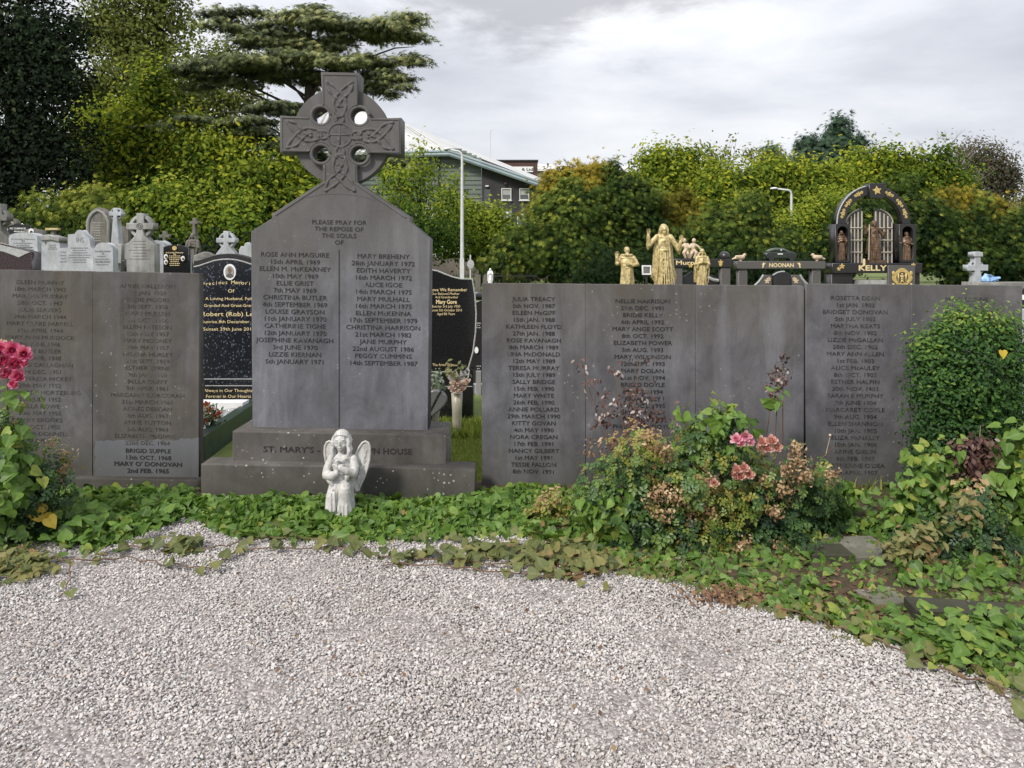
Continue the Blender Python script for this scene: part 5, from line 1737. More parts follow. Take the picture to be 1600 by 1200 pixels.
c = N(t, 'ShaderNodeTexCoord').outputs['Object']
vo = N(t, 'ShaderNodeTexVoronoi')
vo.inputs['Scale'].default_value = 45
t.links.new(c, vo.inputs['Vector'])
s3 = N(t, 'ShaderNodeSeparateColor')
t.links.new(vo.outputs['Color'], s3.inputs[0])
t.links.new(ramp(t, s3.outputs[0], [(0, (.15, .15, .16)), (.5, (.36, .36, .36)), (1, (.6, .6, .6))]), b.inputs['Base Color'])
bn = N(t, 'ShaderNodeBump', invert=True)
bn.inputs['Distance'].default_value = .02
t.links.new(vo.outputs['Distance'], bn.inputs['Height'])
t.links.new(bn.outputs[0], b.inputs['Normal'])
M['marble_chips'] = m
V = [(a0.x - .9, 6.1, .05), (a0.x + .01, 6.12, .05), (X(398, 7.7), 7.7, .05), (X(398, 7.7), 7.88, .05), (a0.x - .9, 7.88, .05)]
o = link('grave_chippings', MB().add(V, [(0, 1, 2, 3, 4)]).mesh('grave_chippings'), M['marble_chips'], None, kind='stuff')
o['label'] = 'white marble chippings inside the dark green kerb'
o['category'] = 'chippings'
tb = thing('stone_bench', 'small white stone bench on white chippings in front of the blue pearl granite stone', 'bench', (X(352, 7.35), 7.35, .05))
DT = 7.35
link('seat', MB().box(X(286, DT), X(380, DT), DT - .02, DT + .16, Z(640, DT), Z(629, DT)).mesh('seat'), M['white_paint'], tb)
for x_ in (296, 358):
    link('leg', MB().box(X(x_ - 6, DT), X(x_ + 6, DT), DT + .02, DT + .12, .045, Z(640, DT)).mesh('leg'), M['white_paint'], tb)
gv = thing('glass_vase', 'small clear cut glass bowl at the foot of the white bench', 'vase', (X(361, 7.2), 7.2, .05))
m, t, b = new_mat('clear glass')
b.inputs['Base Color'].default_value = (.85, .88, .9, 1)
b.inputs['Roughness'].default_value = .08
b.inputs['Transmission Weight'].default_value = .7
M['glass'] = m
link('bowl', MB().lathe([(.035, 0), (.05, .01), (.075, .05), (.07, .10), (.045, .13), (.05, .145)], (X(361, 7.2), 7.2, .052), 14).mesh('bowl'), M['glass'], gv, True)


def petal_mesh():
    """one cupped petal: length +Y"""
    return [(-.05, 0, 0), (.05, 0, 0), (-.30, .45, .12), (0, .5, -.02), (.30, .45, .12), (-.26, .85, .30), (0, 1, .24), (.26, .85, .30)], [(0, 1, 3), (0, 3, 2), (1, 4, 3), (2, 3, 6), (2, 6, 5), (3, 4, 7), (3, 7, 6)]


PET_V, PET_F = petal_mesh()


def bloom(name, c, r, mat, parent, n=20, seed=0, label=None):
    """double flower head: petals in spirals, open towards the viewer and the sky"""
    g_ = np.random.default_rng(seed)
    axis = np.array([g_.normal(0, .35), -1.0, g_.normal(.55, .3)])
    axis /= np.linalg.norm(axis)
    P0, Nn, Dd, Sz, T = [], [], [], [], []
    uu = np.cross(axis, [0, 0, 1.0])
    uu /= np.linalg.norm(uu)
    vv = np.cross(axis, uu)
    for i in range(n):
        q = i / n
        a = i * 2.4
        rad = uu * math.cos(a) + vv * math.sin(a)
        tilt = .25 + 1.25 * q
        d_ = rad * math.sin(tilt) + axis * math.cos(tilt)
        nrm = axis * math.sin(tilt) - rad * math.cos(tilt)
        P0.append(np.array(c) + rad * r * .08 - axis * r * .3)
        Nn.append(nrm)
        Dd.append(d_)
        Sz.append(r * (.75 + .4 * q))
        T.append(np.clip(.35 + .5 * q + g_.normal(0, .15), 0, 1))
    return scatter(name, PET_V, PET_F, P0, Nn, Sz, T, mat, parent, droop=Dd, label=label)


def leaf_cloud(name, blobs, n, size, mat, parent, tv=LEAF_V, tf=LEAF_F, tint=(.45, .2), clump=.12, per=16, front=.75, up=.4, kind=None, label=None, shell=.6, flat=None, hang=None, radial=None, rough=.32):
    """leaves in clumps through a set of ellipsoids [(x, y, z, rx, ry, rz, tint shift)] in world units"""
    B = np.array([b_[:6] for b_ in blobs], 'f')
    TS = np.array([b_[6] if len(b_) > 6 else 0 for b_ in blobs], 'f')
    wgt = B[:, 3] * B[:, 5]
    wgt = wgt / wgt.sum()
    nc = max(1, n // per)
    bi = rng.choice(len(B), nc, p=wgt)
    d = rng.normal(size=(nc, 3))
    d /= np.linalg.norm(d, axis=1, keepdims=True)
    flip = (rng.random(nc) < front) & (d[:, 1] > 0)
    d[flip, 1] *= -1
    r = shell + (1 - shell) * rng.random(nc) ** .6
    r = np.where(rng.random(nc) < .18, rng.random(nc) * shell, r)
    cc = B[bi, :3] + d * r[:, None] * B[bi, 3:6]
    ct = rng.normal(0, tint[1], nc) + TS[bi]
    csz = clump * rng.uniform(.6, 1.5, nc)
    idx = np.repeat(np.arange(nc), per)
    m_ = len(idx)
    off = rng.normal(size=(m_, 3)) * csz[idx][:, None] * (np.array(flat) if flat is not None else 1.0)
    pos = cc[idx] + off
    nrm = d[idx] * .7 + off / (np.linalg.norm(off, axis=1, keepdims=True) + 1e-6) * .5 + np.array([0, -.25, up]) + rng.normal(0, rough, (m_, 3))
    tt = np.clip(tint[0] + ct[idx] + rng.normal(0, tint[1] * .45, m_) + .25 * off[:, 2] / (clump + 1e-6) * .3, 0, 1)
    sz = size * rng.uniform(.65, 1.3, m_)
    dr = None
    if hang is not None:
        dr = rng.normal(0, .6, (m_, 3)) + np.array(hang)
    if radial is not None:                    # sprigs point away from the stem axis
        rd = pos - np.array([radial[0], radial[1], 0])
        rd[:, 2] = 0
        rd /= (np.linalg.norm(rd, axis=1, keepdims=True) + 1e-6)
        dr = rd + np.array([0, 0, radial[2]]) + rng.normal(0, radial[3], (m_, 3))
    return scatter(name, tv, tf, pos, nrm, sz, tt, mat, parent, kind, droop=dr, label=label)


# pot of red flowers beside the bench
D_ = 6.5
fp = thing('flower_pot', 'white pot of faded red and cream flowers in the gap left of the cross', 'flower pot', (X(326, D_), D_, .05))
link('pot', MB().lathe([(.05, 0), (.058, .10), (.062, .11), (.062, .12), (.05, .12)], (X(326, D_), D_, .048), 16).mesh('pot'), M['white_paint'], fp)
mb = MB()
for i in range(12):
    a = rng.uniform(-1, 1)
    mb.tube([(X(326, D_), D_, .15), (X(326 + 8 * a, D_), D_ + .03 * a, .24), (X(326 + 15 * a, D_), D_ + rng.uniform(-.04, .04), .34 + rng.uniform(-.08, .05))], .004, 5)
link('stems', mb.mesh('stems'), M['bark'], fp)
leaf_cloud('leaves', [(X(330, D_), D_, .27, .10, .07, .09)], 160, .035, M['rose'], fp, clump=.03, per=6, tint=(.2, .15))
for i, (x_, y_, q) in enumerate(((323, 632, 'red_pet'), (330, 641, 'red_pet'), (319, 646, 'pink_pale'), (336, 650, 'red_pet'), (343, 646, 'red_pet'), (324, 656, 'red_pet'), (321, 638, 'pink_pale'))):
    bloom('bloom', P(x_, y_, D_ - .05), .033, M[q], fp, 14, i)

# ------------------------------------------------------------------ graves in the gap right of the memorial
DQ = 7.8
kq = DQ / F
h = thing('black_headstone', 'black granite headstone with a wave shaped top and gold text, right of the cross', 'headstone', (X(697, DQ), DQ, 0))
wv = [(650, 578), (641, 540), (638, 490), (641, 440), (650, 428), (662, 422.5), (673, 421.5), (684, 423.5), (696, 428.5), (708, 433), (720, 435.8), (738, 436.5), (742, 460), (744, 490), (743, 520), (739, 550), (731, 578)]
link('slab', plate([[(X(x, DQ), Z(y, DQ)) for x, y in wv]], DQ + .05, .1, .007), M['black_granite'], h)
mb = MB()
mb.tube([(X(x, DQ), DQ + .002, Z(y, DQ)) for x, y in wv[3:]], .008, 6)
link('pale_edge', mb.mesh('pale_edge'), M['edge'], h)
lines('With Love We Remember', 693, 452.6, DQ, 4.8, None, M['gold_ink'], h, 74, .006)
lines('Our Beloved Mother', 696, 458.8, DQ, 3.6, None, M['gold_ink'], h, 44, .003)
lines('And Grandmother', 698, 464.2, DQ, 3.6, None, M['gold_ink'], h, 36, .003)
lines('Mary Gore', 697.5, 471.5, DQ, 6.2, None, M['gold_ink'], h, 32, .02)
lines('Sunrise 3rd July 1930', 697, 478.6, DQ, 3.8, None, M['gold_ink'], h, 44, .003)
lines('Sunset 5th October 2016', 697, 484.5, DQ, 3.8, None, M['gold_ink'], h, 50, .003)
lines('Aged 86 Years', 697, 490.3, DQ, 3.8, None, M['gold_ink'], h, 28, .003)
lines('Safe In The Arms Of Jesus', 688, 569.8, DQ, 4.0, None, M['gold_ink'], h, 54, .003)
link('plinth', MB().box(X(640, DQ), X(740, DQ), DQ - .08, DQ + .2, -.05, Z(577, DQ)).mesh('plinth'), M['black_granite'], h)
mb = MB()
mb.box(X(640, 7.72), X(722, 7.72), 7.714, 7.723, Z(581.5, 7.72), Z(580.2, 7.72))
link('pale_edge', mb.mesh('pale_edge'), M['edge'], h)
mb = MB()
mb.box(X(640, 7.72), X(738, 7.72), 7.714, 7.723, Z(604.3, 7.72), Z(603.2, 7.72))
link('pale_edge', mb.mesh('pale_edge'), M['edge'], h)
# further brown stone behind it
h = thing('black_headstone', 'dark polished headstone with white ovals behind the wave topped black stone', 'headstone', (X(752, 9.6), 9.6, 0))
link('slab', px_plate([(726, 640), (733, 490), (742, 474), (756, 470), (790, 470), (790, 640)], 9.6, .12, 752, .01), M['dark_granite'], h)
oval(745, 460.5, 3.6, 3.4, 9.59, M['white_paint'], h)
mb = MB()
mb.ell((X(748, 9.6), 9.6, Z(463, 9.6)), (.09, .05, .05), None, 12, 8)
link('urn', mb.mesh('urn'), M['black_granite'], h)
oval(744.5, 547, 3, 5, 9.59, M['white_paint'], h)
scribble(3, 748, 505, 9.6, 8, 3.4, M['edge'], h, 9)
scribble(2, 748, 572, 9.6, 8, 4, M['edge'], h, 10)
h = thing('grave_edging', 'pale stone grave edging behind the vase of pink flowers', 'grave edging', (X(748, 9.0), 9.0, 0))
link('edging_stone', MB().box(X(740, 9), X(800, 9), 9, 9.12, -.05, .13).mesh('edging_stone'), M['white_stone'], h)
link('edging_stone', MB().box(X(744, 9), X(752, 9), 8.9, 8.98, -.05, .30).mesh('edging_stone'), M['pale_stone'], h)
# heart stone
DH = 7.2
h = thing('heart_stone', 'polished grey heart shaped stone with a split, beside the memorial shaft', 'grave ornament', (X(668, DH), DH, 0))
hp = []
for i in range(40):
    a = 2 * math.pi * i / 40
    hx, hy = 16 * math.sin(a) ** 3, 13 * math.cos(a) - 5 * math.cos(2 * a) - 2 * math.cos(3 * a) - math.cos(4 * a)
    hp.append((X(667 + hx * 2.05 + hy * -.25, DH), Z(630 - hy * 1.75, DH)))
M['heart'] = plain('polished grey granite', (.12, .12, .125), .3, 0, .2, 80)
link('heart', plate([hp], DH + .04, .08, .018, 3), M['heart'], h, True)
link('base_block', MB().box(X(640, DH), X(694, DH), DH - .02, DH + .16, -.03, .045).mesh('base_block'), M['pale_stone'], h)
mb = MB()
mb.tube([(X(x, DH), DH - .005, Z(y, DH)) for x, y in [(692, 606), (684, 618), (676, 634), (664, 655)]], .008, 6)
link('carved_split', mb.mesh('carved_split'), M['dark_granite'], h)
mb = MB()
mb.ell((X(682, DH), DH, Z(623, DH)), (.01, .008, .003), None, 8, 5)
link('white_bead', mb.mesh('white_bead'), M['white_paint'], h)
# vase with pink flowers
DV = 6.95
vs2 = thing('flower_vase', 'cream vase holding pale pink flowers on the grass right of the memorial', 'vase', (X(715, DV), DV, 0))
M['cream'] = plain('cream ceramic', (.34, .32, .25), .4, 0, .12, 14)
zt_ = Z(613, DV)
link('vase', MB().lathe([(.036, 0), (.038, .04), (.044, zt_ * .6), (.052, zt_), (.044, zt_)], (X(714, DV), DV, -.005), 16).mesh('vase'), M['cream'], vs2, True)
mb = MB()
for i in range(14):
    a = i / 14 * 6.28
    c_ = Vector((X(716, DV), DV, zt_ + .02))
    e1 = c_ + Vector((.105 * math.cos(a), .05 * math.sin(a), .16 + .05 * math.sin(a * 3)))
    e2 = c_ + Vector((.105 * math.cos(a + .5), .05 * math.sin(a + .5), .15 + .05 * math.cos(a * 2)))
    mb.add([tuple(c_), tuple(e1), tuple(e2)], [(0, 1, 2)])
M['wrap'] = plain('pale wrapping paper', (.42, .40, .40), .6, 0, .2, 20)
link('wrapping', mb.mesh('wrapping'), M['wrap'], vs2)
for i, (x_, y_) in enumerate(((706, 607), (713, 602), (720, 605), (711, 609), (718, 598), (726, 601), (723, 608), (709, 599), (730, 596), (716, 611))):
    bloom('bloom', P(x_, y_, DV - .07), .036, M['pink_pale'], vs2, 14, 50 + i)
leaf_cloud('leaves', [(X(714, DV), DV, zt_ + .18, .12, .05, .08)], 70, .05, M['dulled'], vs2, clump=.03, per=5, tint=(.5, .2))
sp = thing('potted_plant', 'grey green trailing plant beside the heart shaped stone', 'plant', (X(676, 7.35), 7.35, 0))
M['greyleaf'] = leafmat('grey green leaf', [(0, (.10, .13, .09)), (.6, (.22, .26, .19)), (1, (.36, .39, .30))], .25, .6)
leaf_cloud('leaves', [(X(678, 7.35), 7.35, Z(596, 7.35), .10, .06, .09)], 260, .045, M['greyleaf'], sp, clump=.03, per=6)
link('pot', MB().lathe([(.05, 0), (.07, .16), (.075, .34), (.06, .34)], (X(676, 7.35), 7.35, -.01), 12).mesh('pot'), M['cream'], sp)

# ------------------------------------------------------------------ kneeling angel in front of the steps (1 unit = 1 photo pixel)
DA = 4.70
ua = DA / F
mb = MB()
# body
mb.ell((1, 2, 70), (18.5, 12.5, 19))
mb.ell((1, 2, 80.5), (20.5, 10.5, 8.5))
mb.ell((1, 2, 50), (17.5, 13, 16))
mb.tube([(-10, -9.5, 84), (-4, -12.6, 79), (3, -12.6, 79), (12, -9, 84)], 1.5, 8)
# arms
mb.capsule([(-18, 1, 79), (-24, -2, 66), (-25.5, -5, 57)], [7.6, 8.2, 8.2], 12)
mb.capsule([(-25, -6, 57), (-14, -14, 57), (-4, -17, 62)], [8.2, 7.2, 5.0], 12)
mb.capsule([(-24, -6, 56), (-17, -11, 48), (-13, -12, 43)], [6.2, 5.0, 2.6], 10)
mb.capsule([(21, 1, 79), (25.5, -2, 67), (24, -7, 59)], [7.8, 8.2, 7.6], 12)
mb.capsule([(24, -8, 60), (14, -15, 65), (3, -19, 71)], [7.4, 6.4, 4.4], 12)
mb.capsule([(17, -12, 62), (13.5, -14, 55), (12, -14, 50)], [6.4, 4.6, 2.6], 10)
# hands clasped round a small cup
hand(mb, (2, -19, 70.5), (-1, -.1, .35), (0, 1, 0), 95, .55)
hand(mb, (-6, -17, 62.5), (.5, -.25, 1), (0, 1, 0), 90, .5)
mb.tube([(-2.4, -20, 72), (-2.4, -20, 76), (-2.4, -20, 84)], [2.6, 2.2, 3.8], 12)
mb.ell((-8, -17.5, 75), (5.5, 1.6, 1.2))
mb.ell((5, -18.5, 75.5), (6.5, 1.6, 1.0))
# kneeling legs under the robe
mb.capsule([(8, 2, 40), (11, -18, 36)], [13.5, 11.5], 14)
mb.capsule([(11, -19, 35), (12, -19, 18), (12.5, -19, 0)], [11.5, 12, 13], 14)
mb.capsule([(-8, 2, 40), (-13, -9, 22), (-14, -11, 2)], [14, 12.5, 13], 14)
mb.tube([(0, 6, 46), (-1, 4, 22), (-1, 2, -2)], [20, 23.5, 26], 18, .75)
for i, (x_, x2, y_) in enumerate(((2, 0, -22), (6, 4, -29), (11, 10, -31), (16.5, 17, -29.5), (20.5, 23, -24), (-8, -6, -21), (-14, -13, -23), (-20, -22, -18))):
    mb.capsule([(x_, y_ + 3.5, 32), (x_ + (x2 - x_) * .5, y_ + 1, 16), (x2, y_, -1)], [1.4, 2.3, 2.9], 7)
for a in ((4, -16, 47, 17, -22, 44), (-16, -8, 40, -6, -14, 34), (-18, -12, 30, -5, -16, 26)):
    mb.capsule([a[:3], ((a[0] + a[3]) / 2, min(a[1], a[4]) - 2.2, (a[2] + a[5]) / 2 - 1), a[3:]], [1.2, 1.9, 1.2], 7)
mb.v = [(x * .86 + .4, y, z) for x, y, z in mb.v]
# head
mb.ell((0, 0, 109.5), (11.0, 11.6, 14.2))
mb.ell((0, -2.6, 102.5), (9.0, 8.4, 8.4))
mb.ell((0, -8.0, 96.6), (3.8, 2.6, 2.4))
mb.ell((0, -11.0, 107), (1.3, 1.9, 4.2))
mb.ell((0, -11.6, 104.6), (1.7, 1.7, 1.2))
for sx in (-1, 1):
    mb.ell((4.2 * sx, -9.9, 111.8), (3.6, 1.5, .8))
    mb.ell((5.0 * sx, -6.4, 102.6), (3.4, 3.0, 3.4))
mb.ell((0, -10.5, 100.2), (2.6, 1.2, .7))
mb.ell((0, -10.2, 98.8), (2.2, 1.2, .8))
# hair: cap, rolled fringe, ringlets to the shoulders
mb.ell((0, 5.0, 114.0), (12.6, 13, 11.6))
for i in range(11):
    a = math.pi * (i / 10)
    mb.ell((11.0 * math.cos(a), -2.0 - 6.6 * math.sin(a), 113.0 + 7.0 * math.sin(a)), (2.0, 2.0, 2.3), None, 10, 6)
for sx in (-1, 1):
    for j in range(4):
        y_ = -5 + 4.4 * j
        mb.capsule([(10.5 * sx, y_ + 2, 114), (12.6 * sx, y_ + 1.5, 107), (11.6 * sx, y_ + 1.5, 100), (13.6 * sx, y_ + .5, 93), (12.0 * sx, y_, 87), (14 * sx + 1, y_, 82)], [3.0, 3.5, 2.9, 3.6, 2.8, 1.8], 8)
mb.ell((0, 8, 100), (12.5, 8, 16))
for sx in (-1, 1):
    mb.ell((10.4 * sx, 3.5, 95), (3.6, 4.5, 10))
mb.capsule([(0, 2.5, 98), (0, 2.5, 88)], [5.2, 6.0], 10)
# wings: dished plates with a raised rim
wr_ = [(15, 62), (20, 82), (26, 95), (31.5, 103), (36.5, 105.5), (41, 103), (43.5, 97), (43.8, 88), (42.5, 76), (39.5, 63), (35, 50), (29.5, 38), (25, 28), (22, 27), (20, 40), (17, 52)]
wl_ = [(-10, 78), (-13, 95), (-16, 103), (-20, 106), (-24.5, 104), (-27.5, 97), (-27.8, 86), (-26, 74), (-23, 62), (-18, 58)]
for o_ in (wr_, wl_):
    mb.prism(o_, 8.5, 12.5)
    mb.tube([(x, 8.2, z) for x, z in o_ + o_[:1]], 1.9, 8)
    s_ = 1 if o_ is wr_ else -1
for j in range(6):
    mb.capsule([(38.5 - 1.2 * j, 8.0, 92 - 8 * j), (30 - 2 * j, 7.4, 70 - 7 * j)], [.8, .9], 6)
mb.ell((8, 8, 62), (14, 8, 20))
mb.box(-25, 25, -27, 13, -9, 1)
me = bake(mb, .66, 'kneeling_angel', 2, .35)
me = place_mesh(me, (X(533, DA), DA, Z(797, DA)), ua)
ang = link('kneeling_angel', me, M['angel'], None, True, loc=(X(533, DA), DA, 0))
tag(ang, 'white cast stone kneeling angel with wings and clasped hands before the stepped base', 'statue')

# ------------------------------------------------------------------ buildings far behind
DBD = 52.0
kb = DBD / F
m, t, b = new_mat('green profiled cladding')
c = N(t, 'ShaderNodeTexCoord').outputs['Object']
t.links.new(ramp(t, noise(t, mapping(t, c, (0, 0, 0), (.6, .6, .12)), 1.2, 5), [(.3, (.10, .125, .112)), (.7, (.17, .197, .18))]), b.inputs['Base Color'])
b.inputs['Roughness'].default_value = .55
M['cladding'] = m
M['charcoal'] = plain('charcoal render', (.036, .034, .038), .85, 0, .18, .8)
M['roof_sheet'] = plain('pale roof sheeting', (.50, .50, .49), .6, 0, .1, .5)
M['fascia'] = plain('blue grey metal fascia', (.23, .29, .31), .5, .1, .12, 1)
M['cream_wall'] = plain('cream painted wall', (.42, .42, .36), .8, 0, .12, .7)
M['brickbrown'] = plain('brown cladding', (.075, .036, .032), .8, 0, .15, .8)
M['pane'] = plain('window glass', (.10, .11, .12), .12, 0, .3, .8)
M['blind'] = plain('pale window blind', (.33, .34, .33), .7, 0, .08, 1)
hall = thing('industrial_building', 'large hall with pale sheet roof, green cladding and a charcoal wing with white framed windows', 'building', (X(720, DBD), DBD, gz(10, 52)))
z0 = gz(0, 52) - .2
mb = MB()
# horizontally ribbed green front
zr = Z(324, DBD)
zt_ = Z(232, DBD)
nrib = 26
for i in range(nrib):
    za, zb_ = zr + (zt_ - zr) * i / nrib, zr + (zt_ - zr) * (i + 1) / nrib
    x1_ = X(752, DBD)
    if zb_ > Z(246, DBD):
        x1_ = X(752 - (zb_ - Z(246, DBD)) / kb * 2.2, DBD)
    mb.box(X(470, DBD), x1_, DBD - (.0 if i % 2 else .05), DBD + .3, za, zb_)
link('green_cladding', mb.mesh('green_cladding'), M['cladding'], hall)
link('cream_base', MB().box(X(470, DBD), X(752, DBD), DBD - .02, DBD + .3, z0, zr - .003).mesh('cream_base'), M['cream_wall'], hall)
# charcoal wing under the long sloping roof
ch = [(752.5, 420), (752.5, 248), (866, 292), (866, 420)]
mb = MB()
mb.prism([(X(x, DBD), max(Z(y, DBD), z0)) for x, y in ch], DBD - .06, DBD + 14)
link('charcoal_wall', mb.mesh('charcoal_wall'), M['charcoal'], hall)
# roof: hipped front slope and the long slope falling to the right
R0, R1, R2 = P(470, 240, DBD - .6), P(702, 234, DBD - .6), P(866, 290, DBD - .6)
A0, A1 = P(560, 168, DBD + 16), P(588, 180, DBD + 16)
mb = MB()
V = [tuple(R0), tuple(R1), tuple(P(628, 191.5, DBD + 11)), tuple(P(520, 150, DBD + 11))]
V2 = [(x, y + .05, z - .18) for x, y, z in V]
mb.add(V + V2, [(0, 1, 2, 3), (7, 6, 5, 4), (0, 4, 5, 1), (1, 5, 6, 2), (2, 6, 7, 3), (3, 7, 4, 0)])
link('front_roof_slope', mb.mesh('front_roof_slope'), M['roof_sheet'], hall)
nr = 24
for i in range(nr):
    s_ = (i + .5) / nr
    p = Vector(V[0]).lerp(Vector(V[1]), s_)
    q = Vector(V[3]).lerp(Vector(V[2]), s_)
    link('roof_rib', MB().tube([p + Vector((0, -.02, .03)), q + Vector((0, -.02, .03))], .07, 4).mesh('roof_rib'), M['roof_sheet'], hall)
mb = MB()
V = [tuple(R1), tuple(R2), tuple(P(868.5, 287.5, DBD + 14)), tuple(P(628, 190.5, DBD + 11))]
V2 = [(x, y, z - .3) for x, y, z in V]
mb.add(V + V2, [(0, 1, 2, 3), (7, 6, 5, 4), (0, 4, 5, 1), (1, 5, 6, 2), (2, 6, 7, 3), (3, 7, 4, 0)])
link('side_roof_slope', mb.mesh('side_roof_slope'), M['roof_sheet'], hall)
mb = MB()
f0, f1, f2 = P(600, 239, DBD - .66), P(702, 236.2, DBD - .66), P(866, 292.5, DBD - .66)
for a_, b_ in ((f0, f1), (f1, f2)):
    for dz, rr in ((-.02, .10), (-.22, .13)):
        mb.tube([a_ + Vector((0, 0, dz)), b_ + Vector((0, 0, dz))], rr, 6)
link('fascia', mb.mesh('fascia'), M['fascia'], hall)
M['doorgrey'] = plain('dark grey door', (.06, .07, .072), .6, 0, .1, 1)
M['frame'] = plain('white window frame', (.66, .66, .66), .5, 0, .05, 2)
for x_, y0_, x2_, y1_ in ((783.5, 294.5, 799, 313), (811.5, 294.5, 827, 313), (781, 335, 799, 353), (808, 335, 826, 353)):
    fr = link('window', plate([[(X(x, DBD), Z(y, DBD)) for x, y in rect(x_, y0_, x2_, y1_)], [(X(x, DBD), Z(y, DBD)) for x, y in rect(x_ + 1.3, y0_ + 1.3, x2_ - 1.3, y1_ - 1.3)]], DBD - .10, .10, .01), M['frame'], hall)
    ym = y0_ + (y1_ - y0_) * .55
    link('pane', MB().box(X(x_ + 1, DBD), X(x2_ - 1, DBD), DBD - .085, DBD - .07, Z(y1_ - 1, DBD), Z(ym, DBD)).mesh('pane'), M['pane'], fr)
    link('blind', MB().box(X(x_ + 1, DBD), X(x2_ - 1, DBD), DBD - .085, DBD - .07, Z(ym, DBD) + .003, Z(y0_ + 1, DBD)).mesh('blind'), M['blind'], fr)
    link('sill', MB().box(X(x_ - 1, DBD), X(x2_ + 1, DBD), DBD - .2, DBD - .063, Z(y1_ + 1.3, DBD), Z(y1_ + .2, DBD)).mesh('sill'), M['frame'], fr)
link('shutter_box', MB().box(X(780, DBD), X(799.5, DBD), DBD - .2, DBD - .063, Z(334.5, DBD), Z(331, DBD)).mesh('shutter_box'), M['frame'], hall)
link('door', MB().box(X(757, DBD), X(766.5, DBD), DBD - .10, DBD - .063, Z(324, DBD), Z(296, DBD)).mesh('door'), M['doorgrey'], hall)
link('door_light', MB().box(X(758.5, DBD), X(763.5, DBD), DBD - .2, DBD - .063, Z(292, DBD), Z(290, DBD)).mesh('door_light'), M['frame'], hall)
link('alarm_box', MB().box(X(787.5, DBD), X(791.5, DBD), DBD - .25, DBD - .063, Z(288.5, DBD), Z(286, DBD)).mesh('alarm_box'), M['brickbrown'], hall)
link('downpipe', MB().tube([(X(686, DBD), DBD - .12, Z(240, DBD)), (X(686, DBD), DBD - .12, z0)], .07, 6).mesh('downpipe'), M['iron'], hall)
mast = thing('roof_mast', 'thin aerial mast standing above the sheet roof', 'aerial', (X(766, 63), 63, Z(262, 63)))
link('pole', MB().tube([(X(766, 63), 63, Z(262, 63)), (X(766, 63), 63, Z(203, 63))], .045, 5).mesh('pole'), M['lamp_grey'], mast)
link('antenna', MB().tube([(X(765, 63), 63, Z(205, 63)), (X(770, 63), 63, Z(202, 63))], .03, 4).mesh('antenna'), M['lamp_grey'], mast)
DB2 = 84.0
br = thing('brown_building', 'dark red brown flat roofed block with a white company sign behind the hall', 'building', (X(810, DB2), DB2, 0))
link('wall', MB().box(X(760, DB2), X(840, DB2), DB2, DB2 + 10, -.2, Z(252, DB2)).mesh('wall'), M['brickbrown'], br)
link('parapet', MB().box(X(758.5, DB2), X(841, DB2), DB2 - .15, DB2 + 10.1, Z(252, DB2) + .004, Z(249.8, DB2)).mesh('parapet'), M['iron'], br)
sg = link('sign_board', MB().box(X(792, DB2), X(833, DB2), DB2 - .12, DB2 - .003, Z(269, DB2), Z(260.5, DB2)).mesh('sign_board'), M['white_paint'], br)
k2 = DB2 / F
link('lettering', text_mesh('& Ltd', X(824, DB2), Z(264.8, DB2), DB2 - .125, 4.6 * k2, None, 1, .02, width=17 * k2), M['ink3'], sg)
DB3 = 96.0
wh = thing('warehouse', 'long low warehouse with a white roof edge behind the hedge', 'building', (X(980, DB3), DB3, 0))
link('wall', MB().box(X(836, DB3), X(1132, DB3), DB3, DB3 + 15, -.2, Z(264.6, DB3)).mesh('wall'), plain('grey green warehouse wall', (.16, .17, .14), .8, 0, .15, .4), wh)
V = [tuple(P(838, 263.2, DB3 - .3)), tuple(P(1132, 267, DB3 - .3)), tuple(P(1132, 261.5, DB3 + 16)), tuple(P(838, 256.8, DB3 + 16))]
link('roof', MB().add(V + [(x, y, z - .3) for x, y, z in V], [(0, 1, 2, 3), (7, 6, 5, 4), (0, 4, 5, 1), (1, 5, 6, 2), (2, 6, 7, 3), (3, 7, 4, 0)]).mesh('roof'), M['white_paint'], wh)
link('vent', MB().box(X(855, DB3), X(857.5, DB3), DB3 + .4, DB3 + .8, Z(257.5, DB3), Z(254.5, DB3)).mesh('vent'), M['iron'], wh)


def lamp_post(label, xp, D, ytop, reach, r=.09, ylamp=None):
    x = X(xp, D)
    g0 = gz(x, D)
    zt = Z(ytop, D)
    l = thing('street_lamp', label, 'street lamp', (x, D, g0), 'street lamps beyond the cemetery')
    s = 1 if reach > 0 else -1
    pts = [(x, D, g0 - .05), (x, D, g0 + 1.2), (x, D, zt - .22)]
    for i in range(6):
        a = i / 5 * math.pi / 2
        pts.append((x + s * .16 * (1 - math.cos(a)), D, zt - .16 + .16 * math.sin(a)))
    pts.append((x + reach * .75, D, zt + .05))
    link('pole', MB().tube(pts, [r * 1.25, r * 1.25, r * .8] + [r * .7] * 6 + [r * .55], 10).mesh('pole'), M['lamp_grey'], l, True)
    e = Vector((x + reach * .86, D, zt + .06))
    mb = MB()
    mb.ell(e, (abs(reach) * .19, .10, .045), Matrix.Rotation(.08 * s, 3, 'Y'), 14, 8)
    link('lamp_head', mb.mesh('lamp_head'), M['white_paint'], l, True)
    mb = MB()
    mb.ell(e + Vector((s * .02, 0, -.03)), (abs(reach) * .14, .08, .03), None, 12, 6)
    link('lens', mb.mesh('lens'), M['pane'], l, True)
    link('access_door', MB().box(x - .06, x + .06, D - r * 1.3 - .012, D - r * 1.2, g0 + .5, g0 + 1.1).mesh('access_door'), M['lamp_grey'], l)


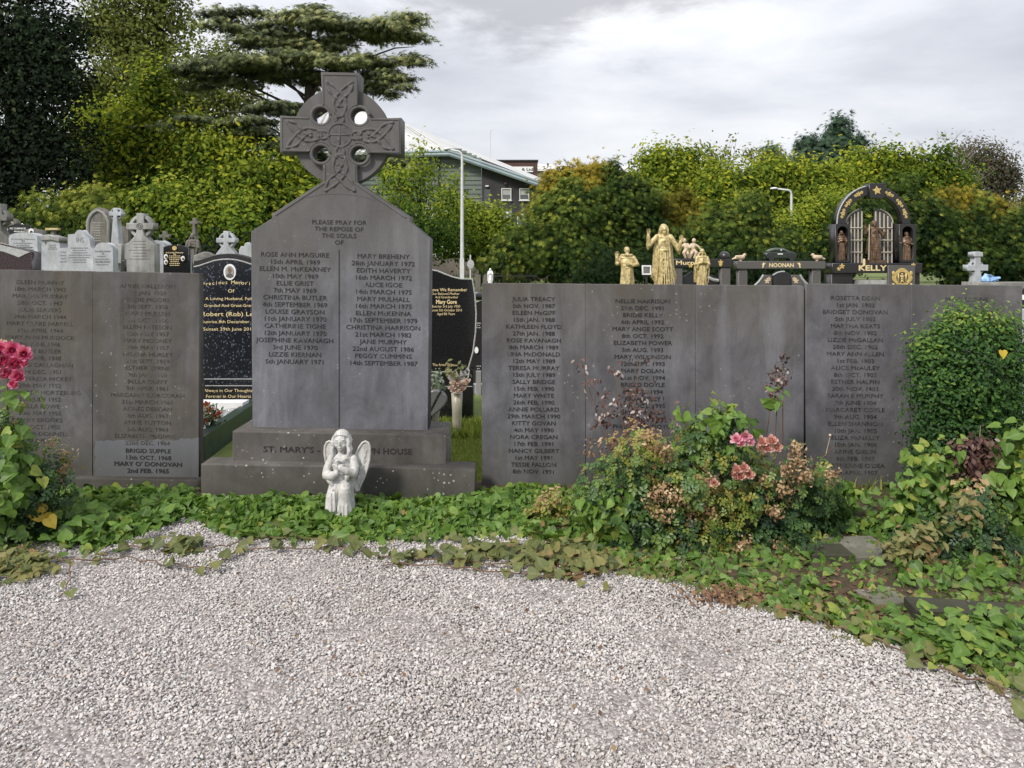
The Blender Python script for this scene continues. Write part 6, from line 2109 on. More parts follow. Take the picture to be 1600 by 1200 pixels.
lamp_post('tall grey street lamp with an arm to the left in front of the green hall', 722, 22, 236, -.5, .045)
lamp_post('white street lamp poking out of the hedge left of the black arch', 1236.5, 28.5, 297, -.75, .055)
lamp_post('pale street lamp head among the rust coloured branches', 904, 26.3, 272, .52, .045)

# boundary wall, railings, road sign seen in the gap right of the memorial
DF = 24.0
DW3 = 42.0
M['drywall'] = plain('brown grey render', (.13, .11, .098), .9, 0, .2, .8)
rw = thing('boundary_wall', 'low grey boundary wall behind black railings far beyond the memorial', 'boundary wall', (X(720, DW3), DW3, gz(0, DW3)))
link('wall', MB().box(X(600, DW3), X(900, DW3), DW3, DW3 + .3, -.2, Z(402, DW3)).mesh('wall'), M['drywall'], rw)
link('coping', MB().box(X(600, DW3), X(900, DW3), DW3 - .05, DW3 + .35, Z(402, DW3) + .003, Z(399.5, DW3)).mesh('coping'), M['grey_stone'], rw)
rl = thing('iron_railing', 'black iron railings in front of the far boundary wall', 'railing', (X(740, DF), DF, gz(0, DF)))
gd = gz(0, DF)
for z_ in (gd + .12, gd + .56):
    link('rail', MB().box(X(640, DF), X(840, DF), DF - .012, DF + .012, z_, z_ + .03).mesh('rail'), M['iron'], rl)
mb = MB()
for i in range(44):
    x_ = X(640, DF) + i * .091
    mb.tube([(x_, DF, gd - .02), (x_, DF, gd + .62), (x_, DF, gd + .68)], [.009, .009, .002], 4)
link('bars', mb.mesh('bars'), M['iron'], rl, kind='stuff')
for x_ in (747, 760):
    pr = link('pier', MB().box(X(x_ - 4, DF), X(x_ + 4, DF), DF - .1, DF + .1, gd - .1, gd + .62).mesh('pier'), M['old_stone'], rl)
sgn = thing('road_sign', 'grey back of a small round road sign on a post near the street lamp', 'road sign', (X(735, 21.5), 21.5, gz(0, 21.5)))
link('post', MB().tube([(X(735, 21.5), 21.5, .4), (X(735, 21.5), 21.5, Z(398, 21.5))], .02, 6).mesh('post'), M['lamp_grey'], sgn)
mb = MB()
mb.ell((X(735.5, 21.5), 21.47, Z(413, 21.5)), (.10, .008, .13), None, 18, 6)
link('sign_plate', mb.mesh('sign_plate'), M['edge'], sgn)


# ------------------------------------------------------------------ trees and bushes behind
def crown_tree(name, label, cat, D, blobs, n, size, mat, trunk=None, group=None, tv=LEAF_V, tf=LEAF_F, tint=(.45, .2), clump=.3, per=20, depth=.8, limbs=7, trunk_r=.12, barkm=None, rad=None, spr=4, **kw):
    """blobs: (cx, cy, half width, half height[, tint shift]) in photo pixels at depth D"""
    k = D / F
    W = []
    for b_ in blobs:
        W.append((X(b_[0], D), D + (b_[5] if len(b_) > 5 else 0), Z(b_[1], D), b_[2] * k, max(.4, b_[2] * k * depth), b_[3] * k, b_[4] if len(b_) > 4 else 0))
    xt = trunk if trunk is not None else sum(b_[0] for b_ in blobs) / len(blobs)
    extra = []                                # small sprays breaking up the outline
    for w_ in W:
        for _ in range(spr):
            a = rng.uniform(-.5, math.pi + .5)
            q = rng.uniform(.85, 1.2)
            f_ = rng.uniform(.14, .30)
            extra.append((w_[0] + w_[3] * q * math.cos(a), w_[1] + rng.normal(0, .3) * w_[4], w_[2] + w_[5] * q * math.sin(a), w_[3] * f_, w_[4] * f_, w_[5] * f_ * 1.3, w_[6] + .08))
    W = W + extra
    bx = X(xt, D)
    g0 = gz(bx, D)
    tr = thing(name, label, cat, (bx, D, g0), group)
    ztop = max(w_[2] for w_ in W)
    zlow = min(w_[2] - w_[5] for w_ in W)
    mb = MB()
    h1 = max(g0 + .6, g0 + (ztop - g0) * .55)
    mb.tube([(bx, D, g0 - .15), (bx + .03, D, g0 + .3), (bx + rng.normal(0, .08), D + .05, (g0 + h1) / 2), (bx + rng.normal(0, .15), D, h1)], [trunk_r * 1.4, trunk_r, trunk_r * .8, trunk_r * .45], 9)
    for i in range(limbs):
        w_ = W[i % len(W)]
        s_ = g0 + (h1 - g0) * rng.uniform(.25, .95)
        e = np.array(w_[:3]) + rng.normal(0, .45, 3) * np.array(w_[3:6])
        mid = (np.array([bx, D, s_]) + e) / 2 + np.array([0, 0, .12 * w_[5]])
        mb.tube([(bx, D, s_), tuple(mid), tuple(e)], [trunk_r * .45, trunk_r * .3, trunk_r * .1], 6)
    link('trunk', mb.mesh('trunk'), barkm or M['bark'], tr, True)
    if rad is not None:
        kw['radial'] = (bx, D, rad[0], rad[1])
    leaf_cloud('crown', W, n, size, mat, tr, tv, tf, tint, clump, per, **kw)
    return tr


HG = 'hedge trees behind the right memorial walls'
LG = 'trees behind the left headstones'
# left: dark holm oak, poplar, yellow green maples, low shrub
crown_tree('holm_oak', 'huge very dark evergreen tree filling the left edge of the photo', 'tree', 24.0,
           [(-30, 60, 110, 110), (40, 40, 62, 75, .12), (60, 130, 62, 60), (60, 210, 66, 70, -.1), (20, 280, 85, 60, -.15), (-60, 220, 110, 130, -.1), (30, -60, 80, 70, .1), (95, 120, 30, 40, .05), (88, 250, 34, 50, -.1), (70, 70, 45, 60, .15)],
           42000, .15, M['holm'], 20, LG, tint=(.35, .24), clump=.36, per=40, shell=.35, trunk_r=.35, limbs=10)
crown_tree('poplar_tree', 'tall airy poplar with pale olive leaves rising out of the top of the photo', 'tree', 44.0,
           [(215, -50, 85, 70), (170, 30, 42, 60, .15), (205, 40, 60, 70, .05), (262, 30, 45, 60, -.1), (232, 90, 55, 50, -.05), (185, 90, 42, 40, .1), (220, 150, 60, 40, 0), (150, 160, 36, 38, .0), (268, 145, 38, 36, -.05)],
           20000, .25, M['poplar'], 226, LG, tint=(.5, .2), clump=.36, per=14, trunk_r=.20, limbs=18, shell=.3)
crown_tree('poplar_tree', 'olive green airy tree between the poplar and the cedar', 'tree', 41.0,
           [(315, 110, 42, 35, -.1), (350, 90, 30, 25, -.1), (300, 165, 52, 34, -.05), (350, 160, 40, 40, -.05), (160, 130, 40, 40), (140, 190, 36, 40), (370, 220, 40, 30)],
           12000, .22, M['poplar'], 310, LG, tint=(.42, .2), clump=.38, per=14, trunk_r=.14, limbs=14, shell=.2)
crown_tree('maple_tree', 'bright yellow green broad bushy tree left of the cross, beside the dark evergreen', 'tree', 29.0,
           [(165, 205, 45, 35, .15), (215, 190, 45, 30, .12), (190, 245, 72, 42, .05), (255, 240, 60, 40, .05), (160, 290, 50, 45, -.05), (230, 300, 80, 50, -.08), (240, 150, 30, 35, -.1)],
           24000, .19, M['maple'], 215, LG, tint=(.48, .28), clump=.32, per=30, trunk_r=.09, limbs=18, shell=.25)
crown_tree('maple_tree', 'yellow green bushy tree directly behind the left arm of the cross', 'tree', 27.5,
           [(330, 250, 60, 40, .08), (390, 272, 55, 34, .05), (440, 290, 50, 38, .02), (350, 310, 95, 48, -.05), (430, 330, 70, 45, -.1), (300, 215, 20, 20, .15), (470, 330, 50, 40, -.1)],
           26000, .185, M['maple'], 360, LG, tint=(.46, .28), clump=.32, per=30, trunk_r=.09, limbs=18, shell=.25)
crown_tree('green_shrub', 'mid green leafy shrub low behind the white headstones', 'shrub', 25.0,
           [(200, 345, 60, 35, .0), (290, 350, 60, 35, .1), (330, 370, 50, 35, .1), (250, 330, 60, 35), (375, 360, 45, 40, 0), (250, 385, 80, 30, -.2)],
           15000, .16, M['maple2'], 280, LG, tint=(.45, .22), clump=.22, per=26, trunk_r=.08, limbs=12)
crown_tree('feathery_shrub', 'greyish green feathery shrub under the dark evergreen behind the arched stones', 'shrub', 22.5,
           [(95, 335, 50, 26, .25), (140, 330, 40, 30, .35), (60, 355, 50, 20, -.1), (150, 350, 35, 20, .1), (105, 372, 60, 18, -.45)],
           6500, .16, M['yew'], 105, LG, tv=SPRAY_V, tf=SPRAY_F, tint=(.5, .2), clump=.16, per=14, trunk_r=.07)
# dark evergreen hedge base under the trees keeps the horizon closed
crown_tree('evergreen_shrub', 'very dark low evergreen mass behind the grey headstones at the left', 'shrub', 23.5,
           [(0, 350, 70, 40), (60, 385, 60, 30), (120, 395, 60, 28), (200, 400, 60, 25), (270, 405, 50, 22), (340, 405, 60, 26), (-60, 380, 60, 50)],
           9000, .15, M['holm'], 60, LG, tint=(.2, .15), clump=.25, per=18, trunk_r=.1)
# between the cross and the hall
crown_tree('birch_tree', 'slender light green tree to the right of the cross in front of the hall', 'tree', 27.0,
           [(656, 236, 11, 13, .15), (660, 268, 18, 18, .1), (636, 292, 40, 36, .0), (684, 300, 26, 26, .0), (610, 330, 60, 50, -.05), (665, 345, 40, 50, -.05), (700, 330, 26, 30, .05), (708, 285, 12, 18, .05)],
           5600, .13, M['maple2'], 660, LG, tint=(.55, .2), clump=.22, per=14, trunk_r=.06, limbs=18, shell=.3)
crown_tree('green_shrub', 'mid green shrub around the foot of the tall street lamp', 'shrub', 30.0,
           [(690, 372, 40, 32, -.15), (735, 350, 32, 30, .15), (770, 355, 34, 30, .15), (750, 380, 55, 34, .05), (800, 372, 40, 34, .0), (720, 318 + 20, 22, 22, .1), (820, 390, 40, 30, 0)],
           11000, .15, M['maple2'], 750, LG, tint=(.5, .2), clump=.2, per=15, trunk_r=.07, limbs=12)
crown_tree('green_shrub', 'dark green bush just right of the memorial shaft', 'shrub', 24.0,
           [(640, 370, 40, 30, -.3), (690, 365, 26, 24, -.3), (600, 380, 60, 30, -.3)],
           5000, .12, M['maple2'], 650, LG, tint=(.25, .15), clump=.2, per=15, trunk_r=.07)

# cedar
DCD = 30.0
kc = DCD / F
ced = thing('cedar_tree', 'dark spreading cedar with flat layered branches behind the stone cross', 'tree', (X(480, DCD), DCD, gz(X(480, DCD), DCD)), LG)
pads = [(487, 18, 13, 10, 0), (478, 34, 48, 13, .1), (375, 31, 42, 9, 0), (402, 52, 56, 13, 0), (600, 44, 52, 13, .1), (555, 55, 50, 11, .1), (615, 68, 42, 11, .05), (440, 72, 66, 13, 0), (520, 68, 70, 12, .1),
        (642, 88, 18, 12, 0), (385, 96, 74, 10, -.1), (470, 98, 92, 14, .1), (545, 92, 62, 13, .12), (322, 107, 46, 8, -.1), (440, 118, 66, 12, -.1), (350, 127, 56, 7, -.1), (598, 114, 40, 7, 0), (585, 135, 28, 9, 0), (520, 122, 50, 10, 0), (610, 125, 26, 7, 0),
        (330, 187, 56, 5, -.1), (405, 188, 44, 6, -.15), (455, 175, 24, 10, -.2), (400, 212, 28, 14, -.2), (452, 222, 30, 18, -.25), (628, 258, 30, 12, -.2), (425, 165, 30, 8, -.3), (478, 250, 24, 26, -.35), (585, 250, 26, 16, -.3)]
mb = MB()
tz = [(478, 440), (478, 300), (480, 210), (484, 140), (482, 90), (487, 20)]
mb.tube([(X(x, DCD), DCD, Z(y, DCD)) for x, y in tz], [.28, .235, .22, .19, .125, .03], 10)
for (cx_, cy_, hw_, hh_, ts_) in pads:
    s_ = min(300, cy_ + 35 + abs(cx_ - 480) * .22)
    ya = -2.0 if cy_ > 155 and cx_ < 470 else rng.uniform(-1.1, .7)
    mb.tube([(X(480, DCD), DCD, Z(s_, DCD)), (X((cx_ + 480) / 2, DCD), DCD + ya * .5, Z((s_ + cy_) / 2 - 3, DCD)), (X(cx_, DCD), DCD + ya, Z(cy_ + 3, DCD)), (X(cx_ + hw_ * .7 * (1 if cx_ > 480 else -1), DCD), DCD + ya, Z(cy_ + 1, DCD))], [.066, .046, .028, .01], 6)
link('trunk', mb.mesh('trunk'), M['bark'], ced, True)
Bp = []
for (cx_, cy_, hw_, hh_, ts_) in pads:
    dq = DCD - (2.2 if cy_ > 155 and cx_ < 470 else rng.uniform(-.2, .9))   # the lowest boughs reach forward over the maples
    kq_ = dq / F
    up_s = .10 if cy_ < 80 else -.06
    for q in (-.72, -.25, .25, .72):
        sx_ = cx_ + q * hw_
        sy_ = cy_ + rng.normal(0, 4.0) - up_s * abs(sx_ - 480) * abs(q)
        Bp.append((X(sx_, dq), dq + rng.normal(0, .25), Z(sy_, dq), hw_ * kq_ * .36, hw_ * kq_ * .55, hh_ * kq_ * .62, ts_ + rng.normal(0, .06)))
for w_ in list(Bp):
    for _ in range(2):
        s_ = rng.uniform(-1.25, 1.25)
        if abs(s_) < .6:
            s_ *= 1.6
        Bp.append((w_[0] + s_ * w_[3], w_[1] - rng.uniform(0, .8) * w_[4], w_[2] + rng.uniform(-.8, .9) * w_[5] - .10 * abs(s_), w_[3] * .5, w_[4] * .3, w_[5] * .42, w_[6] + .05))
leaf_cloud('crown', Bp, 36000, .235, M['cedar'], ced, SPRAY_V, SPRAY_F, (.5, .24), .12, 11, up=1.2, flat=(2.2, 1.5, .30), shell=.3, radial=(X(480, DCD), DCD, -.22, .35))

# right: hedge of yews, golden tips, maples, conifers
Y = dict(tv=SPRAY_V, tf=SPRAY_F, clump=.16, per=18, rad=(.7, .5))
crown_tree('yew_bush', 'dark green bushy yew at the left end of the hedge beside the hall', 'bush', 25.0,
           [(874, 352, 42, 56, .15), (852, 388, 48, 46, .05), (905, 350, 60, 60, -.02), (900, 400, 70, 50, -.1), (846, 348, 16, 22, .1), (800, 412, 40, 33, 0)], 17000, .175, M['yew'], 880, HG, tint=(.45, .26), trunk_r=.1, **Y)
crown_tree('golden_yew', 'rust gold bush crowning the hedge left of the largest gold statue', 'bush', 26.5,
           [(880, 295, 36, 26, .2), (920, 300, 40, 30, .25), (868, 325, 34, 24, 0), (945, 290, 26, 22, -.05), (905, 330, 36, 22, .1)], 7500, .19, M['goldyew'], 900, HG, tint=(.5, .2), trunk_r=.08, **Y)
crown_tree('yew_bush', 'deep green yew column behind the friar statue', 'bush', 25.5,
           [(975, 320, 42, 44, -.05), (990, 365, 40, 60, -.15), (965, 400, 50, 45, -.15), (1010, 400, 40, 45, -.2)], 11000, .175, M['yew'], 980, HG, tint=(.36, .24), trunk_r=.1, **Y)
crown_tree('golden_yew', 'yellow tinted bush behind the largest gold statue', 'bush', 26.5,
           [(1045, 330, 40, 26, -.1), (1060, 350, 36, 26, .1), (1035, 368, 30, 26, -.05), (1065, 385, 36, 30, -.2), (1030, 400, 40, 30, -.3)], 7500, .19, M['goldyew'], 1045, HG, tint=(.35, .18), trunk_r=.08, **Y)
crown_tree('maple_tree', 'yellow green tree above the largest gold statue', 'tree', 33.0,
           [(1035, 262, 34, 24, .0), (1010, 285, 40, 24, .05), (1065, 285, 50, 34, .1), (1055, 315, 60, 28, .1), (1000, 310, 34, 24, 0), (1020, 247, 12, 12, .1), (1110, 290, 40, 30, .0), (1075, 248, 20, 14, -.1)], 17000, .18, M['maple'], 1050, HG, tint=(.5, .22), clump=.26, per=24, trunk_r=.08, limbs=12, shell=.3)
crown_tree('sapling', 'thin sapling with scattered leaves standing up against the sky above the hedge', 'tree', 36.0,
           [(1112, 240, 14, 16), (1135, 238, 10, 14), (1144, 218, 5, 6), (1122, 256, 18, 12), (1100, 232, 8, 8), (1128, 250, 12, 10)], 420, .16, M['poplar'], 1125, HG, tint=(.5, .2), clump=.14, per=6, trunk_r=.035, limbs=24, shell=.3)
crown_tree('sapling', 'second thin sapling with sparse leaves right of the first against the sky', 'tree', 36.5,
           [(1180, 250, 18, 14), (1195, 238, 12, 10), (1168, 240, 8, 10), (1210, 250, 16, 12)], 480, .16, M['poplar'], 1185, HG, tint=(.5, .2), clump=.14, per=6, trunk_r=.035, limbs=24, shell=.3)
crown_tree('yew_bush', 'dark green yew bush behind the praying statue and the stone ball', 'bush', 24.5,
           [(1130, 370, 46, 40, .0), (1110, 400, 60, 36, -.15), (1165, 360, 40, 40, .0), (1180, 400, 60, 40, -.1)], 12000, .175, M['yew'], 1140, HG, tint=(.44, .26), trunk_r=.1, **Y)
crown_tree('maple_tree', 'broad bright green tree behind the stone lintel monument', 'tree', 31.0,
           [(1150, 300, 44, 40, 0), (1200, 290, 50, 34, .05), (1250, 305, 48, 36, .0), (1175, 340, 56, 34, -.05), (1230, 345, 50, 34, -.05), (1140, 330, 40, 30, 0), (1285, 300, 40, 34, 0), (1215, 268, 40, 20, .1)], 22000, .18, M['maple'], 1205, HG, tint=(.47, .27), clump=.28, per=26, trunk_r=.08, limbs=12, shell=.35)
crown_tree('golden_bush', 'yellow flecked hedge bush left of the black arch', 'bush', 26.0,
           [(1240, 365, 40, 36, .15), (1280, 350, 36, 36, .2), (1265, 395, 50, 40, .0), (1220, 400, 40, 36, -.1), (1300, 330, 30, 30, .15)], 11000, .12, M['maple2'], 1260, HG, tint=(.5, .22), clump=.18, per=16, trunk_r=.08)
crown_tree('conifer_tree', 'dark pointed conifer rising above the hedge on the right', 'conifer', 46.0,
           [(1312, 195, 6, 12), (1310, 212, 20, 14), (1306, 232, 36, 16), (1300, 252, 50, 16), (1262, 232, 12, 14), (1272, 255, 26, 16), (1304, 275, 60, 20), (1345, 262, 14, 18), (1250, 262, 12, 12)], 11000, .30, M['conifer'], 1310, HG, spr=1, tv=SPRAY_V, tf=SPRAY_F, tint=(.45, .2), clump=.24, per=12, trunk_r=.2, limbs=16, rad=(.9, .35))
crown_tree('conifer_tree', 'small dark conifer tip left of the pointed conifer', 'conifer', 47.0,
           [(1205, 242, 10, 14), (1205, 258, 18, 14), (1206, 275, 22, 16)], 2200, .28, M['conifer'], 1205, HG, spr=1, tv=SPRAY_V, tf=SPRAY_F, tint=(.45, .2), clump=.22, per=12, trunk_r=.12, rad=(.9, .35))
crown_tree('maple_tree', 'green tree above and right of the black arch', 'tree', 34.0,
           [(1345, 272, 30, 26, .15), (1390, 290, 60, 30, .0), (1440, 285, 50, 28, -.02), (1480, 300, 50, 30, -.05), (1340, 310, 50, 34, 0), (1420, 320, 70, 30, -.05), (1335, 250, 12, 16, .2), (1390, 250, 28, 16, -.2), (1460, 258, 36, 20, -.3)], 21000, .19, M['maple'], 1400, HG, tint=(.45, .27), clump=.28, per=26, trunk_r=.08, limbs=12, shell=.35)
crown_tree('yew_bush', 'dark yew behind the black arch monument', 'bush', 25.0,
           [(1420, 330, 36, 34, -.05), (1400, 370, 60, 50, -.2), (1350, 360, 60, 50, -.15), (1460, 385, 50, 46, -.15), (1320, 390, 40, 40, -.2), (1450, 345, 34, 34, 0)], 15000, .175, M['yew'], 1400, HG, tint=(.36, .24), trunk_r=.1, **Y)
crown_tree('golden_yew', 'yellow green bush behind the far right celtic cross', 'bush', 26.5,
           [(1480, 325, 36, 26, .05), (1500, 345, 34, 26, -.1), (1470, 350, 40, 30, -.2), (1580, 345, 34, 30, .0), (1560, 360, 34, 30, -.2), (1620, 350, 34, 40, -.1)], 8500, .19, M['goldyew'], 1500, HG, tint=(.35, .18), trunk_r=.08, **Y)
crown_tree('yew_bush', 'deep green hedge bush at the right edge behind the far right cross', 'bush', 25.0,
           [(1520, 380, 46, 46, -.1), (1580, 390, 50, 46, -.1), (1500, 410, 60, 36, -.2), (1640, 390, 60, 60, -.1), (1555, 420, 60, 30, -.2)], 13000, .175, M['yew'], 1550, HG, tint=(.40, .25), trunk_r=.1, **Y)
crown_tree('brown_tree', 'olive brown round tree at the right edge of the skyline', 'tree', 44.0,
           [(1520, 245, 34, 26, .15), (1550, 260, 34, 34, 0), (1520, 285, 40, 34, 0), (1565, 290, 26, 28, -.1), (1540, 310, 46, 26, -.1), (1575, 275, 18, 20, -.1)], 9500, .17, M['brownleaf'], 1540, HG, tint=(.45, .2), clump=.3, per=16, trunk_r=.2, limbs=14)
bt = thing('bare_tree', 'leafless pale branched tree standing before the olive brown tree', 'tree', (X(1490, 42), 42, gz(20, 42)), HG)
mb = MB()


def branch(p, d, l, r, n):
    q = p + d * l
    mb.tube([p, (p + q) / 2 + Vector((rng.normal(0, .05), 0, .04)) * l, q], [r, r * .8, r * .55], 5)
    if n > 0:
        for i in range(3 if n > 1 else 4):
            e = (d + Vector((rng.normal(0, .42), rng.normal(0, .3), rng.uniform(.0, .35)))).normalized()
            branch(p.lerp(q, rng.uniform(.45, 1.0)), e, l * rng.uniform(.5, .75), r * .5, n - 1)


M['greybark'] = bark('grey bark', (.16, .14, .125), (.30, .27, .25))
branch(Vector((X(1490, 42), 42, gz(20, 42) - .1)), Vector((0, 0, 1)), 3.6, .09, 0)
for j in range(6):
    branch(Vector((X(1490, 42), 42, 3.2 + .35 * j)), Vector((rng.normal(0, .35), rng.normal(0, .2), 1)).normalized(), 2.2, .05, 3)
link('branches', mb.mesh('branches'), M['greybark'], bt)
crown_tree('green_shrub', 'dark bush behind the gap between the gold statues and the stone ball', 'shrub', 23.0,
           [(960, 430, 60, 26, -.3), (1060, 430, 60, 26, -.3), (1160, 430, 70, 26, -.3), (1250, 430, 50, 26, -.3)], 7000, .13, M['yew'], 1080, HG, tv=SPRAY_V, tf=SPRAY_F, tint=(.12, .12), clump=.18, per=16, trunk_r=.07)

# ------------------------------------------------------------------ planted bed in front of the walls
def back(x):
    return np.where((x > X(306, 5)) & (x < X(748, 5)), 4.93, np.where(x < 0, 5.12, 5.20))


def mound(x, D):
    e = edge(x)
    q = np.clip((D - e) / (back(x) - e), 0, 1)
    return .02 + .05 * sst(0, .45, q) * (1 + .25 * np.sin(x * 7.3) * np.sin(D * 9 + x * 3))


def cover(name, n, x0, x1, q0, q1, size, mat, tint, lay=1.0, dens=None, label=None, hscale=1.0):
    x = rng.uniform(x0, x1, n)
    e = edge(x)
    D = e - .03 + (back(x) - e + .02) * rng.uniform(q0, q1, n)
    D += rng.normal(0, .03, n)
    D = np.minimum(D, back(x) - .015)
    keep = np.ones(n, bool) if dens is None else rng.random(n) < dens(x, D)
    x, D = x[keep], D[keep]
    n = len(x)
    h = mound(x, D) * hscale
    z = h * (1.12 - .85 * rng.random(n) ** 1.3) * lay + .012
    nrm = np.stack([rng.normal(0, .6, n), -.45 + rng.normal(0, .55, n), .75 + rng.normal(0, .35, n)], 1)
    dr = np.stack([rng.normal(0, .8, n), -.5 + rng.normal(0, .6, n), -.6 + rng.normal(0, .3, n)], 1)
    tt = np.clip(tint[0] + rng.normal(0, tint[1], n), 0, 1)
    o = scatter(name, HEART_V, HEART_F, np.stack([x, D, z], 1), nrm, size * rng.uniform(.55, 1.25, n), tt, mat, None, 'stuff', droop=dr)
    o['label'] = label
    o['category'] = 'ground cover'
    return o


def clear(x, D):
    """keep the stones at the right from being overgrown"""
    px, py = 800 + x * F / D, HZ + F * EYE / D
    return np.where((px > 1275) & (px < 1440) & (py > 858) & (py < 960), .5, 1.0)


def dens_main(x, D):
    px = 800 + x * F / D
    d = np.ones_like(x)
    d = np.where(px > 880, .4, d)
    d = np.where((px > 930) & (px < 1300) & (D > edge(x) + .5), .35, d)
    return d


cover('bindweed', 8200, X(-220, 4.6), X(960, 4.6), 0.02, 1.0, .063, M['bindweed'], (.5, .22), dens=dens_main, label='bright green heart leaved bindweed carpeting the bed along the foot of the walls')
cover('bindweed', 5000, X(900, 4.4), X(1840, 4.0), 0.0, .75, .052, M['bindweed'], (.5, .25), dens=lambda x, D: np.where(800 + x * F / D > 1230, .8, .45) * np.where(D - edge(x) < .4, 1, .7) * clear(x, D), label='green bindweed spilling over the curved gravel edge in front of the rose bushes')
cover('bindweed', 2200, X(840, 4.4), X(1620, 4.0), -.05, .6, .045, M['dulled'], (.5, .25), lay=.7, dens=lambda x, D: clear(x, D), label='dull yellowing bindweed scattered low along the right edge of the gravel')
cover('bindweed', 700, X(1260, 5), X(1440, 5), .45, 1.0, .055, M['bindweed'], (.4, .2), label='green weeds at the foot of the far right wall beside the box bush')

o = cover('low_weeds', 3200, X(880, 4.4), X(1640, 4.0), .0, .75, .034, M['bindweed'], (.55, .3), lay=.8, label='small leaved mixed weeds between the larger leaves in the right part of the bed')
o = cover('low_weeds', 1300, X(-40, 4.6), X(880, 4.6), .0, .9, .03, M['dulled'], (.5, .3), lay=.8, label='small leaved mixed weeds among the bindweed in the left part of the bed')


def patch(name, label, cx, cy, hw, hh, n, size, mat, tint=(.5, .2), z=.02, hz=.05, tv=HEART_V, tf=HEART_F, cat='ground cover'):
    """low spread of leaves round a photo pixel on the ground"""
    D0 = GD(cy)
    x = rng.normal(cx, hw * .5, n)
    y = np.clip(rng.normal(cy, hh * .5, n), HZ + 50, 1300)
    D = F * EYE / (y - HZ)
    zz_ = z + np.abs(rng.normal(0, hz, n))
    nrm = np.stack([rng.normal(0, .4, n), -.35 + rng.normal(0, .35, n), 1 + rng.normal(0, .2, n)], 1)
    o = scatter(name, tv, tf, np.stack([(x - 800) * D / F, D, zz_], 1), nrm, size * rng.uniform(.55, 1.25, n), np.clip(tint[0] + rng.normal(0, tint[1], n), 0, 1), mat, None, 'stuff')
    o['label'] = label
    o['category'] = cat
    return o


patch('bindweed', 'leafy bindweed tongue creeping onto the gravel left of the pale gravel bay', 115, 835, 80, 30, 230, .07, M['bindweed'], (.5, .22), hz=.05)
patch('creeping_weed', 'dull yellow green creeping weed on the gravel at the left edge', 22, 888, 60, 24, 420, .04, M['dulled'], (.55, .25), hz=.02)
patch('bindweed', 'small bindweed tuft hanging into the pale gravel bay', 252, 818, 26, 14, 70, .06, M['bindweed'], (.45, .2), hz=.04)
patch('bindweed', 'small flat bindweed clump on the gravel in front of the left wall', 285, 864, 34, 12, 60, .055, M['dulled'], (.35, .2), hz=.02)
patch('bindweed', 'thin spread of bindweed on the gravel below the right end of the steps', 740, 872, 120, 18, 120, .058, M['dulled'], (.4, .22), hz=.03)
patch('bindweed', 'bindweed clump at the gravel edge left of the rose bush', 900, 885, 70, 26, 190, .055, M['dulled'], (.55, .25), hz=.03)
patch('bindweed', 'bright bindweed spilling over the long mossy kerb at the lower right', 1520, 1010, 110, 44, 330, .05, M['bindweed'], (.6, .22), hz=.05)
patch('leaf_litter', 'reddish brown fallen leaves on the gravel below the rose bush', 1140, 938, 75, 14, 420, .028, M['litter'], (.5, .3), z=.02, hz=.006, tv=TINY_V, tf=TINY_F, cat='leaf litter')
patch('leaf_litter', 'brown dead leaves along the bed edge left of the rose bush', 930, 878, 120, 22, 600, .03, M['litter'], (.4, .3), z=.015, hz=.01, tv=TINY_V, tf=TINY_F, cat='leaf litter')
patch('leaf_litter', 'brown dead leaves round the flat grey stone', 1370, 930, 100, 36, 900, .03, M['litter'], (.35, .3), z=.02, hz=.015, tv=TINY_V, tf=TINY_F, cat='leaf litter')
patch('leaf_litter', 'few scattered brown leaf scraps on the open gravel', 760, 1010, 900, 150, 110, .022, M['litter'], (.4, .3), z=.02, hz=.004, tv=TINY_V, tf=TINY_F, cat='leaf litter')


def vine(label, pts, n, size=.06, mat='dulled', r=.0035, tint=(.4, .2)):
    """runner lying on the gravel through photo pixels"""
    W = []
    for (x, y) in pts:
        D = GD(y)
        W.append(Vector((X(x, D), D, .026)))
    fine = []
    for i in range(len(W) - 1):
        for j in range(6):
            s = j / 6
            p = W[i].lerp(W[i + 1], s)
            fine.append(p + Vector((rng.normal(0, .006), rng.normal(0, .008), .012 * abs(math.sin((i * 6 + j) * .9)))))
    fine.append(W[-1])
    v = thing('bindweed_runner', label, 'creeper', (fine[0].x, fine[0].y, 0), 'bindweed runners on the gravel')
    link('stem', MB().tube(fine, [r] * (len(fine) - 3) + [r * .7, r * .5, r * .3], 5).mesh('stem'), M['twig'], v)
    P_, N_, Dr, T_ = [], [], [], []
    for i in range(n):
        p = fine[int(rng.integers(0, len(fine)))]
        P_.append((p.x + rng.normal(0, .02), p.y + rng.normal(0, .015), .035 + abs(rng.normal(0, .02))))
        N_.append((rng.normal(0, .5), -.5 + rng.normal(0, .4), .9))
        Dr.append((rng.normal(0, 1), rng.normal(0, 1), .1))
        T_.append(float(np.clip(rng.normal(tint[0], tint[1]), 0, 1)))
    scatter('leaves', HEART_V, HEART_F, P_, N_, size * rng.uniform(.6, 1.2, n), T_, M[mat], v, droop=Dr)


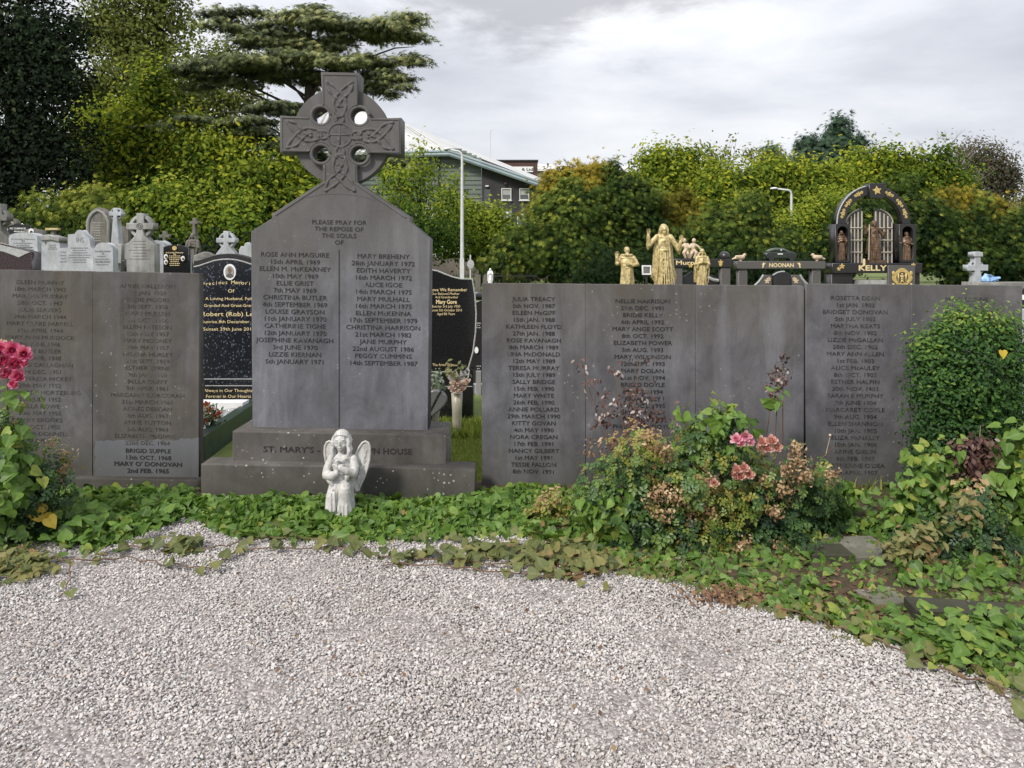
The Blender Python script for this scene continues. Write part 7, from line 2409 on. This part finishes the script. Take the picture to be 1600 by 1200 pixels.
vine('long bindweed runner crossing the gravel in front of the left wall', [(75, 882), (130, 886), (200, 880), (262, 893), (330, 898), (372, 868), (440, 866), (510, 868)], 16)
vine('bindweed runner on the gravel between the left wall and the angel', [(190, 862), (250, 864), (330, 866), (400, 850), (470, 848), (540, 862)], 18)
vine('short bindweed runner dropping towards the viewer at the left', [(112, 886), (108, 908), (102, 935)], 3, .05)
vine('bindweed runner lying on the gravel in front of the angel', [(500, 862), (560, 868), (600, 880), (690, 884), (760, 890), (830, 893)], 22)
vine('lower bindweed runner in front of the steps', [(600, 890), (700, 894), (780, 905), (850, 910), (940, 902), (1000, 895)], 10)
vine('bindweed runner trailing out over the open gravel at the right', [(1225, 960), (1290, 985), (1360, 1008), (1440, 1045), (1500, 1068), (1600, 1100)], 9, .055)
vine('second bindweed runner at the lower right corner', [(1520, 1050), (1570, 1095), (1600, 1130), (1640, 1160)], 6, .06)
upr = vine('stray bindweed sprig standing on the gravel at the right', [(1425, 1052), (1440, 1046), (1447, 1036)], 5, .06, tint=(.5, .15))


# grass in the two gaps and round the graves
def grass(name, label, cx0, cx1, D0, D1, n, hgt, tint=(.5, .2)):
    D = rng.uniform(D0, D1, n)
    x = (rng.uniform(cx0, cx1, n) - 800) * D / F
    z = np.zeros(n)
    nrm = np.stack([rng.normal(0, 1, n), rng.normal(-.6, .6, n), rng.normal(.15, .1, n)], 1)
    dr = np.stack([rng.normal(0, .35, n), rng.normal(0, .35, n), np.ones(n)], 1)
    bv = [(-.05, 0, 0), (.05, 0, 0), (.045, .5, .06), (-.045, .5, .06), (.0, 1, .22)]
    o = scatter(name, bv, [(0, 1, 2), (0, 2, 3), (3, 2, 4)], np.stack([x, D, z], 1), nrm, hgt * rng.uniform(.5, 1.3, n), np.clip(rng.normal(tint[0], tint[1], n), 0, 1), M['grassblade'], None, 'stuff', droop=dr)
    o['label'] = label
    o['category'] = 'grass'


grass('grass', 'bright yellow green mown grass in the gap right of the memorial', 640, 790, 5.18, 7.7, 17000, .036, (.65, .2))
grass('grass', 'strip of grass in the gap left of the memorial', 270, 420, 5.18, 6.0, 5500, .04, (.65, .2))
grass('grass', 'taller grass tuft at the edge of the black headstone plinth', 690, 750, 6.8, 7.3, 500, .12, (.5, .2))
grass('grass', 'a few dry grass blades along the foot of the far right wall', 1330, 1400, 5.1, 5.17, 24, .14, (.8, .15))

# ------------------------------------------------------------------ kerb pieces in the bed at the right
M['chip_white'] = plain('white quartz', (.66, .63, .60), .7, 0, .1, 60)
M['kerbstone'] = stone('bed kerb stone', (.055, .05, .042), (.04, .045, .02), .7, .2, .5, seed=12)
M['flatstone'] = stone('flat grey stone', (.16, .152, .125), (.10, .10, .06), .5, .1, .4, seed=14)


def block(name, label, cat, p, q, depth, z0, z1, mat, bevel=.006, group=None):
    """kerb block with its front face between photo pixels p and q (ground points)"""
    a, b_ = Vector((X(p[0], GD(p[1])), GD(p[1]), 0)), Vector((X(q[0], GD(q[1])), GD(q[1]), 0))
    d = (b_ - a).normalized()
    n_ = Vector((-d.y, d.x, 0)) * depth
    bm = bmesh.new()
    vs_ = [bm.verts.new((v_.x, v_.y, z)) for z in (z0, z1) for v_ in (a, b_, b_ + n_, a + n_)]
    for f_ in ((3, 2, 1, 0), (4, 5, 6, 7), (0, 1, 5, 4), (1, 2, 6, 5), (2, 3, 7, 6), (3, 0, 4, 7)):
        bm.faces.new([vs_[i] for i in f_])
    bmesh.ops.bevel(bm, geom=bm.edges[:], offset=bevel, segments=2, affect='EDGES', profile=.6)
    for v_ in bm.verts:
        v_.co += Vector(rng.normal(0, .0012, 3))
    me = bpy.data.meshes.new(name)
    bm.to_mesh(me)
    bm.free()
    o = link(name, me, mat, None, loc=(a.x, a.y, 0))
    tag(o, label, cat, group)
    return o


block('kerb_block', 'dark end of a stone kerb showing under the leaves right of the rose bush', 'kerb', (1268, 893), (1335, 893), .16, -.03, .085, M['kerbstone'])
block('kerb_block', 'pale mossy kerb running back from the dark kerb end', 'kerb', (1338, 895), (1412, 892), .30, -.03, .075, M['flatstone'])
block('flat_stone', 'flat pale grey stone lying among leaves at the gravel edge', 'stone', (1372, 962), (1428, 955), .17, -.03, .05, M['flatstone'], .015)
block('kerb_block', 'long dark mossy kerb stone low at the right edge of the bed', 'kerb', (1432, 985), (1530, 990), .14, -.03, .085, M['kerbstone'])
block('kerb_block', 'short kerb stone butting the long mossy one at the right', 'kerb', (1533, 990), (1610, 992), .14, -.03, .08, M['kerbstone'])
bm_ = MB()
bm_.ell((X(985, GD(1127)), GD(1127), .03), (.012, .008, .008), Matrix.Rotation(.4, 3, 'Z'), 10, 7)
o = link('white_pebble', bm_.mesh('white_pebble'), M['chip_white'], None, False, loc=(X(985, GD(1127)), GD(1127), .02))
tag(o, 'single larger white pebble lying on the open gravel', 'pebble')


# ------------------------------------------------------------------ shrubs in the bed
def WB(blobs, D, depth=.9):
    k = D / F
    return [(X(b_[0], D + (b_[5] if len(b_) > 5 else 0)), D + (b_[5] if len(b_) > 5 else 0), Z(b_[1], D + (b_[5] if len(b_) > 5 else 0)), b_[2] * k, b_[2] * k * depth, b_[3] * k, b_[4] if len(b_) > 4 else 0) for b_ in blobs]


def stems(bx, D, tips, r, mat, parent, name='stems', z0=-.02):
    mb = MB()
    for (x, y) in tips:
        e = P(x, y, D + rng.normal(0, .05))
        s = Vector((X(bx, D) + rng.normal(0, .05), D + rng.normal(0, .05), z0))
        m1 = s.lerp(e, .4) + Vector((rng.normal(0, .02), rng.normal(0, .03), .05))
        m2 = s.lerp(e, .75) + Vector((rng.normal(0, .015), rng.normal(0, .02), .03))
        mb.tube([s, m1, m2, e], [r, r * .8, r * .6, r * .35], 6)
    return link(name, mb.mesh(name), mat, parent, True)


DRB = 4.35
rb = thing('rose_bush', 'large half withered rose bush with pink and dried brown flower heads before the right wall', 'rose bush', (X(1100, DRB), DRB, 0))
stems(1100, DRB, [(1120, 640), (1150, 690), (1190, 690), (1000, 690), (960, 740), (1080, 680), (1250, 730), (1290, 760), (1040, 760), (1160, 740), (930, 720), (1220, 700)], .009, M['stem'], rb)
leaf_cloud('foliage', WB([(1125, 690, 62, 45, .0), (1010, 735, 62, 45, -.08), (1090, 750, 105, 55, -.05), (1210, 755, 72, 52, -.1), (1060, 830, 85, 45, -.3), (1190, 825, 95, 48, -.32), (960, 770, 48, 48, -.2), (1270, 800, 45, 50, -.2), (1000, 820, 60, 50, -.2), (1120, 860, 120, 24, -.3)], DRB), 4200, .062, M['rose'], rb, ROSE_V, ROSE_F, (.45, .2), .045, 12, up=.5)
leaf_cloud('yellowing_foliage', WB([(1070, 760, 60, 40, .1), (1120, 800, 50, 34, .05), (1090, 845, 46, 26, .0), (1000, 700, 40, 26, .0), (1170, 770, 40, 30, .0)], DRB - .13), 900, .05, M['rose'], rb, ROSE_V, ROSE_F, (.78, .12), .035, 10, label='yellowing foliage')
leaf_cloud('bindweed_leaves', WB([(1110, 650, 40, 18), (1165, 630, 22, 12), (1085, 690, 26, 30), (1130, 690, 30, 40), (1150, 655, 50, 14), (1205, 625, 10, 10), (970, 790, 40, 40), (930, 800, 30, 40)], DRB - .08), 330, .052, M['bindweed'], rb, HEART_V, HEART_F, (.6, .2), .035, 5, hang=(0, -.2, -.7))
for i, (x_, y_, hw_) in enumerate(((1035, 765, 14), (1055, 775, 16), (1020, 780, 14), (1075, 790, 14), (1040, 800, 18), (1065, 765, 10), (1100, 795, 12), (1232, 735, 14), (1245, 720, 12), (1258, 745, 14), (1225, 762, 12), (1300, 745, 10), (1160, 850, 16), (1215, 860, 16), (1110, 755, 10), (1035, 705, 12), (1015, 690, 14), (1210, 800, 10), (1195, 752, 11), (1245, 700, 8), (1080, 815, 12))):
    leaf_cloud('dried_blossoms', WB([(x_, y_, hw_ * 1.0, hw_ * .85)], DRB - .24 + rng.uniform(-.05, .05)), 110, .020, M['dry'], rb, TINY_V, TINY_F, (.42, .24), .014, 9)
for i, (x_, y_, r_, q) in enumerate(((1150, 686, 10, 'pink_light'), (1165, 681, 10, 'pink_light'), (1156, 693, 9, 'pink_light'), (1172, 690, 8, 'pink_light'), (1190, 690, 10, 'pink_old'), (1205, 688, 10, 'pink_old'), (1198, 700, 10, 'pink_old'), (1214, 698, 9, 'pink_old'), (1184, 699, 8, 'pink_old'),
                                    (1150, 733, 9, 'pink_old'), (1162, 731, 9, 'pink_old'), (1170, 741, 9, 'pink_old'), (1156, 744, 9, 'pink_old'), (1146, 741, 8, 'pink_old'), (1116, 755, 8, 'pink_old'))):
    bloom('bloom', P(x_, y_, DRB - .32), r_ * DRB / F * .92, M[q], rb, 18, 100 + i)

# withered stems against the wall
wt = thing('withered_rose', 'bare reddish rose stems with curled dead leaves against the right wall', 'dead stems', (X(985, 4.8), 4.8, 0))
DWS = 4.85
tips = [(905, 560), (920, 590), (960, 570), (985, 600), (1000, 560), (945, 640), (1025, 640), (1050, 660), (930, 650), (965, 690), (1060, 630)]
stems(985, DWS, tips, .0045, M['twig'], wt)
leaf_cloud('dead_leaves', WB([(a_, b_ + 8, 16, 12) for a_, b_ in tips] + [(955, 630, 24, 18), (1000, 620, 30, 20), (1010, 650, 34, 14), (975, 660, 30, 18)], DWS - .02, .5), 430, .030, M['maroon'], wt, LEAF_V, LEAF_F, (.55, .3), .02, 5, hang=(0, 0, -1))
leaf_cloud('brown_leaves', WB([(1000, 690, 50, 24), (1030, 705, 40, 20), (940, 700, 30, 20)], DWS - .15, .5), 420, .028, M['dry'], wt, LEAF_V, LEAF_F, (.3, .2), .02, 6)
ws = thing('withered_shoot', 'single dark withered stem with curled brown leaves near the joint of the right walls', 'dead stem', (X(1195, DWS), DWS, 0))
stems(1195, DWS, [(1222, 552), (1214, 580), (1205, 620)], .005, M['twig'], ws)
leaf_cloud('dead_leaves', WB([(1222, 560, 10, 10, -.3), (1218, 575, 12, 14, -.2), (1212, 595, 16, 14, .2), (1205, 612, 12, 10, .2)], DWS - .02, .6), 170, .026, M['maroon'], ws, LEAF_V, LEAF_F, (.4, .22), .014, 5)
leaf_cloud('green_leaves', WB([(1205, 627, 10, 8)], DWS - .02, .6), 8, .06, M['bindweed'], ws, HEART_V, HEART_F, (.6, .15), .02, 4)
tw = thing('dry_twig', 'single dry twig leaning right with a pale bud at its tip', 'twig', (X(1262, 4.6), 4.6, 0))
mb = MB()
mb.tube([P(1255, 790, 4.6), P(1268, 738, 4.6), P(1285, 715, 4.6), P(1304, 697, 4.6)], [.005, .004, .003, .002], 6)
mb.tube([(X(1240, 4.6), 4.6, 0), P(1255, 790, 4.6)], .005, 6)
link('stem', mb.mesh('stem'), M['twig'], tw)
mb = MB()
mb.ell(P(1297, 680, 4.6), (.008, .008, .008), None, 8, 6)
mb.tube([P(1290, 712, 4.6), P(1297, 682, 4.6)], .0015, 5)
link('bud', mb.mesh('bud'), M['flesh_stone'], tw)
leaf_cloud('dead_leaves', WB([(1280, 722, 8, 6), (1275, 730, 6, 8)], 4.6), 12, .025, M['maroon'], tw, LEAF_V, LEAF_F, (.3, .2), .01, 3)

# small brownish plant by the right wall's left end
sm = thing('small_shrub', 'small yellowing brown shrub in the bindweed below the left end of the right wall', 'shrub', (X(862, 4.65), 4.65, 0))
stems(862, 4.65, [(855, 775), (875, 780), (840, 795), (885, 800)], .004, M['twig'], sm)
leaf_cloud('foliage', WB([(865, 785, 34, 22), (850, 805, 30, 20), (880, 812, 30, 20)], 4.65), 480, .032, M['rose'], sm, LEAF_V, LEAF_F, (.85, .14), .025, 8)
leaf_cloud('dried_blossoms', WB([(868, 770, 14, 8), (848, 782, 10, 8)], 4.6), 120, .02, M['dry'], sm, TINY_V, TINY_F, (.45, .2), .015, 8)

# left bush with the bright pink roses
DLB = 4.35
lb = thing('rose_bush', 'rose bush at the left edge with one big cluster of bright pink roses', 'rose bush', (X(5, DLB), DLB, 0))
stems(5, DLB, [(10, 570), (25, 590), (5, 600), (40, 690), (20, 650), (-20, 640)], .008, M['stem'], lb)
leaf_cloud('foliage', WB([(15, 720, 40, 50, .0), (25, 780, 52, 55, -.2), (-30, 740, 50, 90, -.1), (60, 770, 36, 50, -.25), (5, 820, 70, 32, -.3), (10, 660, 26, 30, .1)], DLB), 1300, .062, M['rose'], lb, ROSE_V, ROSE_F, (.35, .18), .04, 9)
leaf_cloud('bindweed_leaves', WB([(14, 640, 20, 26), (22, 680, 26, 26), (15, 730, 34, 34), (5, 780, 40, 30), (30, 760, 26, 26), (0, 830, 50, 18)], DLB - .12), 340, .066, M['bindweed'], lb, HEART_V, HEART_F, (.58, .2), .035, 5, hang=(0, -.2, -.8))
for i, (x_, y_, r_) in enumerate(((2, 546, 11), (19, 547, 11), (37, 553, 11), (6, 566, 11), (24, 568, 12), (10, 585, 11), (28, 588, 10), (-8, 575, 12), (-10, 555, 12), (22, 600, 8), (39, 566, 8))):
    bloom('bloom', P(x_, y_, DLB - .08 - .02 * math.sin(i)), r_ * DLB / F * 1.15, M['pink'], lb, 24, 200 + i)
leaf_cloud('dried_blossoms', WB([(8, 534, 10, 4)], DLB), 26, .02, M['dry'], lb, TINY_V, TINY_F, (.8, .15), .012, 6)
ls = thing('small_shrub', 'wispy olive shrub with seed heads beside the left rose bush', 'shrub', (X(85, 4.65), 4.65, 0))
stems(80, 4.65, [(75, 690), (95, 700), (100, 720), (112, 718), (65, 700), (90, 730), (118, 705)], .003, M['twig'], ls)
leaf_cloud('foliage', WB([(78, 715, 28, 28), (95, 730, 26, 22), (62, 745, 26, 30, -.3), (80, 770, 34, 30, -.4)], 4.65), 700, .026, M['rose'], ls, LEAF_V, LEAF_F, (.72, .22), .022, 7)
leaf_cloud('seed_heads', WB([(75, 690, 16, 8), (100, 705, 16, 10), (115, 712, 8, 8)], 4.62), 100, .014, M['dry'], ls, TINY_V, TINY_F, (.7, .2), .014, 5)
yl = leaf_cloud('yellow_leaves', WB([(62, 805, 10, 8)], 4.3), 5, .08, leafmat('yellow leaf', [(0, (.45, .30, .03)), (1, (.55, .42, .06))], .25, .5), lb, HEART_V, HEART_F, (.5, .2), .02, 2, label='two turned yellow leaves')

# clipped box bush
DBX = 4.82
bx_ = thing('box_bush', 'rounded clipped box bush with small glossy leaves in front of the far right wall', 'bush', (X(1510, DBX), DBX, 0))
stems(1510, DBX, [(1480, 700), (1500, 650), (1530, 650), (1550, 700), (1510, 600)], .012, M['bark'], bx_)
leaf_cloud('foliage', WB([(1510, 588, 84, 100, .0), (1466, 630, 46, 112, -.05), (1556, 620, 54, 110, .0), (1510, 700, 88, 90, -.15), (1510, 505, 46, 30, .3), (1560, 520, 34, 30, .25), (1460, 545, 34, 34, .2)], DBX, .85), 24000, .028, M['box'], bx_, LEAF_V, LEAF_F, (.42, .13), .04, 14, up=.45, shell=.86)
mb = scatter('yellow_leaf', HEART_V, HEART_F, [P(1566, 548, DBX - .42)], [(0, -1, .3)], [.05], [.5], bpy.data.materials['yellow leaf'], bx_, droop=[(0, 0, -1)], label='single yellow leaf caught on the bush')

# right edge tangle
DRT = 4.25
rt = thing('climbing_bindweed', 'bright green bindweed climbing at the right edge in front of the box bush', 'creeper', (X(1570, DRT), DRT, 0))
stems(1570, DRT, [(1590, 660), (1560, 700), (1600, 690), (1580, 760)], .004, M['stem'], rt)
leaf_cloud('foliage', WB([(1592, 690, 26, 34), (1580, 750, 44, 48), (1570, 800, 46, 36, .0), (1620, 740, 40, 80), (1600, 850, 46, 40, -.15)], DRT), 700, .06, M['bindweed'], rt, HEART_V, HEART_F, (.66, .2), .035, 6, hang=(0, -.2, -.7))
rt2 = thing('climbing_bindweed', 'pale green bindweed and weeds at the left foot of the box bush', 'creeper', (X(1440, 4.4), 4.4, 0))
stems(1440, 4.4, [(1440, 690), (1420, 740), (1460, 730), (1430, 780)], .004, M['stem'], rt2)
leaf_cloud('foliage', WB([(1440, 715, 30, 28), (1430, 760, 36, 34), (1465, 750, 30, 34), (1420, 810, 40, 34, -.1), (1450, 850, 46, 30, -.1), (1400, 840, 40, 30, -.05), (1430, 880, 44, 24, -.05), (1470, 800, 40, 40, .05), (1480, 720, 30, 30, .0)], 4.3), 900, .046, M['bindweed'], rt2, HEART_V, HEART_F, (.5, .24), .035, 6, hang=(0, -.2, -.6))
rt3 = thing('dark_shrub', 'dark glossy rose foliage low at the right edge under the box bush', 'shrub', (X(1510, 4.1), 4.1, 0))
stems(1510, 4.1, [(1500, 790), (1530, 800), (1480, 840), (1550, 830)], .006, M['stem'], rt3)
leaf_cloud('foliage', WB([(1510, 830, 50, 40), (1490, 870, 60, 40, -.05), (1550, 880, 60, 40, -.05), (1530, 800, 36, 26, .1), (1590, 900, 50, 30), (1470, 905, 50, 30, .05), (1560, 930, 60, 24), (1450, 870, 40, 40, .0)], 4.05), 1700, .06, M['rose'], rt3, ROSE_V, ROSE_F, (.16, .13), .04, 9)
leaf_cloud('pale_foliage', WB([(1490, 800, 40, 30), (1440, 900, 50, 24), (1410, 880, 40, 20), (1470, 925, 44, 18), (1430, 850, 40, 30), (1540, 890, 40, 30)], 3.95), 620, .05, M['dulled'], rt3, LEAF_V, LEAF_F, (.7, .2), .035, 7)
rt4 = thing('withered_shrub', 'withered reddish brown shrub with hanging curled leaves in front of the box bush', 'dead shrub', (X(1520, 4.3), 4.3, 0))
stems(1515, 4.3, [(1532, 665), (1518, 690), (1505, 705), (1545, 690)], .006, M['dead'], rt4)
leaf_cloud('dead_leaves', WB([(1520, 690, 24, 24), (1508, 712, 26, 22), (1535, 705, 22, 26), (1515, 735, 22, 18), (1500, 728, 18, 12)], 4.28, .7), 420, .042, M['maroon'], rt4, LEAF_V, LEAF_F, (.42, .2), .024, 6, hang=(0, 0, -1.2))
leaf_cloud('dry_straw', WB([(1525, 770, 20, 30), (1515, 800, 20, 20)], 4.2, .7), 120, .05, M['dry'], rt4, TINY_V, TINY_F, (.75, .15), .03, 6, hang=(0, 0, -1))
sh5 = thing('small_shrub', 'small tan flowered weed left of the box bush beneath the far right wall', 'shrub', (X(1310, 4.5), 4.5, 0))
stems(1310, 4.5, [(1300, 745), (1322, 750), (1290, 770)], .004, M['stem'], sh5)
leaf_cloud('foliage', WB([(1300, 765, 26, 24), (1285, 790, 30, 24), (1325, 775, 16, 16)], 4.5), 120, .06, M['bindweed'], sh5, HEART_V, HEART_F, (.6, .2), .03, 5)
leaf_cloud('dried_blossoms', WB([(1303, 745, 9, 8), (1270, 750, 10, 8)], 4.42), 70, .018, M['dry'], sh5, TINY_V, TINY_F, (.75, .15), .012, 7)
